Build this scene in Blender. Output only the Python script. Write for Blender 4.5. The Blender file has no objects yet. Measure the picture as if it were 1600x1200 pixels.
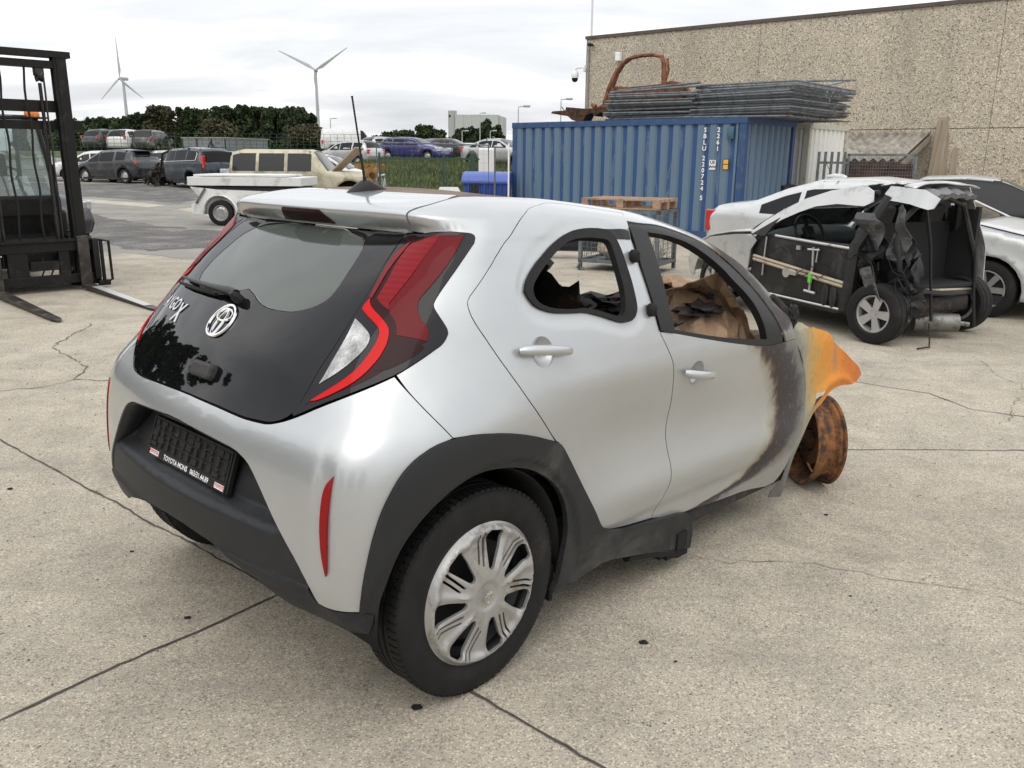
import bpy, bmesh, math, random
import numpy as np
from mathutils import Vector, Matrix, geometry
random.seed(7); RNG=np.random.RandomState(5)
SC=bpy.context.scene; COL=SC.collection
# ---------------- camera
cam=bpy.data.cameras.new('camera'); CAM=bpy.data.objects.new('camera',cam); COL.objects.link(CAM)
cam.sensor_fit='HORIZONTAL'; cam.sensor_width=36; cam.lens=36*1333.08/1600; cam.clip_start=.05; cam.clip_end=3000
_p,_r=.258384,-.0079266
_R=Matrix(((1,0,0),(0,-math.sin(_p),-math.cos(_p)),(0,math.cos(_p),-math.sin(_p))))
_Z=Matrix(((math.cos(_r),math.sin(_r),0),(-math.sin(_r),math.cos(_r),0),(0,0,1)))
_M=_Z@_R
CAM.matrix_world=Matrix.Translation((0,0,1.6087))@Matrix((_M[0],-_M[1],-_M[2])).transposed().to_4x4()
SC.camera=CAM
# ---------------- sky, sun, exposure
W=bpy.data.worlds.new('World'); SC.world=W; W.use_nodes=True
nt=W.node_tree; nt.nodes.clear()
def wn(t,**k):
    n=nt.nodes.new(t)
    for a,b in k.items(): setattr(n,a,b)
    return n
out=wn('ShaderNodeOutputWorld'); bg=wn('ShaderNodeBackground'); sky=wn('ShaderNodeTexSky',sky_type='NISHITA',sun_disc=False)
SUN_EL,SUN_AZ=math.radians(52),math.radians(205)
sky.sun_elevation=SUN_EL; sky.sun_rotation=SUN_AZ; sky.dust_density=3
tc=wn('ShaderNodeTexCoord'); sep=wn('ShaderNodeSeparateXYZ'); nt.links.new(tc.outputs['Generated'],sep.inputs[0])
# clouds lie in flat layers: project the direction onto a plane overhead
zc=wn('ShaderNodeMath',operation='MAXIMUM'); zc.inputs[1].default_value=0.0; nt.links.new(sep.outputs[2],zc.inputs[0])
za=wn('ShaderNodeMath',operation='ADD'); za.inputs[1].default_value=.16; nt.links.new(zc.outputs[0],za.inputs[0])
dv=wn('ShaderNodeVectorMath',operation='DIVIDE'); cz=wn('ShaderNodeCombineXYZ')
for i in range(3): nt.links.new(za.outputs[0],cz.inputs[i])
nt.links.new(tc.outputs['Generated'],dv.inputs[0]); nt.links.new(cz.outputs[0],dv.inputs[1])
mp=wn('ShaderNodeMapping'); mp.inputs['Scale'].default_value=(.55,1.0,.3); mp.inputs['Location'].default_value=(1.3,.4,0); mp.inputs['Rotation'].default_value=(0,0,.25)
nt.links.new(dv.outputs[0],mp.inputs[0])
ns=wn('ShaderNodeTexNoise'); ns.inputs['Scale'].default_value=1.1; ns.inputs['Detail'].default_value=7; ns.inputs['Roughness'].default_value=.55; ns.inputs['Distortion'].default_value=.4
nt.links.new(mp.outputs[0],ns.inputs['Vector'])
cr=wn('ShaderNodeValToRGB'); e=cr.color_ramp.elements
e[0].position=.28; e[0].color=(.60,.615,.64,1); e[1].position=.66; e[1].color=(1.15,1.15,1.12,1)
m_=e.new(.47); m_.color=(.78,.79,.81,1)
nt.links.new(ns.outputs['Fac'],cr.inputs[0])
# thin part of the cloud deck overhead lets more light through
mr=wn('ShaderNodeMapRange'); mr.inputs['From Min'].default_value=.02; mr.inputs['From Max'].default_value=.75; mr.inputs['To Min'].default_value=.96; mr.inputs['To Max'].default_value=1.45
nt.links.new(zc.outputs[0],mr.inputs[0])
mm=wn('ShaderNodeMix',data_type='RGBA',blend_type='MULTIPLY'); mm.inputs[0].default_value=1
nt.links.new(cr.outputs[0],mm.inputs[6]); nt.links.new(mr.outputs[0],mm.inputs[7])
sk=wn('ShaderNodeMix',data_type='RGBA',blend_type='ADD'); sk.inputs[0].default_value=1
sm=wn('ShaderNodeVectorMath',operation='SCALE'); sm.inputs['Scale'].default_value=.012; nt.links.new(sky.outputs[0],sm.inputs[0])
nt.links.new(mm.outputs[2],sk.inputs[6]); nt.links.new(sm.outputs[0],sk.inputs[7])
nt.links.new(sk.outputs[2],bg.inputs[0]); bg.inputs[1].default_value=.86; nt.links.new(bg.outputs[0],out.inputs[0])
sl=bpy.data.lights.new('sun','SUN'); sl.energy=.55; sl.angle=math.radians(50); sl.color=(1,.96,.9)
SUNO=bpy.data.objects.new('sun',sl); COL.objects.link(SUNO)
_d=Vector((math.sin(SUN_AZ)*math.cos(SUN_EL),math.cos(SUN_AZ)*math.cos(SUN_EL),math.sin(SUN_EL)))
SUNO.rotation_euler=_d.to_track_quat('Z','Y').to_euler()
SC.view_settings.view_transform='Standard'; SC.view_settings.look='None'; SC.view_settings.exposure=.42; SC.view_settings.gamma=1
# ---------------- materials
def newmat(name):
    m=bpy.data.materials.new(name); m.use_nodes=True; return m,m.node_tree,m.node_tree.nodes['Principled BSDF']
def nd(t,ty,**k):
    n=t.nodes.new(ty)
    for a,b in k.items(): setattr(n,a,b)
    return n
def noise(t,scale,detail=4,rough=.6,co='Object',dist=0,sc3=None):
    c=nd(t,'ShaderNodeTexCoord'); n=nd(t,'ShaderNodeTexNoise'); n.inputs['Scale'].default_value=scale; n.inputs['Detail'].default_value=detail; n.inputs['Roughness'].default_value=rough; n.inputs['Distortion'].default_value=dist
    if sc3:
        m=nd(t,'ShaderNodeMapping'); m.inputs['Scale'].default_value=sc3; t.links.new(c.outputs[co],m.inputs[0]); t.links.new(m.outputs[0],n.inputs['Vector'])
    else: t.links.new(c.outputs[co],n.inputs['Vector'])
    return n
def ramp(t,fac,stops):
    r=nd(t,'ShaderNodeValToRGB'); e=r.color_ramp.elements
    while len(e)>1: e.remove(e[-1])
    for i,(p,c) in enumerate(stops):
        c=tuple(c) if hasattr(c,'__len__') else (c,c,c)
        x=e[0] if i==0 else e.new(p); x.position=p; x.color=c[:3]+(1,)
    t.links.new(fac,r.inputs[0]); return r
def mixc(t,f,a,b,mode='MIX'):
    m=nd(t,'ShaderNodeMix',data_type='RGBA',blend_type=mode)
    for s,v in ((0,f),(6,a),(7,b)):
        if isinstance(v,bpy.types.NodeSocket): t.links.new(v,m.inputs[s])
        else: m.inputs[s].default_value=v if s==0 else tuple(v)[:3]+(1,)
    return m.outputs[2]
def bump(t,b,h,strength=.3,dist=.01):
    n=nd(t,'ShaderNodeBump'); n.inputs['Strength'].default_value=strength; n.inputs['Distance'].default_value=dist
    t.links.new(h,n.inputs['Height']); t.links.new(n.outputs[0],b.inputs['Normal'])
def pmat(name,col,rough=.5,metal=0,var=0,vscale=3,dirt=None,dscale=2,damt=.5,bmp=0,bscale=40,coat=0,spec=None,sc3=None):
    m,t,b=newmat(name); b.inputs['Roughness'].default_value=rough; b.inputs['Metallic'].default_value=metal
    c=tuple(col)
    if coat: b.inputs['Coat Weight'].default_value=coat; b.inputs['Coat Roughness'].default_value=.04
    if spec is not None: b.inputs['Specular IOR Level'].default_value=spec
    o=None
    if var:
        n=noise(t,vscale,5,.6,sc3=sc3); o=ramp(t,n.outputs['Fac'],[(.3,[x*(1-var) for x in c]),(.7,[min(1,x*(1+var)) for x in c])]).outputs[0]
    if dirt is not None:
        n=noise(t,dscale,7,.7,dist=.5,sc3=sc3); f=ramp(t,n.outputs['Fac'],[(.62-.35*damt,0),(.78-.2*damt,1)])
        o=mixc(t,f.outputs[0],o or c,dirt)
        rr=nd(t,'ShaderNodeMapRange'); rr.inputs['To Min'].default_value=rough; rr.inputs['To Max'].default_value=min(1,rough+.4); t.links.new(f.outputs[0],rr.inputs[0]); t.links.new(rr.outputs[0],b.inputs['Roughness'])
    if o: t.links.new(o,b.inputs['Base Color'])
    else: b.inputs['Base Color'].default_value=c+(1,)
    if bmp: bump(t,b,noise(t,bscale,4).outputs['Fac'],bmp,.01)
    return m
def glassmat(name,tint=(.55,.62,.6),haze=.12,hazecol=(.5,.52,.5),rough=.02):
    # dusty tinted pane: light passes straight through, plus surface reflection and a film of dust
    m,t,b=newmat(name); t.nodes.remove(b); o=t.nodes['Material Output']
    tr=nd(t,'ShaderNodeBsdfTransparent'); tr.inputs[0].default_value=tint+(1,)
    gl=nd(t,'ShaderNodeBsdfGlossy'); gl.inputs['Roughness'].default_value=rough; gl.inputs[0].default_value=(1,1,1,1)
    df=nd(t,'ShaderNodeBsdfDiffuse'); df.inputs[0].default_value=hazecol+(1,)
    fr=nd(t,'ShaderNodeFresnel'); fr.inputs[0].default_value=1.5
    a=nd(t,'ShaderNodeMixShader'); a.inputs[0].default_value=haze; t.links.new(tr.outputs[0],a.inputs[1]); t.links.new(df.outputs[0],a.inputs[2])
    c=nd(t,'ShaderNodeMixShader'); t.links.new(fr.outputs[0],c.inputs[0]); t.links.new(a.outputs[0],c.inputs[1]); t.links.new(gl.outputs[0],c.inputs[2])
    t.links.new(c.outputs[0],o.inputs[0]); return m
# ---------------- object helpers
def tag(o,label=None,cat=None,group=None,kind=None):
    if label: o['label']=label
    if cat: o['category']=cat
    if group: o['group']=group
    if kind: o['kind']=kind
    return o
def empty(name,loc=(0,0,0),rz=0,label=None,cat=None,group=None,rot=None):
    o=bpy.data.objects.new(name,None); COL.objects.link(o); o.location=loc; o.rotation_euler=rot or (0,0,rz); o.empty_display_size=.2
    return tag(o,label,cat,group)
def copy_tree(o,parent=None):
    c=o.copy(); COL.objects.link(c)
    if parent: c.parent=parent
    for ch in list(o.children): copy_tree(ch,c)
    return c
class MB:
    """collects shapes, links them as one mesh object"""
    def __init__(s): s.v=[];s.f=[];s.sm=[]
    def add(s,v,f,smooth=False,M=None):
        k=len(s.v)
        if M is not None: v=[tuple(M@Vector(p)) for p in v]
        s.v+= [tuple(p) for p in v]; s.f+=[tuple(i+k for i in q) for q in f]; s.sm+=[smooth]*len(f); return s
    def box(s,x0,x1,y0,y1,z0,z1,M=None,b=0):
        if b:
            b=min(b,(x1-x0)/3,(y1-y0)/3,(z1-z0)/3); bm=bmesh.new(); bmesh.ops.create_cube(bm,size=1)
            bmesh.ops.scale(bm,vec=(x1-x0,y1-y0,z1-z0),verts=bm.verts); bmesh.ops.translate(bm,vec=((x0+x1)/2,(y0+y1)/2,(z0+z1)/2),verts=bm.verts)
            bmesh.ops.bevel(bm,geom=bm.edges[:],offset=b,segments=2,affect='EDGES',profile=.5)
            bm.verts.index_update(); s.add([v.co[:] for v in bm.verts],[[v.index for v in f.verts] for f in bm.faces],False,M); bm.free(); return s
        v=[(x,y,z) for z in (z0,z1) for x,y in ((x0,y0),(x1,y0),(x1,y1),(x0,y1))]
        return s.add(v,[(0,3,2,1),(4,5,6,7),(0,1,5,4),(1,2,6,5),(2,3,7,6),(3,0,4,7)],False,M)
    def tube(s,pts,r,n=8,caps=True,M=None,smooth=True,flat=None):
        P=[Vector(p) for p in pts]; rs=r if hasattr(r,'__len__') else [r]*len(P); V=[];F=[]
        up=None
        for i,p in enumerate(P):
            d=(P[min(i+1,len(P)-1)]-P[max(i-1,0)])
            if d.length<1e-9: d=Vector((0,0,1))
            d.normalize()
            if up is None:
                a=Vector((0,0,1)) if abs(d.z)<.9 else Vector((1,0,0)); up=(a-d*a.dot(d)).normalized()
            else:
                up=(up-d*up.dot(d)); up=up.normalized() if up.length>1e-6 else Vector((1,0,0))
            q=d.cross(up)
            for k in range(n):
                t=2*math.pi*(k+.5)/n; V.append(p+(up*math.cos(t)*(flat or 1)+q*math.sin(t))*rs[i])
        for i in range(len(P)-1):
            for k in range(n):
                a=i*n+k;b=i*n+(k+1)%n; F.append((a,b,b+n,a+n))
        if caps: F.append(tuple(range(n))[::-1]); F.append(tuple(range((len(P)-1)*n,len(P)*n)))
        return s.add(V,F,smooth,M)
    def lathe(s,prof,n=32,M=None,smooth=True,axis='Y',close=False):
        V=[];F=[];m=len(prof)
        for k in range(n):
            t=2*math.pi*k/n
            for r,h in prof:
                V.append((r*math.cos(t),h,r*math.sin(t)) if axis=='Y' else (r*math.cos(t),r*math.sin(t),h))
        for k in range(n):
            for i in range(m-1 if not close else m):
                j=(i+1)%m; a=k*m+i;b=k*m+j;c=((k+1)%n)*m+j;d=((k+1)%n)*m+i
                F.append((a,b,c,d) if axis=='Y' else (a,d,c,b))
        return s.add(V,F,smooth,M)
    def prism(s,poly,h0,h1,axis='z',M=None,smooth=False):
        """polygon extruded along an axis"""
        P2=[Vector((a,b,0)) for a,b in poly]; tri=geometry.tessellate_polygon([P2]); n=len(poly)
        def p(a,b,h): return {'z':(a,b,h),'y':(a,h,b),'x':(h,a,b)}[axis]
        V=[p(a,b,h0) for a,b in poly]+[p(a,b,h1) for a,b in poly]
        F=[tuple(t) for t in tri]+[tuple(i+n for i in t[::-1]) for t in tri]+[(i,(i+1)%n,(i+1)%n+n,i+n) for i in range(n)]
        return s.add(V,F,smooth,M)
    def build(s,name,mat,parent=None,loc=None,recalc=True,sharp=None):
        me=bpy.data.meshes.new(name); me.from_pydata(s.v,[],s.f); me.polygons.foreach_set('use_smooth',s.sm)
        if recalc:
            bm=bmesh.new(); bm.from_mesh(me); bmesh.ops.recalc_face_normals(bm,faces=bm.faces); bm.to_mesh(me); bm.free()
        if any(s.sm) : me.set_sharp_from_angle(angle=math.radians(sharp or 40))
        o=bpy.data.objects.new(name,me); COL.objects.link(o); me.materials.append(mat)
        if parent: o.parent=parent
        if loc: o.location=loc
        return o
def TR(x=0,y=0,z=0,rx=0,ry=0,rz=0,s=1):
    from mathutils import Euler
    return Matrix.Translation((x,y,z))@Euler((rx,ry,rz)).to_matrix().to_4x4()@Matrix.Scale(s,4)
def text_mesh(txt,size=1,ext=.0,res=3,bold=0):
    c=bpy.data.curves.new('t','FONT'); c.body=txt; c.size=size; c.extrude=ext; c.align_x='CENTER'; c.align_y='CENTER'; c.resolution_u=res; c.offset=bold
    o=bpy.data.objects.new('t',c); COL.objects.link(o)
    dg=bpy.context.evaluated_depsgraph_get(); me=bpy.data.meshes.new_from_object(o.evaluated_get(dg))
    v=[x.co[:] for x in me.vertices]; f=[tuple(p.vertices) for p in me.polygons]
    bpy.data.objects.remove(o); bpy.data.curves.remove(c); bpy.data.meshes.remove(me); return v,f

# body surface of the hatchback: rows of half-section points, interpolated
# rows bottom->top: z, xr(center rear x), bow (x gain at yc), yc, corner pull s, xc, w0, then half widths at x=.25,.8,1.3,1.9,2.3
# step: extra rearward shift for spoiler rows given via xr directly, with corner unaffected
ROWS=[
# zrear,zside,  xr, bow, yc,  kx,    ky,   xc,   w0,   w.25, w.8,  w1.3, w1.9, w2.35
(.345,.110,-.520, .045,.53,-.400, .770,-.20, .835, .825, .815, .805, .800, .80),
(.385,.260,-.565, .050,.54,-.440, .792,-.20, .852, .840, .818, .812, .812, .81),
(.450,.420,-.580, .050,.55,-.460, .802,-.20, .864, .850, .838, .832, .828, .82),
(.540,.530,-.580, .052,.55,-.468, .808,-.20, .870, .852, .846, .842, .836, .83),
(.650,.650,-.576, .052,.55,-.468, .810,-.20, .872, .850, .838, .836, .836, .83),
(.760,.760,-.566, .054,.55,-.460, .806,-.20, .874, .856, .840, .838, .836, .83),
(.850,.850,-.545, .056,.54,-.432, .795,-.18, .868, .862, .850, .846, .840, .83),
(.890,.890,-.494, .057,.535,-.400,.770,-.17, .857, .862, .853, .848, .842, .83),
(1.00,1.00,-.452, .055,.51,-.312, .704,-.13, .808, .848, .850, .846, .836, .78),
(1.08,1.08,-.380, .050,.49,-.250, .676,-.10, .782, .820, .828, .824, .812, .74),
(1.17,1.17,-.295, .045,.48,-.185, .662,-.05, .762, .788, .796, .792, .776, .70),
(1.27,1.27,-.200, .038,.475,-.100,.632, .00, .724, .748, .756, .750, .728, .66),
(1.365,1.365,-.060,.022,.46,-.010,.604, .07, .684, .702, .710, .700, .680, .62),
(1.385,1.385,-.022,.020,.455, .005,.598, .09, .676, .694, .700, .690, .670, .61),
(1.398,1.398,-.050,.035,.46, .016,.592, .10, .668, .688, .694, .684, .665, .60),
(1.440,1.440,-.086,.042,.46, .002,.580, .12, .644, .664, .672, .662, .640, .58),
(1.462,1.462,-.064,.042,.455,.035,.556, .15, .618, .640, .646, .636, .612, .56),
(1.482,1.482, .015,.036,.44, .100,.524, .18, .585, .604, .612, .602, .580, .53),
(1.497,1.497, .105,.028,.415,.175,.488, .24, .545, .562, .570, .560, .540, .50),
(1.505,1.505, .200,.020,.39, .255,.450, .32, .500, .515, .520, .510, .495, .45),
]
XS=[.25,.8,1.3,1.9,2.35,2.75,3.1]
def catmull(P,n):
    # P: (k,m) points along axis0, centripetal-less uniform; returns (k-1)*n+1
    k=len(P); out=[]
    Q=np.concatenate([2*P[:1]-P[1:2],P,2*P[-1:]-P[-2:-1]])
    for i in range(k-1):
        p0,p1,p2,p3=Q[i:i+4]
        for t in np.arange(n)/n:
            out.append(.5*((2*p1)+(p2-p0)*t+(2*p0-5*p1+4*p2-p3)*t*t+(3*p1-p0-3*p2+p3)*t**3))
    out.append(P[-1]); return np.array(out)
NU,NV=16,10
def gsm(A,s,axis,w=None):
    r=int(3*s)+1; k=np.exp(-.5*(np.arange(-r,r+1)/s)**2); k/=k.sum()
    A=np.moveaxis(A,axis,0); pad=np.concatenate([2*A[:1]-A[1:r+1][::-1],A,2*A[-1:]-A[-r-1:-1][::-1]])
    out=sum(k[i]*pad[i:i+len(A)] for i in range(2*r+1))
    return np.moveaxis(out,0,axis)
def roofdrop(x):
    # roof/gutter height drop towards the windscreen and A pillar
    return 0
_x=np.linspace(-1,3,401)
KX=_x; KZ=gsm(np.interp(_x,[-1,.5,1.0,1.3,1.5,1.75,1.93,2.08,2.3,3],[1,1,.935,.83,.735,.56,.385,.20,.1,.05]),8,0)
def control():
    R=[]
    for (zr,zs,xr,bow,yc,kx,ky,xc,w0,*w) in ROWS:
        w=w+[w[-1]*.985,w[-1]*.90]
        c=[(xr,0),(xr+bow*.25,yc*.5),(xr+bow,yc),(kx,ky),(xc,w0)]+[(X if j>0 else max(X,xc+.12),w[j]) for j,X in enumerate(XS)]
        R.append([(x,-y,(zr-(.5-zr)*(.0,.0,.08,.42)[i] if zr<.5 else zr) if i<4 else zs) for i,(x,y) in enumerate(c)])
    C=np.array(R)
    return C
def grid():
    C=control() # rows, cols,3
    # mirrored extension at centre so that slope is flat
    E=np.concatenate([C[:,1:2]*[1,-1,1],C],1)
    A=np.moveaxis(catmull(np.moveaxis(E,1,0),NU),0,1)[:,NU:] # rows x U
    G=catmull(A,NV) # V x U x3
    # smoothing except around step rows
    ext=np.concatenate([G[:,1:40][:,::-1]*[1,-1,1],G],1)
    S=gsm(ext,7,1)[:,39:]
    S=gsm(S,6,0)
    v=np.arange(G.shape[0])/NV; m=np.clip((v-11.2)/.8,0,1); m=m*m*(3-2*m); mh=np.clip((17-v)/.8,0,1)
    m=(m*mh)[:,None,None]
    S2=gsm(ext,4,1)[:,39:]
    G=S*(1-m)+S2*m
    x=G[...,0]; z=G[...,2]
    kk=np.interp(x,KX,KZ)
    z=np.where(z>.95,.95+(z-.95)*kk,z); x=G[...,0]
    f=np.clip((x-2.1)/.9,0,1); G[...,2]=np.where(z>.6,.6+(z-.6)*(1-.38*f*f),z)
    return G
G=grid()
def ev(u,v):
    u=np.asarray(u,float); v=np.asarray(v,float); s=np.sign(u); s=np.where(s==0,1,s); a=np.abs(u)*NU; b=np.asarray(v)*NV
    a=np.clip(a,0,G.shape[1]-1.001); b=np.clip(b,0,G.shape[0]-1.001)
    i=a.astype(int); j=b.astype(int); fa=(a-i)[...,None]; fb=(b-j)[...,None]
    P=(G[j,i]*(1-fa)+G[j,i+1]*fa)*(1-fb)+(G[j+1,i]*(1-fa)+G[j+1,i+1]*fa)*fb
    P=P.copy(); P[...,1]*=s
    return P

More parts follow.
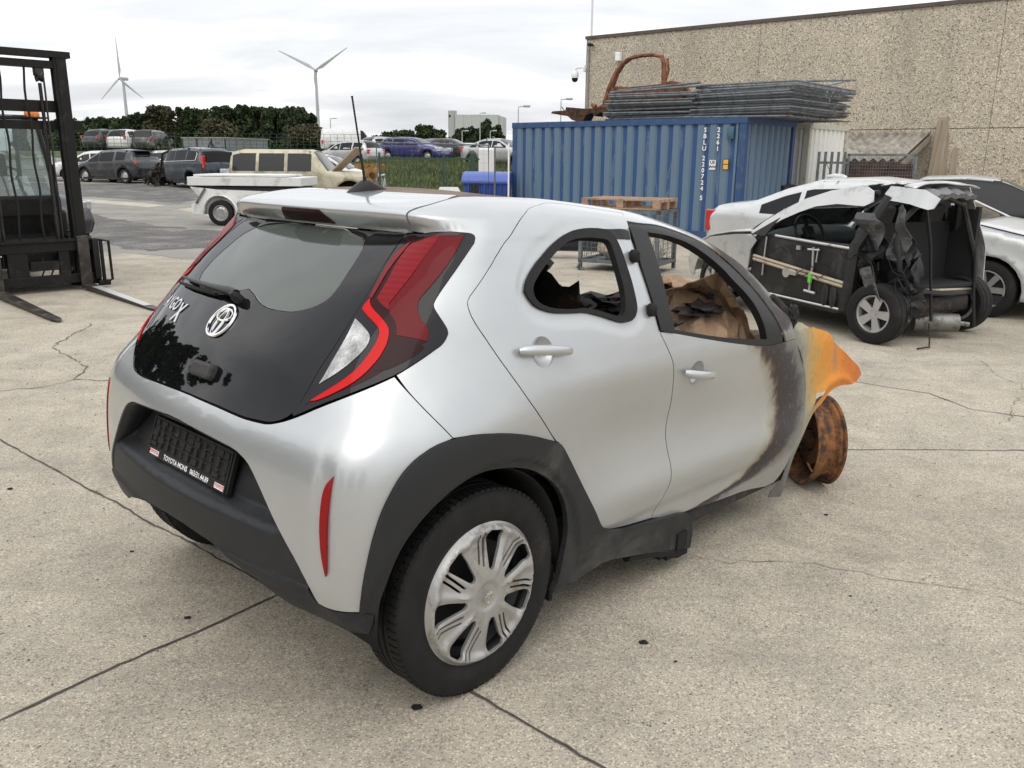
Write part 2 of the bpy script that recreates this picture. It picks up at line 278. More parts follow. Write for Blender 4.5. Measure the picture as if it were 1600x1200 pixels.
PL={
'light':[(2.107,13.719),(2.465,13.567),(2.933,14.11),(3.473,14.065),(3.785,13.982),(3.888,13.722),(3.95,12.902),(3.981,12.145),(3.841,11.656),(3.676,11.185),(3.539,10.712),(3.483,10.46),(3.477,10.345),(3.509,10.232),(3.602,10.07),(3.753,9.783),(3.814,9.633),(3.836,9.508),(3.819,9.335),(3.777,9.177),(3.698,9.041),(3.561,8.797),(3.26,8.342),(2.943,8.032),(2.621,7.724),(2.288,7.386),(1.969,6.902),(1.923,6.98),(1.954,7.144),(2.03,7.496),(2.129,8.262),(2.209,9.028),(2.232,9.926),(2.246,10.589),(2.181,11.356),(2.134,11.821),(2.043,13.094)],
'lamp_white':[(2.286,9.792),(2.421,9.674),(2.572,9.507),(2.66,9.374),(2.689,9.181),(2.673,9.004),(2.628,8.821),(2.527,8.507),(2.381,8.201),(2.199,7.907),(2.248,8.202),(2.311,9.154)],
'lamp_clear_housing':[(2.235,9.903),(2.295,9.876),(2.53,9.645),(2.673,9.426),(2.716,9.235),(2.703,8.959),(2.657,8.752),(2.541,8.438),(2.395,8.127),(2.209,7.852),(2.087,7.555),(2.061,7.564),(2.156,8.13),(2.223,8.879)],
'field':[(2.249,11.889),(2.246,12.401),(2.932,13.34),(3.654,13.601),(3.615,11.765),(3.462,11.208),(3.271,10.637),(3.207,10.461),(3.207,10.311),(3.267,10.108),(3.376,9.88),(3.49,9.726),(3.549,9.586),(3.565,9.29),(3.269,8.947),(3.057,8.399),(2.771,8.029),(2.375,7.66),(2.129,7.385),(2.068,7.263),(2.141,7.469),(2.511,8.066),(2.691,8.468),(2.763,8.869),(2.8,9.149),(2.79,9.395),(2.701,9.65),(2.492,9.855),(2.303,10.059),(2.292,10.185),(2.308,10.403),(2.279,10.877),(2.246,11.265),(2.221,11.643)],
'strip':[(2.336,10.37),(2.304,10.177),(2.311,10.061),(2.485,9.878),(2.694,9.673),(2.766,9.538),(2.798,9.396),(2.805,9.15),(2.768,8.845),(2.695,8.445),(2.515,8.044),(2.332,7.756),(2.145,7.448),(2.222,7.467),(2.399,7.667),(2.59,7.909),(2.728,8.131),(2.836,8.374),(2.941,8.771),(2.975,9.172),(2.936,9.512),(2.859,9.696),(2.68,9.909),(2.508,10.071),(2.39,10.216)],
'strip_top':[(2.374,11.973),(2.275,11.788),(2.235,11.622),(2.246,11.265),(2.279,10.877),(2.304,10.412),(2.359,10.351),(2.368,10.445),(2.34,11.177),(2.364,11.659)],
'red_mid':[(3.022,13.108),(3.635,13.495),(3.599,11.787),(3.449,11.228),(3.259,10.655),(3.198,10.47),(3.201,10.31),(3.261,10.108),(3.371,9.88),(3.486,9.716),(3.539,9.596),(3.556,9.3),(3.346,9.388),(3.061,9.453),(3.003,9.712),(2.905,9.891),(2.78,10.063),(2.71,10.24),(2.873,11.091),(2.943,11.8)],
'red_pale':[(2.937,13.145),(3.029,13.01),(2.939,11.79),(2.864,11.114),(2.703,10.262),(2.766,10.108),(2.693,10.145),(2.538,10.286),(2.447,10.388),(2.446,10.948),(2.405,11.336),(2.388,11.8),(2.44,11.928)],
'red_dark':[(3.089,9.392),(3.361,9.309),(3.556,9.125),(3.515,8.974),(3.311,8.676),(3.099,8.45),(2.933,8.396),(2.991,8.777),(3.046,9.155)],
'hatch_half':[(2.04,13.206),(2.178,11.362),(2.246,10.589),(2.235,9.951),(2.207,9.034),(2.128,8.268),(2.029,7.496),(1.962,7.115),(1.898,6.845),(1.812,6.658),(1.717,6.514),(1.639,6.443),(1.45,6.409),(1.24,6.387),(0.939,6.465),(0.679,6.524),(0.491,6.583)],
'glass_half':[(-0.204,14.11),(0.545,13.195),(0.839,13.018),(1.131,12.337),(1.383,11.93),(1.558,11.576),(1.63,11.021),(1.659,10.659),(1.66,10.332),(1.606,10.137),(1.496,9.961),(1.352,9.828),(1.17,9.719),(0.953,9.695),(0.708,9.703),(0.552,9.758),(0.395,9.855),(0.212,10.008),(0.063,10.091),(-0.134,10.08),(-0.268,10.066)],
'spoiler_half':[(0.0,13.3),(1.0,13.3),(2.184,12.962),(2.245,14.466),(2.253,15.246),(2.299,15.804),(2.41,16.279),(2.555,16.687),(2.75,17.6),(2.6,18.8),(1.5,18.8),(0.0,18.8)],
'rear_door':[(5.027,5.072),(4.787,6.809),(4.595,8.007),(4.369,9.138),(4.139,9.916),(4.08,10.139),(4.036,10.355),(4.047,10.477),(4.08,10.597),(4.404,11.487),(4.755,12.384),(5.032,14.932),(5.109,15.809),(5.168,16.664),(5.279,17.362),(5.392,17.557),(5.527,17.529),(5.86,17.257),(6.168,17.004),(6.049,14.385),(6.061,11.179),(6.078,10.06),(6.096,8.726),(6.153,8.165),(6.22,7.504),(6.277,6.31),(6.323,5.087),(6.311,4.36),(6.309,3.865),(6.348,2.906),(6.326,2.372),(6.255,1.818),(6.208,1.413),(5.869,1.544),(5.699,1.653),(5.59,1.808),(5.509,2.067),(5.402,2.707),(5.295,3.494),(5.171,4.333),(5.074,4.957)],
'seal_out':[(4.808,10.589),(4.838,10.853),(4.921,11.174),(5.014,11.419),(5.137,11.644),(5.362,12.597),(5.422,13.799),(5.499,14.189),(5.623,14.398),(5.762,14.447),(5.844,14.293),(5.88,13.212),(5.904,11.633),(5.917,10.859),(5.911,10.019),(5.899,9.685),(5.861,9.419),(5.806,9.264),(5.719,9.251),(5.65,9.349),(5.517,9.58),(5.385,9.757),(5.261,9.774),(5.066,9.848),(4.908,10.071),(4.835,10.367)],
'seal_in':[(4.895,10.57),(4.916,10.757),(4.966,10.94),(5.061,11.237),(5.163,11.48),(5.396,11.983),(5.463,12.207),(5.543,12.479),(5.644,12.69),(5.728,12.469),(5.778,12.286),(5.798,11.991),(5.802,11.319),(5.797,10.365),(5.772,9.856),(5.754,9.629),(5.726,9.524),(5.687,9.504),(5.644,9.553),(5.527,9.737),(5.395,9.907),(5.251,9.898),(5.074,9.99),(4.953,10.17),(4.906,10.377)],
'door_trim_tri':[(5.623,14.398),(5.762,14.447),(6.009,14.535),(6.039,14.402),(6.034,12.956),(5.879,13.097),(5.844,14.293)],
'front_door':[(6.096,8.726),(6.262,8.586),(6.527,8.284),(6.828,7.942),(7.191,7.491),(7.581,7.106),(7.813,7.13),(8.044,7.172),(8.272,5.635),(8.434,4.416),(8.479,3.722),(8.48,2.771),(8.417,1.755),(8.228,0.98),(8.044,0.682),(7.601,0.931),(7.162,1.007),(6.769,1.117),(6.488,1.208),(6.208,1.413),(6.255,1.818),(6.326,2.372),(6.348,2.906),(6.309,3.865),(6.311,4.36),(6.323,5.087),(6.277,6.31),(6.22,7.504),(6.153,8.165),(6.096,8.726)],
'fw_out':[(6.084,8.786),(6.078,9.965),(6.061,11.179),(6.059,14.581),(6.068,15.269),(6.233,15.213),(6.511,15.541),(6.7,15.412),(6.98,15.085),(7.215,14.511),(7.466,11.908),(7.648,10.921),(7.743,9.516),(7.81,7.667),(7.815,7.02),(7.583,7.033),(7.193,7.404),(6.828,7.82),(6.524,8.2),(6.26,8.532)],
'fw_in':[(6.269,8.749),(6.259,10.024),(6.27,11.48),(6.271,14.518),(6.443,14.55),(6.607,14.587),(6.889,14.392),(7.132,12.179),(7.253,11.623),(7.336,11.107),(7.446,10.565),(7.513,9.922),(7.54,8.886),(7.554,7.476),(7.301,7.68),(6.831,8.124)],
'bpillar':[(6.064,14.68),(6.257,14.557),(6.27,11.48),(6.259,10.024),(6.267,8.694),(6.261,8.559),(6.104,8.735),(6.078,10.06),(6.061,11.179)],
'frame_silver':[(6.168,17.004),(6.059,14.581),(6.061,11.179),(6.078,9.965),(6.104,8.722)],
'quarter':[(2.141,13.86),(2.465,13.567),(2.933,14.11),(3.473,14.065),(3.785,13.982),(3.888,13.722),(3.95,12.902),(3.981,12.145),(3.841,11.656),(3.676,11.185),(3.539,10.712),(3.483,10.46),(3.477,10.345),(3.509,10.232),(3.602,10.07),(3.753,9.783),(3.814,9.633),(3.836,9.508),(3.819,9.335),(3.777,9.177),(3.698,9.041),(3.561,8.797),(3.26,8.342),(3.252,8.333),(3.478,7.857),(3.693,7.386),(3.877,6.813),(3.986,6.299),(4.231,6.252),(4.522,5.976),(4.767,5.586),(5.018,5.085),(5.027,5.072),(4.787,6.809),(4.595,8.007),(4.369,9.138),(4.139,9.916),(4.08,10.139),(4.036,10.355),(4.047,10.477),(4.08,10.597),(4.404,11.487),(4.755,12.384),(5.032,14.932),(5.109,15.809),(5.168,16.664),(5.279,17.362),(5.392,17.557),(5.527,17.529),(5.86,17.257),(6.168,17.004),(6.081,15.493),(6.24,15.319),(6.525,15.718),(6.715,15.602),(6.954,15.358),(7.221,14.596),(7.473,11.981),(7.656,10.978),(7.75,9.571),(7.795,7.949),(7.858,7.131),(8.063,7.158),(8.001,7.581),(8.15,11.0),(8.1,15.0),(7.6,16.6),(6.6,17.5),(6.0,18.4),(5.0,18.6),(3.6,18.6),(2.95,18.3),(2.628,16.702),(2.493,16.253),(2.355,15.771),(2.285,15.254),(2.264,14.548)],
'bumper_half':[(0.504,6.535),(0.691,6.476),(0.95,6.417),(1.25,6.339),(1.461,6.349),(1.65,6.385),(1.822,6.602),(1.993,6.879),(2.295,7.344),(2.625,7.699),(2.947,8.005),(3.234,8.298),(3.478,7.857),(3.693,7.386),(3.877,6.813),(3.986,6.299),(3.987,6.292),(3.791,6.119),(3.624,5.763),(3.521,5.439),(3.443,5.096),(3.329,4.489),(3.261,4.01),(3.204,3.523),(3.12,2.626),(3.064,1.766),(3.067,1.718),(2.792,1.602),(2.644,1.585),(2.538,1.646),(2.415,2.257),(2.273,2.789),(2.109,3.247),(1.945,3.705),(1.789,4.18),(1.62,4.672),(1.483,4.999),(1.266,5.226),(0.954,5.311),(0.61,5.387),(0.385,5.439)],
'reflector':[(2.732,5.283),(2.651,5.052),(2.619,4.846),(2.6,4.586),(2.588,3.961),(2.607,3.337),(2.632,2.987),(2.666,2.627),(2.683,2.776),(2.683,3.372),(2.684,3.878),(2.693,4.314),(2.704,4.689)],
'dark_half':[(0.391,5.397),(0.614,5.347),(0.957,5.273),(1.259,5.183),(1.475,4.958),(1.608,4.648),(1.77,4.167),(1.925,3.692),(2.09,3.233),(2.255,2.774),(2.397,2.241),(2.52,1.625),(2.641,1.53),(2.789,1.551),(3.066,1.68),(3.24,1.682),(3.206,1.355),(3.145,0.976),(2.864,0.788),(2.554,0.909),(2.036,0.664),(1.52,1.584),(0.981,2.033),(0.471,2.274)],
'crease':[(-1.699,3.565),(-0.598,3.686),(0.506,3.749),(1.131,3.688),(1.946,3.517)],
'cladding':[(3.064,1.766),(3.12,2.626),(3.204,3.523),(3.261,4.01),(3.329,4.489),(3.443,5.096),(3.521,5.439),(3.624,5.763),(3.791,6.119),(3.987,6.292),(4.231,6.252),(4.522,5.976),(4.767,5.586),(5.018,5.085),(5.07,4.947),(5.185,4.245),(5.297,3.502),(5.474,2.323),(5.519,2.057),(5.557,1.91),(5.619,1.754),(5.693,1.646),(5.901,1.49),(6.215,1.381),(6.665,1.204),(6.764,0.935),(6.804,0.54),(6.802,0.034),(6.418,0.356),(6.014,0.665),(5.654,0.926),(5.47,0.874),(5.344,0.811),(5.121,0.755),(5.168,1.017),(5.192,1.562),(5.205,2.153),(5.172,2.91),(5.102,3.501),(5.024,3.836),(4.947,4.096),(4.796,4.456),(4.6,4.729),(4.384,4.859),(4.242,4.838),(4.125,4.757),(3.96,4.55),(3.842,4.309),(3.722,4.007),(3.599,3.639),(3.498,3.247),(3.421,2.829),(3.341,2.328),(3.282,1.93),(3.243,1.338),(3.241,1.711)],
'fender':[(8.155,8.509),(8.328,8.473),(8.519,7.505),(8.864,7.056),(8.9,6.822),(9.218,5.783),(9.612,5.028),(10.031,4.388),(10.196,3.89),(10.038,3.58),(9.81,3.58),(9.369,3.744),(9.071,3.631),(8.912,3.273),(8.718,2.947),(8.637,2.488),(8.572,1.987),(8.432,1.24),(8.34,0.503),(8.274,0.146),(8.002,0.35),(8.031,0.524),(8.207,0.72),(8.309,1.325),(8.373,1.995),(8.438,2.846),(8.459,3.699),(8.423,4.447),(8.276,5.346),(8.079,6.883),(7.991,7.498)],
'fender_hole':[(8.926,3.774),(8.846,3.796),(8.695,3.735),(8.66,3.354),(8.642,3.072),(8.792,3.346)],
'burn':[(7.332,7.4),(7.478,6.867),(7.605,6.107),(7.758,5.091),(7.841,4.534),(7.879,4.137),(7.904,3.758),(7.907,3.398),(7.88,2.968),(7.81,2.58),(7.725,2.226),(7.646,1.898),(7.518,1.428),(7.4,1.257),(7.241,1.201),(7.078,1.22),(6.939,1.351),(6.791,1.226),(6.72,1.131)]}
# ================= HERO CAR: body surface =================
def arc(P): return np.r_[0,np.cumsum(np.linalg.norm(np.diff(P,axis=0),axis=1))]
_su=arc(G[int(6.5*NV),:]); _uu=np.arange(G.shape[1])/NU
_tv=arc(G[:,int(4.6*NU)]); _vv=np.arange(G.shape[0])/NV
def uv2st(p): p=np.atleast_2d(p); return np.stack([np.sign(p[:,0])*np.interp(np.abs(p[:,0]),_uu,_su),np.interp(p[:,1],_vv,_tv)],1)
def st2uv(p): p=np.atleast_2d(p); return np.stack([np.sign(p[:,0])*np.interp(np.abs(p[:,0]),_su,_uu),np.interp(p[:,1],_tv,_vv)],1)
def inpoly(P,poly):
    x,y=P[:,0],P[:,1]; r=np.zeros(len(P),bool); a=poly; b=np.roll(poly,-1,0)
    for (x0,y0),(x1,y1) in zip(a,b):
        c=(y0>y)!=(y1>y)
        if c.any(): r[c]^=(x[c]<(x1-x0)*(y[c]-y0)/(y1-y0)+x0)
    return r
def edist(P,poly):
    d=np.full(len(P),9.); a=poly; b=np.roll(poly,-1,0)
    for p,q in zip(a,b):
        e=q-p; w=np.clip(((P-p)@e)/max(e@e,1e-12),0,1); d=np.minimum(d,np.linalg.norm(P-p-w[:,None]*e,axis=1))
    return d
def resamp(poly,step):
    out=[]
    for p,q in zip(poly,np.roll(poly,-1,0)):
        n=max(1,int(np.ceil(np.linalg.norm(q-p)/step)))
        for k in range(n): out.append(p+(q-p)*k/n)
    return np.array(out)
def chaikin(poly,n=1,ang=38):
    for _ in range(n):
        out=[];m=len(poly)
        for i in range(m):
            p,q,r=poly[i-1],poly[i],poly[(i+1)%m]; a=q-p;b=r-q
            c=np.dot(a,b)/max(np.linalg.norm(a)*np.linalg.norm(b),1e-9)
            if c<math.cos(math.radians(ang)): out.append(q)
            else: out+= [q-a*.22,q+b*.22]
        poly=np.array(out)
    return poly
def area(p): return .5*np.sum(p[:,0]*np.roll(p[:,1],-1)-np.roll(p[:,0],-1)*p[:,1])
def inset_poly(p,d):
    if area(p)<0: p=p[::-1]
    a=p-np.roll(p,1,0); b=np.roll(p,-1,0)-p
    na=np.stack([-a[:,1],a[:,0]],1)/np.maximum(np.linalg.norm(a,axis=1),1e-9)[:,None]
    nb=np.stack([-b[:,1],b[:,0]],1)/np.maximum(np.linalg.norm(b,axis=1),1e-9)[:,None]
    n=na+nb; n/=np.maximum(np.linalg.norm(n,axis=1),.35)[:,None]
    c=np.clip((n*na).sum(1),.5,1)
    return p+n*(d/c)[:,None]
def surfpt(st,off=0,disp=None):
    uv=st2uv(st); h=.012
    P=ev(uv[:,0],uv[:,1])
    def D(q):
        w=st2uv(q); return ev(w[:,0],w[:,1])
    def nrm(q):
        a=D(q+[h,0])-D(q-[h,0]); b=D(q+[0,h])-D(q-[0,h]); n=np.cross(a,b); return n/np.maximum(np.linalg.norm(n,axis=1),1e-9)[:,None]
    n=nrm(st)
    if disp is None: return P+n*off,n
    def F(q): return D(q)+nrm(q)*(off+disp(q,D(q)))[:,None]
    Q=P+n*(off+disp(st,P))[:,None]
    k=.008; a=F(st+[k,0])-F(st-[k,0]); b=F(st+[0,k])-F(st-[0,k]); m=np.cross(a,b); m/=np.maximum(np.linalg.norm(m,axis=1),1e-9)[:,None]
    return Q,m
def cdt_mesh(out,holes,res,edge=None):
    """triangulate outline minus holes in the s,t plane"""
    edge=edge or res*.6
    loops=[resamp(l,edge) for l in [out]+holes]
    V=[];E=[]
    for l in loops:
        k=len(V); V+=list(l); E+=[(k+i,k+(i+1)%len(l)) for i in range(len(l))]
    x0,y0=out.min(0);x1,y1=out.max(0)
    gx,gy=np.meshgrid(np.arange(x0+res/2,x1,res),np.arange(y0+res/2,y1,res)); g=np.stack([gx.ravel(),gy.ravel()],1); g=g+RNG.uniform(-.12,.12,g.shape)*res
    if len(g):
        m=inpoly(g,out)
        for h in holes: m&=~inpoly(g,h)
        g=g[m]
        if len(g):
            d=edist(g,out)
            for h in holes: d=np.minimum(d,edist(g,h))
            g=g[d>res*.55]; V+=list(g)
    r=geometry.delaunay_2d_cdt([Vector(p) for p in V],E,[],0,1e-7)
    V2=np.array([v[:] for v in r[0]]); T=np.array([f for f in r[2] if len(f)==3])
    c=V2[T].mean(1); m=inpoly(c,out)
    for h in holes: m&=~inpoly(c,h)
    T=T[m]; a=V2[T]; s=np.cross(a[:,1]-a[:,0],a[:,2]-a[:,0]); T=np.where((s<0)[:,None],T[:,::-1],T); T=T[np.abs(s)>1e-10]
    return V2,T
def finish(name,Q,N,T,thick,mat,parent,attrs=None):
    """front sheet + back sheet + rim, with the surface's own normals"""
    from collections import Counter
    n=len(Q); ed=Counter()
    for t in T:
        for i in range(3): ed[(t[i],t[(i+1)%3])]+=1
    be=[e for e in ed if (e[1],e[0]) not in ed]
    bv=sorted({i for e in be for i in e}); mp={v:i for i,v in enumerate(bv)}; nb=len(bv)
    V=np.vstack([Q,Q-N*thick,Q[bv]-N[bv]*0.0006,Q[bv]-N[bv]*thick])
    F=[tuple(t) for t in T]+[tuple(t[::-1]+n) for t in T]+[(2*n+mp[b],2*n+mp[a],2*n+nb+mp[a],2*n+nb+mp[b]) for a,b in be]
    F=[tuple(int(i) for i in f) for f in F]
    me=bpy.data.meshes.new(name); me.from_pydata([tuple(v) for v in V],[],F); me.polygons.foreach_set('use_smooth',[True]*len(F))
    vn=np.vstack([N,-N,np.zeros((2*nb,3))]); ln=[]
    for pi,f in enumerate(F):
        if f[0]<2*n: ln+=[tuple(vn[i]) for i in f]
        else:
            a,b,c=V[f[0]],V[f[1]],V[f[2]]; w=np.cross(b-a,c-a); w/=max(np.linalg.norm(w),1e-9); ln+=[tuple(w)]*4
    me.normals_split_custom_set(ln)
    if attrs:
        for k,fn in attrs.items():
            a=me.attributes.new(k,'FLOAT','POINT'); a.data.foreach_set('value',np.asarray(fn(V),dtype=np.float32))
    o=bpy.data.objects.new(name,me); COL.objects.link(o); me.materials.append(mat); o.parent=parent; return o
def panel(name,outline,mat,parent,holes=(),off=0,thick=.007,gap=.0015,res=.022,edge=None,disp=None,mirror=False,smooth=1,attrs=None,raw=False):
    def prep(p,g):
        p=np.asarray(p) if raw else uv2st(np.asarray(p,float))
        if mirror: p=p*[-1,1]
        if smooth: p=chaikin(p,smooth)
        if area(p)<0: p=p[::-1]
        p=resamp(p,.012)
        return inset_poly(p,g) if g else p
    o=prep(outline,gap); hs=[prep(h,-gap if gap else 0) for h in holes]
    V,T=cdt_mesh(o,hs,res,edge); Q,N=surfpt(V,off,disp)
    return finish(name,Q,N,T,thick,mat,parent,attrs)
def half(p): # mirror a right-half chain across the centre line (chain starts and ends near u=0)
    p=[(a,b) for a,b in p if a>0.05]; return [(0,p[0][1])]+p+[(0,p[-1][1])]+[(-a,b) for a,b in p[::-1]]
# ---------------- hero materials
def burnval(V):
    x,z=V[:,0],V[:,2]
    xb=np.interp(z,[.20,.285,.30,.33,.40,.44,.48,.53,.58,.66,.71,.765,.85,.895,.94],[1.05,1.17,1.40,1.60,1.69,1.73,1.777,1.816,1.83,1.815,1.79,1.748,1.662,1.588,1.50])
    xa=np.interp(z,[.94,1.0,1.1,1.3,1.4,1.5],[1.50,1.72,1.58,1.46,1.40,1.36])
    xb=np.where(z>.96,xa,xb)
    return x-xb
def silver(name,burn=False):
    m,t,b=newmat(name)
    base=(.475,.49,.50)
    n=noise(t,9,6,.65); v=ramp(t,n.outputs['Fac'],[(.3,[.97*x for x in base]),(.7,[1.02*x for x in base])]).outputs[0]
    # fine dust and dried water film, low on the panels
    n2=noise(t,2.2,6,.7,dist=.6); f2=ramp(t,n2.outputs['Fac'],[(.48,0),(.8,.25)]).outputs[0]
    v=mixc(t,f2,v,(.44,.43,.40))
    b.inputs['Metallic'].default_value=.60; b.inputs['Roughness'].default_value=.36
    b.inputs['Coat Weight'].default_value=1; b.inputs['Coat Roughness'].default_value=.03
    fl=noise(t,900,1,.5); rr=nd(t,'ShaderNodeMapRange'); rr.inputs['To Min'].default_value=.30; rr.inputs['To Max'].default_value=.44; t.links.new(fl.outputs['Fac'],rr.inputs[0])
    if not burn:
        t.links.new(v,b.inputs['Base Color']); t.links.new(rr.outputs[0],b.inputs['Roughness']); return m
    a=nd(t,'ShaderNodeAttribute',attribute_name='burn'); nz=noise(t,11,8,.7,dist=.4); nm=nd(t,'ShaderNodeMath',operation='MULTIPLY_ADD'); nm.inputs[1].default_value=.20; 
    t.links.new(nz.outputs['Fac'],nm.inputs[0]); t.links.new(a.outputs['Fac'],nm.inputs[2])
    mr=nd(t,'ShaderNodeMapRange'); mr.inputs['From Min'].default_value=-.30; mr.inputs['From Max'].default_value=.50; t.links.new(nm.outputs[0],mr.inputs[0])
    c=ramp(t,mr.outputs[0],[(0,(.475,.49,.50)),(.28,(.45,.46,.45)),(.40,(.40,.40,.36)),(.465,(.31,.29,.225)),(.515,(.12,.085,.06)),(.55,(.045,.034,.032)),(.68,(.05,.042,.042)),(.76,(.065,.06,.058)),(.84,(.18,.175,.16)),(1,(.27,.26,.235))]).outputs[0]
    nx=noise(t,38,8,.75); sp=ramp(t,nx.outputs['Fac'],[(.56,0),(.68,.55)]).outputs[0]
    gate=ramp(t,mr.outputs[0],[(.52,0),(.62,.5),(.8,1)]).outputs[0]
    sp2=mixc(t,1.0,sp,gate,'MULTIPLY'); c=mixc(t,sp2,c,(.33,.33,.31))
    fac=ramp(t,mr.outputs[0],[(.15,0),(.42,1)]).outputs[0]; c=mixc(t,fac,v,c)
    t.links.new(c,b.inputs['Base Color'])
    t.links.new(ramp(t,mr.outputs[0],[(.30,.60),(.5,0)]).outputs[0],b.inputs['Metallic'])
    t.links.new(ramp(t,mr.outputs[0],[(.30,.36),(.5,.78)]).outputs[0],b.inputs['Roughness'])
    t.links.new(ramp(t,mr.outputs[0],[(.30,.8),(.46,0)]).outputs[0],b.inputs['Coat Weight'])
    nb=noise(t,60,6,.7); mu=nd(t,'ShaderNodeMath',operation='MULTIPLY'); t.links.new(nb.outputs['Fac'],mu.inputs[0]); t.links.new(gate,mu.inputs[1]); bump(t,b,mu.outputs[0],.7,.006)
    return m
def rustmat(name,dark=0,hot=0,scale=14):
    m,t,b=newmat(name); b.inputs['Roughness'].default_value=.82
    n=noise(t,scale,9,.7,dist=.3)
    if hot: st=[(.28,(.20,.17,.10)),(.40,(.42,.27,.10)),(.5,(.52,.21,.05)),(.62,(.62,.24,.03)),(.75,(.46,.13,.02))]
    else: st=[(.34,(.022,.016,.013)),(.45,(.07,.032,.016)),(.54,(.18,.075,.024)),(.70,(.28,.12,.04))]
    if dark: st=[(p,[x*.45 for x in c]) for p,c in st]
    t.links.new(ramp(t,n.outputs['Fac'],st).outputs[0],b.inputs['Base Color']); bump(t,b,noise(t,70,6,.7).outputs['Fac'],.5,.006); return m
M_SIL=silver('silver_paint'); M_SILB=silver('silver_paint_burnt',True)
M_CLAD=pmat('grey_cladding',(.017,.018,.020),.50,var=.12,vscale=8,dirt=(.085,.08,.072),dscale=1.6,damt=.22,bmp=.08,bscale=900,spec=.35)
M_BLK=pmat('satin_black',(.010,.010,.011),.42,spec=.35); M_RUB=pmat('rubber_black',(.011,.011,.011),.7,var=.2,vscale=20,spec=.3)
M_GLOSS=pmat('gloss_black',(.004,.004,.005),.03,spec=.36)
M_TYRE=pmat('tyre_rubber',(.0105,.0102,.010),.72,var=.3,vscale=14,dirt=(.040,.035,.030),dscale=6,damt=.2,bmp=.1,bscale=120,spec=.3)
M_CHAR=pmat('charred',(.022,.020,.019),.9,var=.5,vscale=9,dirt=(.10,.055,.03),dscale=7,damt=.3,bmp=.9,bscale=25)
M_RUST=rustmat('burnt_rust'); M_RUSTD=rustmat('dark_burnt_rust',dark=1,scale=9)
M_CHROME=pmat('chrome',(.75,.75,.75),.12,metal=1)
M_PRINT=pmat('white_print',(.8,.8,.8),.5); M_REDP=pmat('red_print',(.6,.03,.03),.5)
def lampmat(name,col,rough=.12,stripe=0,sdir=(1,0,0)):
    m,t,b=newmat(name); b.inputs['Roughness'].default_value=.35; b.inputs['Coat Weight'].default_value=.22; b.inputs['Coat Roughness'].default_value=.02; b.inputs['Specular IOR Level'].default_value=.08
    if stripe:
        c=nd(t,'ShaderNodeTexCoord'); w=nd(t,'ShaderNodeTexWave',bands_direction='Z'); w.inputs['Scale'].default_value=stripe*.5; w.inputs['Distortion'].default_value=.05; t.links.new(c.outputs['Object'],w.inputs['Vector'])
        t.links.new(ramp(t,w.outputs['Fac'],[(0,[x*.82 for x in col]),(1,[min(1,x*1.08) for x in col])]).outputs[0],b.inputs['Base Color'])
    else: b.inputs['Base Color'].default_value=col+(1,)
    return m
L_STRIP=lampmat('lamp_strip_red',(.52,.004,.006)); L_MID=lampmat('lamp_red',(.115,.002,.005)); L_PALE=lampmat('lamp_red_ribbed',(.20,.004,.009),stripe=40); L_FIELD=lampmat('lamp_field_red',(.022,.0015,.002)); L_DARK=lampmat('lamp_deep_red',(.016,.001,.0015))
L_TOP=lampmat('lamp_pink',(.17,.012,.016)); L_WHITE=pmat('lamp_reversing',(.36,.36,.355),.15,var=.55,vscale=22,coat=.6,bmp=.35,bscale=140); L_WHITE.node_tree.nodes['Principled BSDF'].inputs['Metallic'].default_value=.45; L_REFL=lampmat('reflector_red',(.26,.010,.012),stripe=110)
M_HATCHGL=glassmat('rear_window_glass',(.58,.68,.63),.18,(.40,.46,.42),.03)
# ---------------- hero car
X0,Y0,PHI,TH=-.69052,2.9145,.80373,.03901
HERO=empty('hatchback_car',(X0,Y0,0),rot=(0,TH,PHI),label='silver hatchback with burnt-out front end and black rear hatch, nearest to the camera',cat='car')
def sm(x,a,b): t_=np.clip((x-a)/(b-a),0,1); return t_*t_*(3-2*t_)
def door_disp(st,P):
    x,z=P[:,0],P[:,2]
    g=lambda c,w:np.exp(-((z-c)/w)**2)
    k=sm(x,.20,.75)*(1-sm(x,1.85,2.1)*.6)
    # belly hollow rising towards the rear, crease above the sill
    zc=.70-.06*(x-.6)
    d=-.020*np.exp(-((z-zc)/.13)**2)*k+.014*np.exp(-((z-.47)/.07)**2)*k
    d-= .008*sm(.40-z,0,.05)*k
    d+= .006*np.exp(-((z-.93)/.05)**2)*sm(x,.1,.5)
    # rear hip
    d+= .010*np.exp(-((z-.80)/.12)**2-((x+.12)/.28)**2)
    e=np.full(len(st),1.); m=(np.abs(st[:,0])>.9)&(z>.9)&(z<1.5)
    if m.any(): e[m]=edist(np.abs(st[m]),SEAL_ST)
    return d-.0045*(1-sm(e,.016,.058))*sm(x,-.1,.2)*(1-sm(x,.80,.86))
D_=door_disp; SEAL_ST=uv2st(np.array(PL['seal_out']))
ba={'burn':burnval}
def bowl_hole(c,r=.045,n=24):
    s=uv2st([c])[0]; return [tuple(s+[r*math.cos(2*math.pi*k/n),r*1.0*math.sin(2*math.pi*k/n)]) for k in range(n)]
HH=[(4.915,8.63),(6.57,6.56)]
def st_hole_uv(h): return [tuple(st2uv([p])[0]) for p in h]
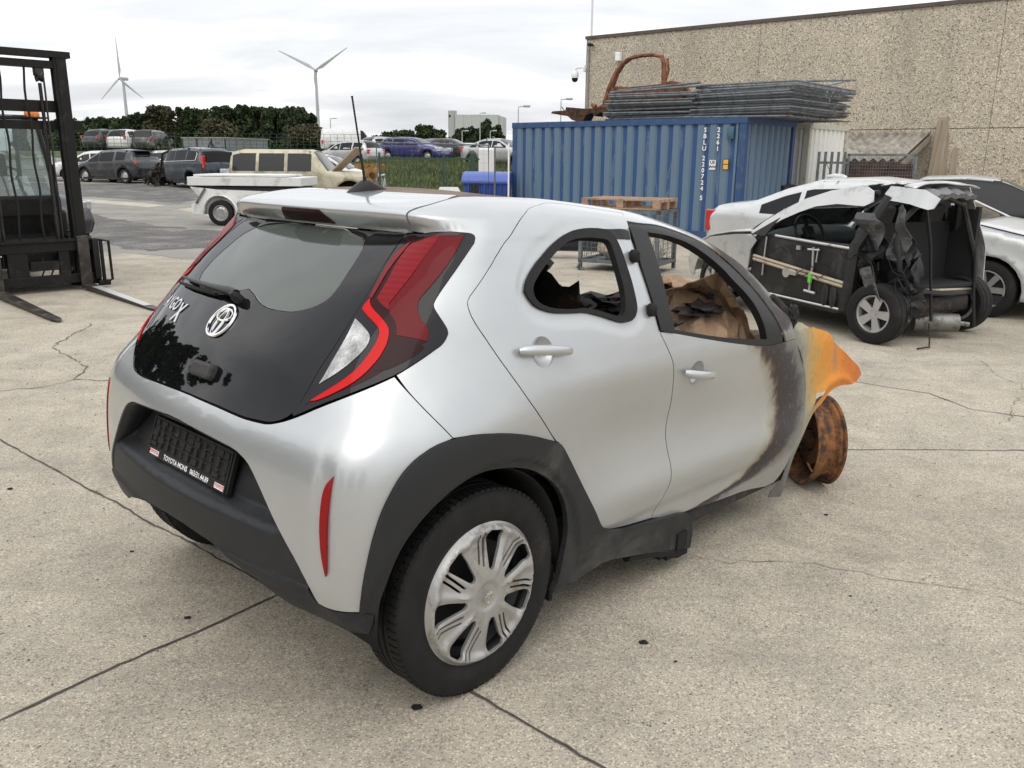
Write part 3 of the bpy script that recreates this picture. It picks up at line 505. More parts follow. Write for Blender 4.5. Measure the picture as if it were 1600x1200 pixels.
for mir in (False,True):
    s_=-1 if mir else 1
    kw=dict(mirror=mir)
    q=panel('quarter_panel',PL['quarter'],M_SILB,HERO,disp=D_,attrs=ba,**kw)
    d1=panel('rear_door',PL['rear_door'],M_SILB,HERO,gap=.0021,res=.0125,edge=.010,holes=[PL['seal_in'],st_hole_uv(bowl_hole(HH[0]))],disp=D_,attrs=ba,**kw)
    d2=panel('front_door',PL['front_door'],M_SILB,HERO,holes=[st_hole_uv(bowl_hole(HH[1]))],disp=D_,attrs=ba,res=.018,gap=.0021,**kw)
    panel('window_seal',PL['seal_out'],M_RUB,d1,holes=[PL['seal_in']],off=.009,thick=.022,gap=0,disp=D_,**kw)
    panel('window_trim',PL['door_trim_tri'],M_BLK,d1,off=.004,thick=.008,gap=0,disp=D_,**kw)
    panel('window_frame',PL['fw_out'],M_BLK if not mir else M_BLK,d2,holes=[PL['fw_in']],off=-.004,thick=.03,gap=0,disp=D_,**kw)
    panel('pillar_trim',PL['bpillar'],M_BLK,d2,off=.007,thick=.012,gap=0,disp=D_,**kw)
    for h,dd,hs in ((HH[0],d1,uv2st([HH[0]])[0]),(HH[1],d2,uv2st([HH[1]])[0])):
        # recessed finger bowl and the bar handle across it
        c=hs*[s_,1]; P0,N0=surfpt(np.array([c]),0,D_); P0,N0=P0[0],N0[0]
        fx=np.array([1.,0,-.13]) if hs[0]<2 else np.array([1,0,-.18]); fx-=N0*(fx@N0); fx/=np.linalg.norm(fx); fz=np.cross(N0,fx); fz*=np.sign(fz[2])
        Mh=Matrix([[fx[i],N0[i],fz[i],P0[i]] for i in range(3)]+[[0,0,0,1]])
        b=MB(); b.lathe([(.0,-.026),(.014,-.0255),(.028,-.021),(.038,-.012),(.0450,-.001),(.0475,.0008)],28); b.v=[tuple(Mh@Vector(v)) for v in b.v]; b.build('handle_bowl',M_SIL,dd)
        L=.105; pr=[]
        b=MB(); pts=[(-L,.010,0),(-L+.012,.020,0),(-L+.04,.029,0),(0,.033,0),(L-.04,.029,0),(L-.012,.020,0),(L,.010,0)]
        b.tube(pts,[.010,.0145,.0165,.0165,.0165,.0145,.010],14,M=Mh,flat=1.0)
        b.build('door_handle',M_SIL,dd)
        
    for hp in ((6.000,11.55),(6.03,9.60)):
        P0,N0=surfpt(uv2st([hp])*[s_,1],.012,D_); P0=P0[0]
        b=MB(); b.tube([P0-[0,0,.022],P0-[0,0,.012],P0+[0,0,.012],P0+[0,0,.022]],[.012,.020,.020,.012],10); b.build('hinge_cover',M_RUB,d1)
    lt=panel('taillight',PL['light'],M_GLOSS,HERO,off=.004,thick=.03,gap=.001,**kw)
    for n_,k_,m_,o_ in (('lamp_lens','field',L_FIELD,.0044),('lamp_lens','red_dark',L_DARK,.0052),('lamp_lens','red_mid',L_MID,.0056),('lamp_lens','red_pale',L_PALE,.0062),('lamp_strip','strip_top',L_TOP,.0068),('lamp_strip','strip',L_STRIP,.0074),('reversing_lamp','lamp_white',L_WHITE,.0062)):
        panel(n_,PL[k_],m_,lt,off=o_,thick=.004,gap=0,smooth=2,**kw)
    panel('arch_cladding',PL['cladding'],M_CLAD,HERO,off=.014,thick=.02,gap=0,disp=lambda st,P:D_(st,P)*.5-.011*sm(.428-np.hypot(P[:,0],P[:,2]-.335),0,.016),res=.014,**kw)
    panel('reflector',PL['reflector'],L_REFL,HERO,off=.003,thick=.01,gap=0,**kw)
BUMP=panel('bumper',half([(a,b) for a,b in PL['bumper_half']]) if 0 else PL['bumper_half'],M_SIL,HERO) if 0 else None
bh=PL['bumper_half']
lo_i=min(range(len(bh)),key=lambda i:abs(bh[i][0]-.39)+abs(bh[i][1]-5.43))
top=[p for p in bh[:6] if p[0]>.05]
bum=[(0,bh[0][1]+.03)]+bh[1:-1]+[(0,bh[-1][1]+.06)]
full=bum[1:-1]; full=[(0,bum[0][1])]+full+[(0,bum[-1][1])]+[(-a,b) for a,b in full[::-1]]
def bump_disp(st,P):
    # soft pinch round the reflector and lip above the number plate
    y=np.abs(P[:,1]); z=P[:,2]; s=np.abs(st[:,0])
    r=uv2st(PL['reflector']); c=r.mean(0)
    d=-.010*np.exp(-((s-c[0]+.012)/.022)**2-((z-.64)/.17)**4)
    return d
rf=uv2st(PL['reflector']); 
panel('rear_bumper',full,M_SIL,HERO,disp=lambda st,P:bump_disp(st,P)+D_(st,P),thick=.012)
dh=PL['dark_half']; dfull=[(0,dh[0][1]-.01)]+dh[1:-1]+[(0,dh[-1][1])]; dfull=dfull+[(-a,b) for a,b in dfull[1:-1][::-1]]
def dark_disp(st,P):
    z=P[:,2]; y=np.abs(P[:,1])
    side=1-sm(y,.50,.60)
    rec=(-.062*sm(z,.572,.612)-.030*sm(z,.61,.73))*side
    lip=.010*sm(.46-z,0,.015)*(1-sm(.43-z,0,.02)*.5)
    return rec+lip-.006
panel('lower_bumper',dfull,M_CLAD,HERO,disp=dark_disp,thick=.015,gap=0,res=.016)
ch=[q_ for q_ in PL['bumper_half'][-14:] if q_[0]>.05]; ch=ch+[(-a,b_) for a,b_ in ch[::-1]]; ch=uv2st(np.array(ch)); cc=[]
for p_,q_ in zip(ch[:-1],ch[1:]):
    n_=max(1,int(np.linalg.norm(q_-p_)/.02)); cc+=[p_+(q_-p_)*k/n_ for k in range(n_)]
cc.append(ch[-1]); cc=np.array(cc); b=MB(); V=[]
for d_ in (-.004,-.05,-.115): V+=[tuple(x) for x in surfpt(cc,d_)[0]]
n_=len(cc); b.add(V,[(j*n_+i,j*n_+i+1,(j+1)*n_+i+1,(j+1)*n_+i) for j in range(2) for i in range(n_-1)],True); o=b.build('plate_recess',M_CLAD,HERO); md=o.modifiers.new('s','SOLIDIFY'); md.thickness=.004
hh=PL['hatch_half']; hf=[(0,13.15)]+[(2.06,13.15)]+hh[1:-1]+[(0,hh[-1][1])]; hf=hf+[(-a,b) for a,b in hf[1:][::-1] if a>0]
gh=PL['glass_half']; gf=[(.62,12.72),(.74,12.65)]+gh[4:-2]; gf=[(0,12.74)]+gf; 
# wiper hump in the middle of the lower edge of the window
gf=gf+[(.02,10.12)]; gf=gf+[(-a,b) for a,b in gf[::-1] if a>.0]
HATCH=panel('tailgate',hf,M_GLOSS,HERO,holes=[gf],off=.003,thick=.006,gap=.002)
WIN=panel('rear_window',gf,M_HATCHGL,HATCH,off=.002,thick=.003,gap=0)
b=MB()
for v_ in np.linspace(10.45,12.35,7):
    w_=min(1.75,.75+.55*(v_-10.2)); b.tube([tuple(SPX) for SPX in surfpt(uv2st(np.array([(u_,v_-.06*abs(u_)) for u_ in np.linspace(-w_,w_,24)])),-.0035)[0]],.0011,4)
b.build('heating_wires',M_CHAR,WIN)
panel('seam_backing',[(-2.25,5.7),(2.25,5.7),(2.25,7.0),(-2.25,7.0)],M_RUB,HATCH,off=-.022,thick=.006,gap=0,smooth=0)  # dark backing added behind the tailgate seam, closes the see-through gap
sh=[(a,b) for a,b in PL['spoiler_half']]; sh=[(0,13.3)]+[(1,13.3)]+sh[2:]; sf=sh+[(-a,b) for a,b in sh[::-1] if a>0]
SPO=panel('spoiler',sf,M_SIL,HERO,thick=.02,gap=.002,res=.014)
panel('brake_light',[(-.62,14.10),(.66,14.10),(.48,15.05),(-.48,15.05)],L_DARK,SPO,off=.004,thick=.010,gap=0,smooth=0)
# roof skin: closes the hole inside the outermost ring of the surface
def roof():
    v=[];nx,ny=46,30
    xs=np.linspace(.13,1.22,nx); top=G[-4]
    for i,x in enumerate(xs):
        m=top[:,0]; j=np.searchsorted(m[2*NU:],x)+2*NU; j=min(j,len(top)-1)
        ye=abs(top[j,1])+.018; ze=top[j,2]
        if x<.40: ye=min(ye,.30+.20*math.sin(math.pi/2*min(1,(x-.13)/.24)))
        ze=float(np.interp(x,top[4*NU:,0],top[4*NU:,2]))-.012*max(0,(.45-x))/.3
        for k in range(ny):
            y=-ye+2*ye*k/(ny-1); kq=min(1,max(0,(x-.34)/.22)); v.append((x,y,ze+.0055-.020*kq+(.016-.012*kq)*(1-(y/ye)**2)*min(1,(x-.10)/.25)))
    f=[(i*ny+k,(i+1)*ny+k,(i+1)*ny+k+1,i*ny+k+1) for i in range(nx-1) for k in range(ny-1)]
    b=MB(); b.add(v,f,True); return b
M_CANVAS=pmat('canvas_roof',(.17,.125,.095),.85,var=.25,vscale=5,dirt=(.10,.08,.07),dscale=3,damt=.4,bmp=.25,bscale=300)
ro=roof().build('canvas_roof',M_CANVAS,HERO,recalc=False); md=ro.modifiers.new('s','SOLIDIFY'); md.thickness=.02
# antenna
b=MB(); P_=[]
for x,w,h in ((.10,.006,.0),(.115,.014,.012),(.14,.022,.028),(.165,.026,.043),(.19,.029,.047),(.215,.031,.036),(.25,.030,.020),(.285,.022,.008),(.305,.006,.0)): P_.append((x,w,h))
V=[];F=[]
for x,w,h in P_:
    zb=1.492+ (x-.10)*.05
    for k in range(9):
        t_=math.pi*k/8; V.append((x,w*math.cos(t_),zb+max(0,h)*math.sin(t_)**.8+ .0))
for i in range(len(P_)-1):
    for k in range(8): F.append((i*9+k,i*9+k+1,(i+1)*9+k+1,(i+1)*9+k))
b.add(V,F,True); AB=b.build('antenna_base',M_BLK,HERO)
b=MB(); pts=[(.180+(.128-.180)*t_,0,1.535+(1.817-1.535)*t_) for t_ in np.linspace(0,1,60)]
b.tube(pts,[(.0042 if k<20 else .0030)+(.0006 if k%2 else 0) for k in range(60)],8); b.tube([pts[0],(.178,0,1.551)],.0065,8); b.tube([pts[-2],pts[-1]],.0042,8); b.build('antenna_mast',M_BLK,HERO)
# ---- things on the tailgate
def on_surf(stc,off=0):
    P0,N0=surfpt(np.array([stc]),off); return P0[0],N0[0]
def map_flat(v,c,rot=0,off=.006,mat=None):
    a=np.array(v,float); R_=np.array([[math.cos(rot),-math.sin(rot)],[math.sin(rot),math.cos(rot)]]); st=a[:,:2]@R_.T+c
    P0,N0=surfpt(st,0); return P0+N0*(off+a[:,2])[:,None]
cS=uv2st([(-.02,9.03)])[0]
kt=_tv; 
def ring(cx,cy,rx,ry,w,n=44,h=.005):
    v=[];f=[]
    for k in range(n):
        t_=2*math.pi*k/n
        for rr,zz in ((-w,0),(-w*.6,h),(w*.6,h),(w,0)):
            v.append((cx+(rx+rr)*math.cos(t_),cy+(ry+rr)*math.sin(t_),zz))
    for k in range(n):
        for i in range(3): a=k*4+i; c_=((k+1)%n)*4+i; f.append((a,a+1,c_+1,c_))
    return v,f
V=[];F=[]
for r_ in (ring(0,0,.066,.047,.0045),ring(0,-.006,.019,.038,.0032),ring(0,.017,.046,.0175,.0032)):
    k=len(V); V+=r_[0]; F+=[tuple(i+k for i in q_) for q_ in r_[1]]
Q_=map_flat(V,cS); b=MB(); b.add([tuple(x) for x in Q_],F,True); b.build('badge',M_CHROME,HATCH)
v,f=text_mesh('AYGO',.058,.0015,2,.0012); v2,f2=text_mesh('X',.082,.0015,2,.0022)
cT=uv2st([(-1.80,9.05)])[0]; cX=uv2st([(-1.30,8.83)])[0]
v=[(a*1.15,c*1.0,d) for a,c,d in v]
Q_=map_flat(v,cT,-.0,.006); b=MB(); b.add([tuple(x) for x in Q_],f)
Q_=map_flat(v2,cX,0,.006); b.add([tuple(x) for x in Q_],f2); b.build('model_lettering',M_CHROME,HATCH,recalc=False)
# wiper
def SP(u,v_,off): return on_surf(uv2st([(u,v_)])[0],off)[0]
b=MB(); pa=[SP(u,9.80+.09*abs(u)/2.1+.0,o) for u,o in ((.02,.03),(-.15,.034),(-.45,.034),(-.9,.03),(-1.5,.027),(-2.1,.02))]
b.tube(pa,[.017,.019,.015,.012,.009,.004],10,flat=.75); b.build('wiper_arm',M_BLK,HATCH)
b=MB(); pa=[SP(u,9.70,.016) for u in (-.55,-1.0,-1.5,-2.05)]; b.tube(pa,[.006,.007,.007,.005],6); b.build('wiper_blade',M_RUB,HATCH)
b=MB(); p0=SP(.02,9.74,.0); p1=SP(.02,9.74,.045); b.tube([p0,p0*.4+p1*.6,p1],[.017,.016,.008],14); b.build('wiper_pivot',M_BLK,HATCH)
P0,N0=on_surf(uv2st([(.24,7.50)])[0],0)
ax=np.cross([0,0,1.],N0); ax/=np.linalg.norm(ax); az=np.cross(N0,ax)
Mc=Matrix([[ax[i],N0[i],az[i],P0[i]] for i in range(3)]+[[0,0,0,1]])
b=MB(); b.box(-.058,.058,-.01,.030,-.024,.026,Mc,b=.012); b.build('tailgate_grip',M_CLAD,HATCH)
# number plate holder
tp=Vector((-.4905,0,.7385)); bt=Vector((-.5283,0,.616)); up=(tp-bt).normalized(); nr=Vector((0,-1,0)).cross(up); nr=nr if nr.x<0 else -nr
MP=Matrix([[0,up.x,nr.x,(tp.x+bt.x)/2],[-1,up.y,nr.y,0],[0,up.z,nr.z,(tp.z+bt.z)/2],[0,0,0,1]])  # x right, y up, z out
PH=MB(); PH.box(-.265,.265,-.068,.068,-.020,0,MP,b=.004); PHO=PH.build('plate_holder',pmat('holder_plastic',(.012,.012,.012),.35),HERO)
b=MB()
for x in (-.262,.256): b.box(x,x+.006,-.066,.066,0,.006,MP)
b.box(-.256,.256,.062,.067,0,.006,MP); b.box(-.256,.256,-.040,-.036,0,.006,MP)
rn=random.Random(3)
for x in np.linspace(-.235,.235,11):
    y=-.030
    while y<.052:
        h=rn.choice((.012,.018,.030)); 
        w=rn.choice((.016,.020,.034)) 
        b.box(x-w/2,x+w/2,y,min(y+h,.058),0,rn.choice((.0025,.004,.0055)),MP); y+=h+.004
for y in (-.006,.022): b.box(-.25,.25,y,y+.0025,0,.0062,MP)
b.build('plate_grid',pmat('holder_plastic_satin',(.02,.02,.02),.3),PHO)
for x in (-.105,.095): b=MB(); b.tube([MP@Vector((x,.034,0)),MP@Vector((x,.034,.008))],.0045,8); b.build('screw',M_CHROME,PHO)
v,f=text_mesh('TOYOTA MONS   065/31.44.89',.0235,.0,2,.0006); b=MB(); b.add([tuple(MP@Vector((a*.98,c-.0535,.0012))) for a,c,d in v],f); b.build('dealer_lettering',M_PRINT,PHO,recalc=False)
for x in (-.226,.226):
    b=MB(); b.box(x-.034,x+.034,-.0615,-.0445,0,.0012,MP); so=b.build('sticker',M_PRINT,PHO)
    b=MB(); v,f=text_mesh('TOYOTA',.0155,.0,2,.0004); b.add([tuple(MP@Vector((a+x,c-.053,.0022))) for a,c,d in v],f); b.build('sticker_lettering',M_REDP,so,recalc=False)
# ---- wheels
def tyre_mb(R=.328,rim=.222,w=.175,groove=True):
    h=w/2; b=MB()
    pr=[(rim-.004,-h*.80),(rim+.006,-h*.93),(rim+.030,-h*1.02),(rim+.055,-h*1.04),(R-.030,-h*1.0),(R-.012,-h*.93),(R-.004,-h*.80)]
    if groove:
        for y in (-.5,-.17,.17,.5): pr+=[(R-.001,(y-.055)*h),(R-.009,(y-.05)*h),(R-.009,(y+.05)*h),(R-.001,(y+.055)*h)]
    pr+=[(r,-y) for r,y in pr[:7][::-1]]
    b.lathe(pr,96); 
    return b
def tread_blocks(b,R=.328,w=.175,n=84):
    h=w/2
    for k in range(n):
        t=2*math.pi*k/n
        for sg in (-1,1):
            M=Matrix.Rotation(-t,4,'Y')
            b.box(R-.008,R+.0012,sg*h*.62-.018,sg*h*.62+.018,-.0085,.0085,M)
    return b
def steel_rim(b,R=.226,w=.15,face=.02,n=48):
    """flanged barrel, outward = -Y"""
    h=w/2
    pr=[(R,-h),(R+.004,-h+.004),(R,-h+.012),(R-.012,-h+.016),(R-.012,-h+.030),(R-.034,-h+.045),(R-.034,.0),(R-.018,.018),(R-.013,.030),(R-.012,h-.016),(R,h-.012),(R+.004,h-.004),(R,h),
        (R-.008,h-.002),(R-.018,h-.014),(R-.024,.024),(R-.040,.0),(R-.040,-h+.048),(R-.018,-h+.026),(R-.018,-h+.012),(R-.010,-h)]
    b.lathe(pr,n,close=True); return b
def hubcap(n=7,R=.238):
    b=MB(); circ=lambda r,m:[np.array((r*math.cos(2*math.pi*k/m),r*math.sin(2*math.pi*k/m))) for k in range(m)]
    holes=[]
    P=lambda r,a:np.array((r*math.cos(a),r*math.sin(a)))
    for k in range(n):
        a=2*math.pi*k/n
        # large window with slanted sides
        holes.append(np.array([P(.082,a-.13),P(.090,a-.21),P(.150,a-.275),P(.197,a-.265),P(.206,a-.215),P(.208,a+.02),P(.198,a+.085),P(.150,a+.075),P(.092,a+.045),P(.083,a-.03)]))
        # twin thin slots
        holes.append(np.array([P(.098,a+.225),P(.150,a+.150),P(.205,a+.120),P(.208,a+.160),P(.155,a+.200),P(.104,a+.285)]))
        holes.append(np.array([P(.112,a+.360),P(.155,a+.262),P(.203,a+.220),P(.207,a+.252),P(.160,a+.305),P(.117,a+.410)]))
    out=np.array(circ(R,72)); V,T=cdt_mesh(out,holes,.0065,.006)
    r=np.linalg.norm(V,axis=1); th=np.arctan2(V[:,1],V[:,0])
    ph=((th*n/(2*math.pi))%1.0)*2*math.pi/n  # angle inside a unit
    y=-.010-.020*(1-sm(r,.05,.20))+.012*sm(r,.212,R)-.012*sm(r,.18,.208)*(1-sm(r,.212,.222))
    # blades: raised ridges between slots and windows
    blade=.0*ph+1.0*np.clip(1-np.abs(ph-.52)/.13,0,1)+.45*np.clip(1-np.abs(ph-.13)/.05,0,1)
    y-= .009*blade*sm(r,.05,.10)*(1-sm(r,.20,.215)); y-= -.006*sm(.05-r,0,.012)
    n_=len(V); V3=[(a,yy,c) for (a,c),yy in zip(V,y)]+[(a,yy+.010,c) for (a,c),yy in zip(V,y)]
    F=[tuple(int(i) for i in t) for t in T]+[tuple(int(i)+n_ for i in t[::-1]) for t in T]
    ed=set((int(t[i]),int(t[(i+1)%3])) for t in T for i in range(3)); F+=[(b_,a_,a_+n_,b_+n_) for a_,b_ in ed if (b_,a_) not in ed]
    b.add(V3,F,True); return b
M_HUB=pmat('hubcap_silver',(.37,.365,.35),.36,metal=.45,dirt=(.17,.12,.08),dscale=11,damt=.22,coat=.3)
WX=-.745
def rear_wheel(sg):
    o=empty('rear_wheel',(0,sg*-.745,.328)); o.parent=HERO
    if sg<0: o.rotation_euler=(0,0,math.pi)
    t_=tyre_mb(); tread_blocks(t_); t_.build('tyre',M_TYRE,o)
    r_=MB(); steel_rim(r_,.228,.155); r_.lathe([(.19,-.030),(.16,-.044),(.13,-.030),(.06,-.035),(.0,-.035)],32); r_.build('rim',M_BLK,o)
    d=MB(); d.tube([(0,.02,0),(0,.035,0)],.115,32); d.build('brake_drum',M_RUSTD,o)
    h_=hubcap(); hc=h_.build('hubcap',M_HUB,o,loc=(0,-.078,0)); hc.rotation_euler=(0,.32,0)
    v=[];f=[]
    for r__ in (ring(0,0,.019,.019,.0015,24,.002),ring(0,0,.006,.0175,.0013,20,.002),ring(0,.005,.015,.007,.0013,20,.002)):
        k=len(v); v+=r__[0]; f+=[tuple(i+k for i in q_) for q_ in r__[1]]
    bb=MB(); bb.add([(a,-.027-d_-.0115,c) for a,c,d_ in v],f,True); bo=bb.build('hub_badge',M_CHROME,hc)
    return o
RW=rear_wheel(1); RW2=rear_wheel(-1)
STEER=math.radians(50)
for sg in (1,-1):
    o=empty('front_wheel',(2.43,sg*-.745,.325)); o.parent=HERO; o.rotation_euler=(0,0,STEER+(math.pi if sg<0 else 0))
    r_=MB(); steel_rim(r_,.224,.150); r_.lathe([(.195,-.050),(.17,-.058),(.12,-.045),(.06,-.055),(.0,-.055)],32); r_.build('rim',M_RUST,o)
    d=MB(); d.lathe([(.06,.0),(.125,.0),(.125,.012),(.06,.012)],32,close=True); d.tube([(0,-.05,0),(0,.06,0)],.05,16); d.box(.04,.13,-.03,.06,-.06,.06,b=.01); d.tube([(0,.03,0),(-.05,.16,.02)],.03,8); d.build('brake_disc',M_RUSTD,o)
# ---- inner structure
b=MB()
b.box(.30,1.98,-.70,.70,.225,.30,b=.02)           # floor pan
b.build('floor_pan',M_CHAR,HERO)
for sg in (1,-1):   # rear wheel housings
    b=MB(); V=[];F=[];n=20
    for k in range(n+1):
        t_=math.radians(-8)+math.radians(196)*k/n
        for y in (.805,.50): V.append((.385*math.cos(t_),-sg*y,.335+.385*math.sin(t_)))
    for k in range(n): F.append((2*k,2*k+1,2*k+3,2*k+2))
    b.add(V,F,True)
    b.add([(.385*math.cos(t_),-sg*.50,.335+.385*math.sin(t_)) for t_ in [math.radians(-8)+math.radians(196)*k/n for k in range(n+1)]],[tuple(range(n+1))])
    o=b.build('wheel_housing',M_RUB,HERO); md=o.modifiers.new('s','SOLIDIFY'); md.thickness=.006
b=MB(); b.box(-.38,.30,-.50,.50,.47,.50); b.box(-.40,-.38,-.50,.50,.47,.74); b.build('boot_floor',M_CHAR,HERO)
b=MB() # beam axle, exhaust, tank
b.tube([(-.05,-.62,.25),(-.02,0,.27),(-.05,.62,.25)],.035,10); b.tube([(-.30,.32,.36),(-.10,.32,.36)],.06,14); b.tube([(-.15,.3,.27),(.9,.12,.22),(1.8,.08,.22)],.022,8); b.build('rear_axle',M_RUSTD,HERO)
# mud flap and broken sill ends
for s_ in (-1,1): b=MB(); b.box(.350,.368,min(s_*.80,s_*.69),max(s_*.80,s_*.69),.165,.30,b=.005); b.build('mud_flap',M_RUB,HERO)
b=MB(); rn=random.Random(4)
for k in range(14):
    x=1.02+.16*rn.random(); z=.205-.10*rn.random(); y=-.80+.06*rn.random()
    b.box(x-.05*rn.random(),x+.05*rn.random()+.01,y-.02,y+.015,z-.02,z+.05,TR(rz=rn.uniform(-.2,.2)*.1,ry=0))
b.tube([(.78,-.80,.20),(.95,-.80,.17),(1.08,-.81,.13),(1.12,-.80,.10)],[.02,.025,.018,.01],7)
b.build('broken_sill_trim',M_RUB,HERO)
# painted sill behind the doors
b=MB(); b.box(.45,2.05,-.795,-.72,.21,.335,b=.01); b.box(.45,2.05,.72,.795,.21,.335,b=.01); b.build('sill',M_CHAR,HERO)
# burnt-out seats
def lump(b,c,r,n=10,seed=0,sq=(1,1,1),amp=.25):
    rr=random.Random(seed); bm=bmesh.new(); bmesh.ops.create_icosphere(bm,subdivisions=3,radius=1)
    import mathutils.noise as mn
    for v in bm.verts:
        k=1+amp*mn.noise(v.co*2.2+Vector((seed*3.1,seed,0)))+amp*.5*mn.noise(v.co*6+Vector((seed,0,0)))
        v.co=Vector((v.co.x*r*sq[0],v.co.y*r*sq[1],v.co.z*r*sq[2]))*k+Vector(c)
    bm.verts.index_update(); b.add([v.co[:] for v in bm.verts],[[v.index for v in f.verts] for f in bm.faces],True); bm.free(); return b
b=MB()
for sg in (1,-1):
    b.box(-.03,.09,-.56*sg if sg<0 else .04,.56 if sg<0 else .56,.0,.1) if 0 else None
M1=TR(x=-.02,z=.60,ry=-.32)
b.box(-.05,.05,-.60,.60,-.16,.44,M1,b=.04); b.box(.0,.50,-.60,.60,.36,.52,b=.05)
for y in (-.36,.36):
    b.box(-.035,.035,y-.13,y+.13,.47,.62,M1,b=.03); b.tube([M1@Vector((0,y-.05,.43)),M1@Vector((0,y-.05,.5))],.008,6)
b.build('rear_seat',M_CHAR,HERO)
b=MB()
for y in (-.37,.37): # bare front seat frames
    for s2 in (-.22,.22):
        b.tube([(.95,y+s2,.34),(1.40,y+s2,.40)],.018,7); b.tube([(.98,y+s2,.38),(.86,y+s2,.70),(.74,y+s2*.8,.98)],[.02,.018,.014],7)
    b.tube([(.74,y-.18,.98),(.72,y,1.02),(.74,y+.18,.98)],.013,7)
    for z in (.5,.62,.76,.88): b.tube([(.93-(z-.5)*.4,y-.21,z),(.93-(z-.5)*.4,y+.21,z)],.005,5)
    lump(b,(1.18,y,.40),.24,seed=int(5+y*10),sq=(1,.9,.35),amp=.5)
b.build('seat_frame',M_RUSTD,HERO)
# dashboard remains, bulkhead, tunnel debris
b=MB(); lump(b,(1.70,.0,.66),.52,seed=3,sq=(.28,1.0,.26),amp=.4); lump(b,(1.90,.0,.60),.5,seed=9,sq=(.16,1.1,.42),amp=.3); lump(b,(.62,-.25,.62),.30,seed=12,sq=(1.2,1,.5),amp=.7); lump(b,(.55,.25,.60),.28,seed=13,sq=(1,1,.6),amp=.7)
b.tube([(1.62,-.62,.86),(1.62,.62,.86)],.022,8); b.build('burnt_dashboard',M_CHAR,HERO)
# engine remains
b=MB(); lump(b,(2.35,.05,.48),.42,seed=21,sq=(.7,.9,.5),amp=.5); b.tube([(2.1,-.5,.40),(2.85,-.46,.42)],.035,6); b.tube([(2.1,.5,.40),(2.85,.46,.42)],.035,6); b.tube([(2.85,-.5,.45),(2.88,0,.45),(2.85,.5,.45)],.04,8)
b.tube([(2.38,-.56,.50),(2.40,-.55,.76)],[.05,.06],10); b.tube([(2.38,.56,.50),(2.40,.55,.76)],[.05,.06],10); b.build('burnt_engine',M_RUSTD,HERO)
# crumpled brown covering paper
M_PAPER=pmat('brown_paper',(.30,.20,.125),.9,var=.18,vscale=6,dirt=(.04,.03,.026),dscale=5.5,damt=.42,bmp=.15,bscale=30)
def crumple(x0,x1,y0,y1,z0,seed,amp=.09,n=19,fold=None):
    import mathutils.noise as mn
    v=[];f=[]
    for i in range(n):
        for j in range(n):
            x=x0+(x1-x0)*i/(n-1); y=y0+(y1-y0)*j/(n-1); p=Vector((x*3.1+seed,y*3.1,seed))
            c=mn.cell(p*1.0); r=abs(mn.noise(p*1.3))*1.6+abs(mn.noise(p*2.9))*.8+abs(mn.noise(p*6))*.35
            edge=min(i,n-1-i,j,n-1-j)/(n*.28); z=z0+amp*r-amp*1.2*max(0,1-edge)
            if fold: z+=fold(x,y)
            v.append((x+.02*mn.noise(p*4),y+.02*mn.noise(p*4+Vector((7,0,0))),z))
    for i in range(n-1):
        for j in range(n-1): f.append((i*n+j,(i+1)*n+j,(i+1)*n+j+1,i*n+j+1))
    return v,f
for (a,s_) in (((1.22,2.02,-.74,-.10,.93),2),((.66,1.20,-.66,.05,.74),5),((1.10,1.70,-.1,.45,.72),8)):
    b=MB(); v,f=crumple(*a,s_,0.125 if s_==2 else .16,fold=(lambda x,y:.10*math.exp(-((x-1.52)/.14)**2)*(1-math.exp(-((y+.74)/.2)**2))) if s_==2 else None); b.add(v,f,False)
    o=b.build('paper_cover',M_PAPER,HERO,recalc=False); md=o.modifiers.new('s','SOLIDIFY'); md.thickness=.004
# burnt debris on the window line
b=MB(); rn=random.Random(9)
for k in range(26):
    x=.62+rn.random()*.55; y=-.62+rn.random()*.35; z=.93+rn.random()*.10*(1-abs(x-.9)*2)
    b.box(-.05,.05*rn.random()+.01,-.02,.02,-.004,.004,TR(x,y,z,rn.uniform(-1,1),rn.uniform(-.8,.8),rn.uniform(0,3)))
b.build('ash_flakes',M_CHAR,HERO)
# door mirror stump / melted strip along the A pillar
for sg in (1,-1):
    b=MB(); pr=[(1.84,1.10),(1.92,1.03),(1.96,.96),(1.97,.90)]
    pts=[(x,-sg*(.70+.10*(1.24-z)/.34),z) for x,z in pr]; b.tube(pts,[.014,.026,.032,.02],8)
    for k in range(8): lump(b,(1.93+.05*random.random(),-sg*(.78+.03*random.random()),.88+.14*random.random()),.035,seed=30+k,amp=.6,sq=(.7,.6,1.3))
    b.build('melted_pillar_trim',M_CHAR,HERO)
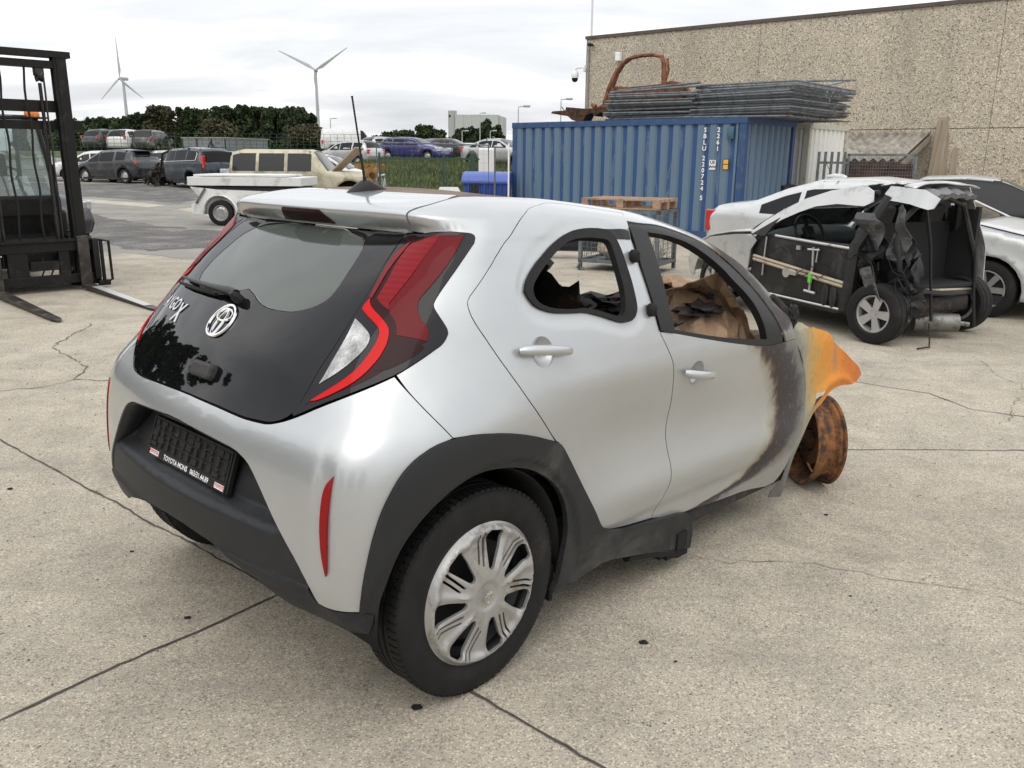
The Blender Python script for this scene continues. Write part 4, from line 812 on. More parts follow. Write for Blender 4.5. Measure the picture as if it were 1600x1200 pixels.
# rusted front wing
def fend_attr(V): return (V[:,0]-1.95)+.25*(V[:,2]-.75)
def fendermat():
    m,t,b=newmat('burnt_wing'); b.inputs['Roughness'].default_value=.8
    a=nd(t,'ShaderNodeAttribute',attribute_name='front'); n=noise(t,7,8,.68,dist=.8,sc3=(1,1,.45)); ad=nd(t,'ShaderNodeMath',operation='MULTIPLY_ADD'); ad.inputs[1].default_value=.42; t.links.new(n.outputs['Fac'],ad.inputs[0]); t.links.new(a.outputs['Fac'],ad.inputs[2])
    c=ramp(t,ad.outputs[0],[(.10,(.10,.10,.095)),(.22,(.19,.19,.17)),(.33,(.33,.31,.22)),(.42,(.45,.30,.11)),(.50,(.60,.27,.045)),(.62,(.68,.24,.028)),(.85,(.58,.17,.02))]).outputs[0]
    n2=noise(t,30,8,.7); c=mixc(t,ramp(t,n2.outputs['Fac'],[(.5,0),(.75,.45)]).outputs[0],c,(.20,.10,.04))
    n3=noise(t,3.2,5,.6,dist=1.2,sc3=(1,1,.35)); c=mixc(t,ramp(t,n3.outputs['Fac'],[(.55,0),(.62,.5),(.70,0)]).outputs[0],c,(.20,.19,.16))
    t.links.new(c,b.inputs['Base Color']); bump(t,b,noise(t,45,6,.7).outputs['Fac'],.35,.006); return m
M_WING=fendermat()
def wing_disp(st,P):
    x,z=P[:,0],P[:,2]; r=np.hypot(x-2.43,z-.325)
    return .016*np.exp(-((r-.335)/.028)**2)*sm(x,2.1,2.25)+.006*np.sin(x*23)*np.exp(-((z-.85)/.1)**2)-.012*sm(x,2.0,2.12)*(1-sm(x,2.12,2.3))
fo=[p for p in PL['fender']]
wg=panel('front_wing',fo,M_WING,HERO,holes=[PL['fender_hole']],res=.013,thick=.003,gap=0,disp=wing_disp,attrs={'front':fend_attr},smooth=1)

# charred rear cabin: belts, trim and springs piled on the seat
b=MB()
lump(b,(.93,.0,1.08),.14,seed=41,sq=(1.1,1,.9),amp=.8); lump(b,(.84,.15,1.12),.15,seed=42,sq=(.8,.9,1.1),amp=.7); lump(b,(1.10,-.1,1.00),.16,seed=43,sq=(1.6,.9,.5),amp=.9); lump(b,(1.30,-.15,1.0),.15,seed=44,sq=(1.3,.9,.5),amp=.9)
b.tube([(.05,.2,1.25),(.18,.15,1.18),(.32,.0,1.10),(.36,-.1,.95)],.008,6); b.tube([(.02,.35,1.1),(.10,.33,1.3),(.16,.30,1.38)],[.03,.02,.015],7)
b.build('burnt_cabin_trim',M_CHAR,HERO)

b=MB()
for k,(c,r_,sq) in enumerate((((.90,-.30,.96),.17,(.30,.95,1.30)),((.88,.34,.96),.18,(.30,.95,1.2)),((1.04,-.34,.86),.20,(.9,1.1,.5)),((1.18,-.25,.92),.15,(1.3,1.1,.45)),((1.36,-.28,.93),.12,(1.4,1.2,.5)))): lump(b,c,r_,seed=140+k,sq=sq,amp=.75)
b.build('burnt_seat_back',M_CHAR,HERO)
rn=random.Random(77)
for k in range(9):
    x=1.22+.62*rn.random(); y=-.62+.40*rn.random(); w=.10+.14*rn.random()
    b=MB(); v,f=crumple(-w,w,-w*.8,w*.8,0,20+k,.07,9); M=TR(x,y,.99+.10*rn.random()*(1 if x<1.6 else 0),rn.uniform(-.9,.9),rn.uniform(-.9,.9),rn.uniform(0,3)); b.add(v,f,False,M)
    o=b.build('paper_scrap',M_PAPER if k%3 else M_CHAR,HERO,recalc=False); md=o.modifiers.new('s','SOLIDIFY'); md.thickness=.004
b=MB()
for k in range(7):
    x=1.12+.6*rn.random(); y=-.60+.4*rn.random(); lump(b,(x,y,1.0+.10*rn.random()),.035+.03*rn.random(),seed=160+k,sq=(1.8,1.2,.5),amp=1.1)
b.build('charred_flakes',M_CHAR,HERO)
# ================= GENERIC VEHICLES =================
def fill(outline,holes=(),res=.08,edge=None):
    o=np.array(outline,float); o=o if area(o)>0 else o[::-1]
    return cdt_mesh(o,[np.array(h,float) for h in holes],res,edge)
M_GLD=pmat('dark_window_glass',(.008,.010,.011),.04,spec=.25); M_TRIMK=pmat('dark_trim',(.015,.015,.016),.6)
M_TAILR=pmat('tail_lamp_red',(.45,.015,.012),.12,coat=1); M_HEADL=pmat('headlamp_clear',(.50,.51,.52),.1,metal=.15,var=.4,vscale=9,coat=1)
M_RIMS=pmat('alloy_silver',(.50,.50,.50),.32,metal=.7,dirt=(.15,.13,.11),dscale=8,damt=.2)
M_INT=pmat('cabin_dark',(.015,.015,.016),.85)
def paint(name,c,metal=0,dirt=(.30,.27,.22),damt=.2,rough=.3,coat=.5,dscale=2.5): return pmat(name,c,rough,metal=metal,var=.05,vscale=2,dirt=dirt,dscale=dscale,damt=damt,coat=coat)
_wc={}
def small_wheel(parent,x,y,z,r,side,style='alloy',n=7,rr=.66,w=.19,yaw=0,flat=0):
    """wheel part with tyre and rim; side=+1 faces +y"""
    o=empty('wheel',(x,y,z)); o.parent=parent; o.rotation_euler=(0,0,(math.pi if side>0 else 0)+yaw)
    key=(round(r,2),style,n,rr)
    if key not in _wc:
        t=MB(); R=r; h=w/2; ri=r*rr
        if style!='bare':
            t.lathe([(ri,-h*.75),(ri+.012,-h*.98),(R-.03,-h*1.02),(R-.006,-h*.85),(R-.001,-h*.5),(R-.007,-h*.48),(R-.007,-h*.40),(R,-h*.38),(R,h*.38),(R-.007,h*.40),(R-.007,h*.48),(R-.001,h*.5),(R-.006,h*.85),(R-.03,h*1.02),(ri,h*.75)],40)
        rm=MB(); rm.lathe([(ri,-h*.78),(ri-.012,-h*.80),(ri-.022,-h*.6),(ri-.03,h*.1),(ri-.03,h*.7),(ri,h*.78)],36,close=False)
        if style=='alloy':
            for k in range(n):
                M=Matrix.Rotation(2*math.pi*k/n,4,'Y'); a=.30*6/n
                rm.add([M@Vector(p) for p in [(.03,-h*.62,-.028),(.03,-h*.62,.028),(ri-.014,-h*.74,.026*7/n+.006),(ri-.014,-h*.74,-.026*7/n-.006),(.03,-h*.25,-.03),(.03,-h*.25,.03),(ri-.014,-h*.35,.03),(ri-.014,-h*.35,-.03)]],[(0,1,2,3),(0,3,7,4),(1,5,6,2),(4,7,6,5)])
            rm.lathe([(.0,-h*.66),(.035,-h*.66),(.052,-h*.60),(.055,-h*.2)],20)
        elif style=='steel':
            rm.lathe([(ri-.02,-h*.2),(ri-.05,-h*.45),(.07,-h*.55),(.05,-h*.5),(.0,-h*.5)],30)
            for k in range(10):
                M=Matrix.Rotation(2*math.pi*k/10,4,'Y'); rm.tube([M@Vector((ri*.72,-h*.50,0)),M@Vector((ri*.72,-h*.56,0))],.012,8)
        elif style=='cap':
            rm.lathe([(ri,-h*.80),(ri-.03,-h*.9),(.1,-h*.95),(.0,-h*.92)],30)
            for k in range(8):
                M=Matrix.Rotation(2*math.pi*k/8,4,'Y'); rm.box(ri*.45,ri*.8,-h*.99,-h*.88,-.008,.008,M)
        else: rm.lathe([(ri-.02,0),(ri-.05,-.02),(.07,-.05),(.0,-.05)],30)
        dk=MB(); dk.tube([(0,-h*.12,0),(0,-h*.05,0)],ri-.025,24)
        to=t.build('tyre',M_TYRE) if t.v else None; ro_=rm.build('rim',M_RIMS if style!='bare' else M_RUSTD); do=dk.build('brake_disc',M_TRIMK)
        _wc[key]=(to.data if to else None,ro_.data,do.data)
        for q in (to,ro_,do):
            if q: bpy.data.objects.remove(q)
    for nm,me in zip(('tyre','rim','brake_disc'),_wc[key]):
        if me: c=bpy.data.objects.new(nm,me); COL.objects.link(c); c.parent=o
    return o
def vehicle(name,label,cat,top,W,belt,wins,wheels,pm,loc,rz,group=None,seams=(),ws=None,rw=None,tail=None,head=None,style='steel',
            glass=None,lowtrim=.0,arch=.06,holes=(),tumble=.24,res=.10,sides=(1,-1),rails=False,trim=None,wn=7,roofm=None,nowheels=(),zoff=0,extra=None,rr=.66,handles=True):
    L=max(p[0] for p in top); H=max(p[1] for p in top); root=empty(name,(loc[0],loc[1],loc[2] if len(loc)>2 else 0),rz,label,cat,group)
    glass=glass or M_GLD; trim=trim or M_TRIMK
    T=np.array(top,float)
    # smooth the top outline a little
    P=T
    zb=lambda x:belt[0]+(belt[1]-belt[0])*np.clip(np.asarray(x)/L,0,1)
    def topz(x):
        k=[i for i in range(len(T)) if T[i,1]>.5]; X=T[k,0]; Z=T[k,1]; o_=np.argsort(X,kind='stable'); return np.interp(x,X[o_],Z[o_])
    def Wf(x,z,d=None):
        x=np.asarray(x,float);z=np.asarray(z,float); b=zb(x)
        w=W*(1-.13*np.abs(2*x/L-1)**5)
        w=w-.05*np.clip((b-.22-z)/.5,0,1)**1.5-.012*np.exp(-((z-b+.22)/.1)**2)
        w=w-tumble*np.clip((z-b)/(H-b),0,1.1)**1.15
        if d is not None: q=np.clip(1-d/.07,0,1); w=w-.055*(1-np.sqrt(1-q*q*.98))
        return w
    # side outline with wheel arches
    zbot=lambda x:float(np.interp(x,[0,L],[T[0,1],T[-1,1]]))
    zb_=min(T[0,1],T[-1,1])-.0
    low=[]
    for (wx,wz,wr) in sorted(wheels,key=lambda q:-q[0]):
        ra=wr+arch; zz=zb_; 
        dx=math.sqrt(max(ra*ra-(zz-wz)**2,.01)); a0=math.atan2(zz-wz,dx); 
        for k in range(13):
            a=a0+(math.pi-2*a0)*k/12; low.append((wx+ra*math.cos(a),wz+ra*math.sin(a)))
    outl=[tuple(p) for p in top]+low
    O=np.array(outl)
    V,F=fill(outl,holes,res,res*.7); d=edist(V,O[:len(top)]) if False else np.full(len(V),9.)
    a=T[:-1];b=T[1:]
    for p,q in zip(a,b):
        if max(p[1],q[1])<.5: continue
        e=q-p; w=np.clip(((V-p)@e)/max(e@e,1e-9),0,1); d=np.minimum(d,np.linalg.norm(V-p-w[:,None]*e,axis=1))
    arc_=np.full(len(V),9.)
    flare=np.zeros(len(V))
    for (wx,wz,wr) in wheels: r_=np.hypot(V[:,0]-wx,V[:,1]-wz); flare=np.maximum(flare,.022*np.exp(-((r_-wr-arch)/.07)**2))
    Y=Wf(V[:,0],V[:,1],d)+flare
    body=MB()
    for s in sides: body.add([(x,s*y,z) for (x,z),y in zip(V,Y)],[tuple(int(i) for i in (f if s<0 else f[::-1])) for f in F],True)
    # crosswise skin along the top outline
    R_=resamp(T,.07)[:]; R_=[p for p in R_]; k_end=np.argmin([np.hypot(*(p-T[-1])) for p in R_]); R_=R_[:k_end+1]
    gl={'w':[], 'r':[]}; strips={'b':[],'w':[],'r':[],'t':[]}
    def kind(p,q):
        m=(p+q)/2
        if ws and ws[0]<m[0]<ws[1] and m[1]>zb(m[0])+.03: return 'w'
        if rw and rw[0]<m[0]<rw[1] and m[1]>zb(m[0])+.03: return 'r'
        return 't' if (m[1]<.5 and lowtrim) else 'b'
    ny=10
    def row(p,q,inset=0):
        w=float(Wf(p[0],p[1],0.0))-inset; out=[]
        for k in range(ny+1):
            t=-1+2*k/ny; cz=.035*(1-abs(t)**2.2) if p[1]>zb(p[0])-.1 else 0; cx=.05*(1-abs(t)**2.5) if p[1]<=zb(p[0])+.02 else .02*(1-t*t)
            sx=-1 if p[0]<L*.3 else (1 if p[0]>L*.7 else 0)
            out.append((p[0]+sx*cx,t*w,p[1]+cz))
        return out
    runs=[];cur=None
    for p,q in zip(R_[:-1],R_[1:]):
        k=kind(p,q)
        if cur is None or cur[0]!=k: cur=[k,[p]]; runs.append(cur)
        cur[1].append(q)
    made=[]
    for k,pts in runs:
        rows=[row(p,None) for p in pts]; v=[c for r in rows for c in r]; m=ny+1
        f=[(i*m+j,(i+1)*m+j,(i+1)*m+j+1,i*m+j+1) for i in range(len(rows)-1) for j in range(ny)]
        if k in 'bt': body.add(v,f,True)
        else: made.append((k,v,f,rows))
    bo=body.build('body',pm,root,recalc=True,sharp=50); md=bo.modifiers.new('s','SOLIDIFY'); md.thickness=.02; md.offset=-1 if 0 else 0
    for k,v,f,rows in made:
        if (k=='w' and glass!='none') or (k=='r' and glass!='none'):
            g=MB(); g.add(v,f,True); go=g.build('windscreen' if k=='w' else 'rear_window',glass,root)
            md=go.modifiers.new('s','SOLIDIFY'); md.thickness=.012
    # windows
    for (x0,x1,*ov) in wins:
        xs=np.linspace(x0,x1,9); zt=topz(xs)-.085; zl=zb(xs)+.03
        if ov: zl=zl+ov[0]
        k=zt>zl+.02
        if k.sum()<2: continue
        poly=[(x,z) for x,z in zip(xs[k],zl[k])]+[(x,z) for x,z in zip(xs[k][::-1],zt[k][::-1])]
        V,F=fill(poly,(),res); 
        for s in sides:
            g=MB(); y=Wf(V[:,0],V[:,1])+.013
            g.add([(a_,s*c_,b_) for (a_,b_),c_ in zip(V,y)]+[(a_,s*(c_-.03),b_) for (a_,b_),c_ in zip(V,y)],[tuple(int(i) for i in f) for f in F]+[tuple(int(i)+len(V) for i in f[::-1]) for f in F]); g.build('side_window',glass if glass!='none' else M_INT,root)
    # seams and handles
    if seams:
        g=MB()
        for line in seams:
            l=[]
            for p,q in zip(line[:-1],line[1:]):
                for k in range(5): l.append((p[0]+(q[0]-p[0])*k/5,p[1]+(q[1]-p[1])*k/5))
            l.append(line[-1])
            for s in sides: g.tube([(x,s*(float(Wf(x,z))+.001),z) for x,z in l],.0055,4)
        g.build('door_gap',M_INT,root)
    if handles:
        g=MB()
        for (x0,x1,*ov) in wins[:2] if len(wins)>1 else wins:
            xh=x0+.18; z=float(zb(xh))-.10
            for s in sides: y=float(Wf(xh,z)); g.box(xh-.09,xh+.09,min(s*y,s*(y+.03)),max(s*y,s*(y+.03)),z-.012,z+.012)
        if g.v: g.build('door_handle',pm,root)
    # lower trims and wheel housings
    g=MB()
    for s in (1,-1): g.box(.55,L-.75,min(s*(W-.10),s*(W-.035)),max(s*(W-.10),s*(W-.035)),zb_-.06,zb_+.04)
    g.box(.25,L-.3,-W+.28,W-.28,zb_-.04,zb_+.05); g.build('underside',trim,root)
    for (wx,wz,wr) in wheels:
        for s in (1,-1):
            g=MB(); V=[];F=[]
            for k in range(13):
                a=-.3+(math.pi+.6)*k/12
                for y in (W-.03,W-.30): V.append((wx+(wr+arch+.005)*math.cos(a),s*y,wz+(wr+arch+.005)*math.sin(a)))
            for k in range(12): F.append((2*k,2*k+1,2*k+3,2*k+2))
            F.append(tuple(range(1,26,2))); g.add(V,F)
            go=g.build('wheel_housing',M_INT,root); md=go.modifiers.new('s','SOLIDIFY'); md.thickness=.01
    for i,(wx,wz,wr) in enumerate(wheels):
        for s in (1,-1):
            if (i,s) in nowheels: continue
            small_wheel(root,wx,s*(W-.115),wz,wr if style!='bare' else wr*.72,s,style,wn,rr)
    if tail:
        for s in (1,-1):
            x,z0,z1,wy,dx=tail; y=float(Wf(x+.03,(z0+z1)/2)); g=MB(); g.box(x-.03,x+dx,min(s*(y+.008),s*(y-wy)),max(s*(y+.008),s*(y-wy)),z0,z1,b=.02); g.build('taillight',M_TAILR,root)
    if head:
        for s in (1,-1):
            x,z0,z1,wy,dx=head; y=float(Wf(x-.05,(z0+z1)/2)); g=MB(); g.box(x-dx,x+.03,min(s*(y+.02),s*(y-wy)),max(s*(y+.02),s*(y-wy)),z0,z1,b=.03); g.build('headlight',M_HEADL,root)
    if rails:
        g=MB()
        for s in (1,-1): g.tube([(L*.12,s*(W-tumble-.03),H-.02),(L*.14,s*(W-tumble-.03),H+.04),(L*.5,s*(W-tumble-.03),H+.05),(L*.55,s*(W-tumble-.03),H-.01)],.014,6)
        g.build('roof_rail',M_TRIMK,root)
    root['L']=L; return root,Wf,zb
HATCH_T=[(.14,.28),(.03,.42),(0,.68),(.05,.92),(.16,1.02),(.36,1.34),(.55,1.44),(1.2,1.48),(2.0,1.45),(2.35,1.38),(3.02,.99),(3.3,.94),(3.75,.82),(3.93,.68),(4.0,.45),(3.92,.24)]
SEDAN_T=[(.12,.26),(.02,.42),(0,.70),(.05,.93),(.16,1.02),(.50,1.06),(.66,1.09),(1.10,1.27),(1.42,1.36),(2.0,1.385),(2.45,1.34),(3.24,.975),(3.5,.93),(4.05,.80),(4.33,.66),(4.45,.42),(4.34,.20)]
SUV_T=[(.14,.36),(.03,.5),(0,.8),(.05,1.08),(.14,1.14),(.30,1.55),(.46,1.66),(1.4,1.73),(2.5,1.68),(2.7,1.62),(3.3,1.17),(3.55,1.12),(4.35,1.0),(4.58,.82),(4.66,.5),(4.56,.28)]
BOXY_T=[(.08,.45),(0,.6),(.0,1.05),(.06,1.60),(.14,1.74),(.4,1.80),(2.5,1.80),(2.68,1.76),(3.12,1.17),(3.25,1.13),(4.45,1.06),(4.60,.98),(4.66,.6),(4.6,.42)]
def sc(T,L=None,H=None):
    l=max(p[0] for p in T);h=max(p[1] for p in T); return [(x*(L or l)/l,z*(H or h)/h) for x,z in T]
def P3(x,y,z=0): return (x,y,z)
# ---- white saloon beside the wreck (its rear end peeps out on the left, its bonnet on the right)
WHITE=paint('white_paint',(.54,.55,.55),metal=.15,damt=.12); 
VH=-.7642; vd=Vector((math.cos(VH),math.sin(VH),0)); vn=Vector((-math.sin(VH),math.cos(VH),0))
vo=Vector((2.49,11.5,0))+vn*.88
vol,VW,vzb=vehicle('saloon_car','white saloon with seven spoke alloy wheels, parked right behind the torn silver wreck','car',SEDAN_T,.88,(.93,.86),[(.82,1.30,.02),(1.36,2.06),(2.12,2.98)],[(.86,.30,.315),(3.50,.29,.315)],WHITE,vo,VH,
   seams=[[(2.09,1.25),(2.09,.9),(2.12,.45)],[(1.32,1.25),(1.30,.9),(1.22,.6)],[(3.02,.95),(3.10,.7),(3.05,.4)]],ws=(2.4,3.3),rw=(.55,1.38),tail=(.03,.70,.98,.20,.20),head=(4.28,.60,.78,.34,.38),style='alloy',wn=7,res=.05,arch=.05)
b=MB(); 
for s in (1,-1): b.tube([(x,s*(float(VW(x,z))-.02),z+.03) for x,z in ((3.12,.96),(3.4,.93),(3.9,.83),(4.25,.69))],.008,5)
b.build('bonnet_gap',M_INT,vol)
b=MB(); b.tube([(3.06,-.55,1.0),(3.14,-.25,1.02),(3.2,.1,1.0)],.009,5); b.tube([(3.1,.0,1.01),(3.18,.35,1.0)],.009,5); b.build('wiper',M_BLK,vol)
b=MB(); lump(b,(1.40,0,1.41),.09,seed=1,sq=(1.5,.35,.5),amp=.05); b.build('antenna_fin',WHITE,vol)
b=MB(); b.tube([(1.34,.0,1.42),(1.22,.0,1.62)],.004,5); b.build('antenna_rod',M_BLK,vol)
for s in (1,-1):
    b=MB(); y=float(VW(2.85,1.0)); b.box(2.70,2.86,min(s*(y+.02),s*(y+.20)),max(s*(y+.02),s*(y+.20)),.93,1.06,b=.03); b.build('door_mirror',WHITE,vol)
# ---- silver car behind it, black cover over its side
GREYP=paint('silver_blue_paint',(.30,.33,.36),metal=.5,damt=.15)
SILP=paint('plain_silver_paint',(.46,.465,.46),metal=.6,damt=.2)
c5=vehicle('covered_car','pale car with black sheeting over its side windows, nearest the concrete wall','car',SEDAN_T,.88,(.93,.86),[(2.25,2.95)],[(.86,.30,.31),(3.50,.30,.31)],SILP,(5.05,14.0,0),math.radians(-30),ws=(2.4,3.3),rw=(.55,1.38),style='alloy',head=(4.28,.60,.78,.34,.38),tail=(.03,.70,.98,.20,.20))[0]
b=MB(); V=[];F=[]
import mathutils.noise as mnz
for i in range(23):
    x=.72+2.50*i/22; zt=float(np.interp(x,[.5,1.10,1.42,2.0,2.45,3.24],[1.02,1.27,1.37,1.385,1.35,1.0]))-.01
    for j in range(8):
        z=zt-(zt-.86)*j/7; y=-(.90-.245*max(0,(z-.90)/.48)**1.1+.02*abs(mnz.noise(Vector((x*3,z*4,0)))))-.02; V.append((x,y,z))
for i in range(22):
    for j in range(7): a=i*8+j; F.append((a,a+8,a+9,a+1))
b.add(V,F,True); o=b.build('black_sheeting',pmat('black_sheet',(.012,.012,.013),.6,bmp=.4,bscale=8),c5); md=o.modifiers.new('s','SOLIDIFY'); md.thickness=.008
b=MB(); b.box(3.0,4.3,-.80,.80,.84,.86,TR(ry=math.radians(8),z=.46,x=-.05)); b.build('bonnet',GREYP,c5)
# ---- the torn wreck
WH=2.03255; wd=Vector((math.cos(WH),math.sin(WH),0)); wl=Vector((-math.sin(WH),math.cos(WH),0))
WO=Vector((3.25,7.54,0))-wl*.02-wd*.62
WRW=.74
WT=[(.30,.35),(.10,.50),(.06,.80),(.12,.96),(.30,1.26),(.44,1.375),(.78,1.40),(1.2,1.385),(1.51,1.335),(1.79,1.245),(2.02,1.13),(2.22,1.0),(2.36,.88),(2.60,.84),(3.0,.78),(3.30,.66),(3.44,.50),(3.42,.30),(3.35,.22)]
wr_root=empty('torn_hatchback','',0) if 0 else empty('wrecked_hatchback',tuple(WO-wl*WRW),WH,'silver hatchback wreck with its doors and tail ripped open, right of the silver hatchback','car')
def wW(x,z,d=9): 
    x=np.asarray(x,float);z=np.asarray(z,float)
    w=WRW*(1-.10*np.abs(2*x/3.5-1)**5)-.26*np.clip((z-.82)/.58,0,1)**1.2-.04*np.clip((.5-z)/.4,0,1)
    q=np.clip(1-d/.07,0,1); return w-.05*(1-np.sqrt(1-q*q*.98))
def sheet(name,outline,mat,parent,holes=(),s=1,off=0,th=.012,res=.05,bend=None):
    V,F=fill(outline,holes,res,res*.6); y=wW(V[:,0],V[:,1])+off
    if bend is not None: y=y+bend(V[:,0],V[:,1])
    b=MB(); n=len(V); from collections import Counter
    ed=set((int(f[i]),int(f[(i+1)%3])) for f in F for i in range(3))
    b.add([(a,s*c,z) for (a,z),c in zip(V,y)]+[(a,s*(c-th),z) for (a,z),c in zip(V,y)],[tuple(int(i) for i in f) for f in F]+[tuple(int(i)+n for i in f[::-1]) for f in F]+[(q,p,p+n,q+n) for p,q in ed if (q,p) not in ed],True)
    return b.build(name,mat,parent,sharp=30)
def wx(l,dx=.62): return [(a+dx,z) for a,z in l]
def archpts(cx,cz,r,a0,a1,n=12): return [(cx+r*math.cos(math.radians(a0+(a1-a0)*k/n)),cz+r*math.sin(math.radians(a0+(a1-a0)*k/n))) for k in range(n+1)]
WSIL=paint('wreck_silver',(.50,.505,.50),metal=.45,dirt=(.12,.11,.10),damt=.28)
# front wing of near side (left) and the far side shell
wing=[(2.34,.86),(2.60,.84),(3.0,.78),(3.30,.66),(3.44,.50),(3.42,.34),(3.36,.30)]+archpts(2.98,.29,.33,5,155)+[(2.60,.20),(2.34,.24),(2.36,.45),(2.33,.70),(2.25,.80)]
sheet('front_wing',wing,WSIL,wr_root)
roofrail=[(1.02,1.345),(1.12,1.385),(1.2,1.385),(1.51,1.335),(1.79,1.245),(2.02,1.13),(2.22,1.0),(2.36,.88),(2.28,.84),(2.17,.92),(1.99,1.03),(1.80,1.115),(1.62,1.18),(1.37,1.215),(1.05,1.21),(.97,1.25)]
sheet('roof_rail_panel',roofrail,WSIL,wr_root)
sheet('roof_side_flap',[(.90,1.325),(.84,1.27),(.58,1.25),(.41,1.21),(.37,1.22),(.35,1.30),(.51,1.375),(.88,1.395)],WSIL,wr_root,off=-.02,bend=lambda x,z:.02*np.sin(x*14))
far=[(.98,.24),(.70,.40),(.68,.52),(.70,.80),(.74,1.02),(.76,1.2),(.78,1.39),(1.2,1.385),(1.51,1.335),(1.79,1.245),(2.02,1.13),(2.22,1.0),(2.36,.88),(2.60,.84),(3.0,.78),(3.30,.66),(3.44,.50),(3.42,.34),(3.36,.30)]+archpts(2.98,.29,.33,5,175)
sheet('far_side',far,WSIL,wr_root,holes=[[(1.10,.86),(1.86,.86),(2.14,.92),(1.86,1.10),(1.62,1.18),(1.20,1.22),(1.10,1.15)],[(.82,.90),(1.02,.88),(1.02,1.22),(.86,1.24)]],s=-1)
sheet('side_window',[(1.10,.86),(1.86,.86),(2.14,.92),(1.86,1.10),(1.62,1.18),(1.20,1.22),(1.10,1.15)],glassmat('green_glass',(.62,.80,.74),.10,(.5,.6,.56)),wr_root,s=-1,off=-.01,th=.005)
# roof sheet torn open on the near side
def wroof():
    import mathutils.noise as mn
    xs=np.linspace(.64,2.02,36); b=MB(); V=[];F=[]; m=15; idx={}
    T=np.array([(p[0],p[1]) for p in WT if p[1]>.83 and p[0]>.3]);
    for i,x in enumerate(xs):
        z=np.interp(x,T[:,0],T[:,1]); w=float(wW(x,z,0))
        for k in range(m):
            t=-1+2*k/(m-1); y=t*w; V.append((x,y,z+.035*(1-abs(t)**2.4)+(.03*mn.noise(Vector((x*5,y*5,1))) if x<1.15 else 0)))
    for i in range(len(xs)-1):
        for k in range(m-1):
            x=xs[i]; t=-1+2*(k+.5)/(m-1)
            if .74<x<1.30 and t>.80-.28*math.exp(-((x-1.02)/.16)**2)-.12*math.sin(x*40): continue   # the tear along the near edge
            F.append((i*m+k,(i+1)*m+k,(i+1)*m+k+1,i*m+k+1))
    b.add(V,F,True); return b
o=wroof().build('roof',WSIL,wr_root); md=o.modifiers.new('s','SOLIDIFY'); md.thickness=.012
b=MB(); # bonnet and windscreen frame
V=[];F=[]
bp=[(2.36,.90),(2.7,.865),(3.05,.80),(3.32,.68),(3.45,.52),(3.46,.34)]
for x,z in bp:
    w=float(wW(x,min(z,.8)))-.02
    for k in range(9): t=-1+k/4; V.append((x+.05*(1-t*t),t*w,z+.03*(1-t*t)))
for i in range(len(bp)-1):
    for k in range(8): F.append((i*9+k,(i+1)*9+k,(i+1)*9+k+1,i*9+k+1))
b.add(V,F,True); o=b.build('bonnet',WSIL,wr_root); md=o.modifiers.new('s','SOLIDIFY'); md.thickness=.015
b=MB(); b.add([(2.05,-.60,1.13),(2.05,.60,1.13),(2.40,.70,.89),(2.40,-.70,.89)],[(0,1,2,3)]); o=b.build('windscreen',glassmat('wreck_glass',(.8,.85,.84),.12),wr_root); md=o.modifiers.new('s','SOLIDIFY'); md.thickness=.006
b=MB(); lump(b,(3.36,.45,.55),.14,seed=5,sq=(.6,1.4,.7),amp=.1); b.build('headlight',M_HEADL,wr_root)
# black inner door of the near side
INN=pmat('inner_door_black',(.009,.009,.0095),.5,dirt=(.07,.065,.06),dscale=3,damt=.3)
door=[(.98,.26),(1.06,.86),(1.47,.86),(1.98,.87),(2.28,.84),(2.34,.70),(2.30,.42),(2.15,.24),(1.2,.20)]
dk=sheet('door_inner',door,INN,wr_root,off=-.05,th=.05)
b=MB()
yy=lambda x,z,o=0:float(wW(x,z))-.05+o
def rail(l,r,flat=None,n=6,B=None): (B or b).tube([(x,yy(x,z,.022),z) for x,z in l],r,n)
M_STEELB=pmat('bare_beam',(.42,.36,.27),.5,metal=.3,dirt=(.12,.08,.05),dscale=6,damt=.35)
b=MB(); rail([(2.30,.64),(1.7,.575),(1.02,.50)],.017); rail([(2.30,.605),(1.7,.54),(1.02,.465)],.017); b.build('side_impact_beam',M_STEELB,dk)
b=MB(); rail([(2.02,.87),(1.55,.85),(1.02,.83)],.014); rail([(2.14,.85),(2.16,.45)],.010); rail([(1.48,.80),(1.47,.62),(1.50,.36)],.013); rail([(1.42,.80),(1.43,.66)],.008); rail([(1.42,.36),(1.56,.37)],.014); rail([(1.40,.78),(1.55,.775)],.010)
b.build('window_regulator',M_RIMS,dk)
b=MB(); b.lathe([(.0,-.02),(.045,-.018),(.05,.01),(.0,.012)],18,M=TR(1.80,yy(1.80,.52,.03),.52)); b.box(1.66,1.77,yy(1.7,.5,.02),yy(1.7,.5,.045),.505,.54); b.box(1.64,1.69,yy(1.7,.8,.02),yy(1.7,.8,.04),.76,.80,TR()); b.build('regulator_motor',M_RIMS,dk)
b=MB(); b.box(1.455,1.49,yy(1.48,.5,.03),yy(1.48,.5,.05),.46,.55); b.build('green_clip',pmat('green_plastic',(.12,.55,.06),.4),dk)
b=MB(); rail([(2.05,.27),(1.4,.255),(1.10,.25)],.012); b.build('sill_strip',M_RIMS,dk)
b=MB(); 
for x in (1.20,1.30): lump(b,(x,yy(x,.36,.01),.36),.10,seed=int(x*10),sq=(.45,.25,1.2),amp=.05)
b.build('door_dent',INN,dk)
b=MB(); rr_=random.Random(2)
for k in range(7):
    x=2.2-1.1*rr_.random(); z=.45+.35*rr_.random(); b.tube([(x,yy(x,z,.02),z),(x-.1,yy(x,z,.05),z-.05),(x-.2,yy(x,z,.03),z+.04*rr_.random()),(x-.3,yy(x,z,.02),z-.03)],.004,4)
b.build('loose_cable',M_BLK,dk)
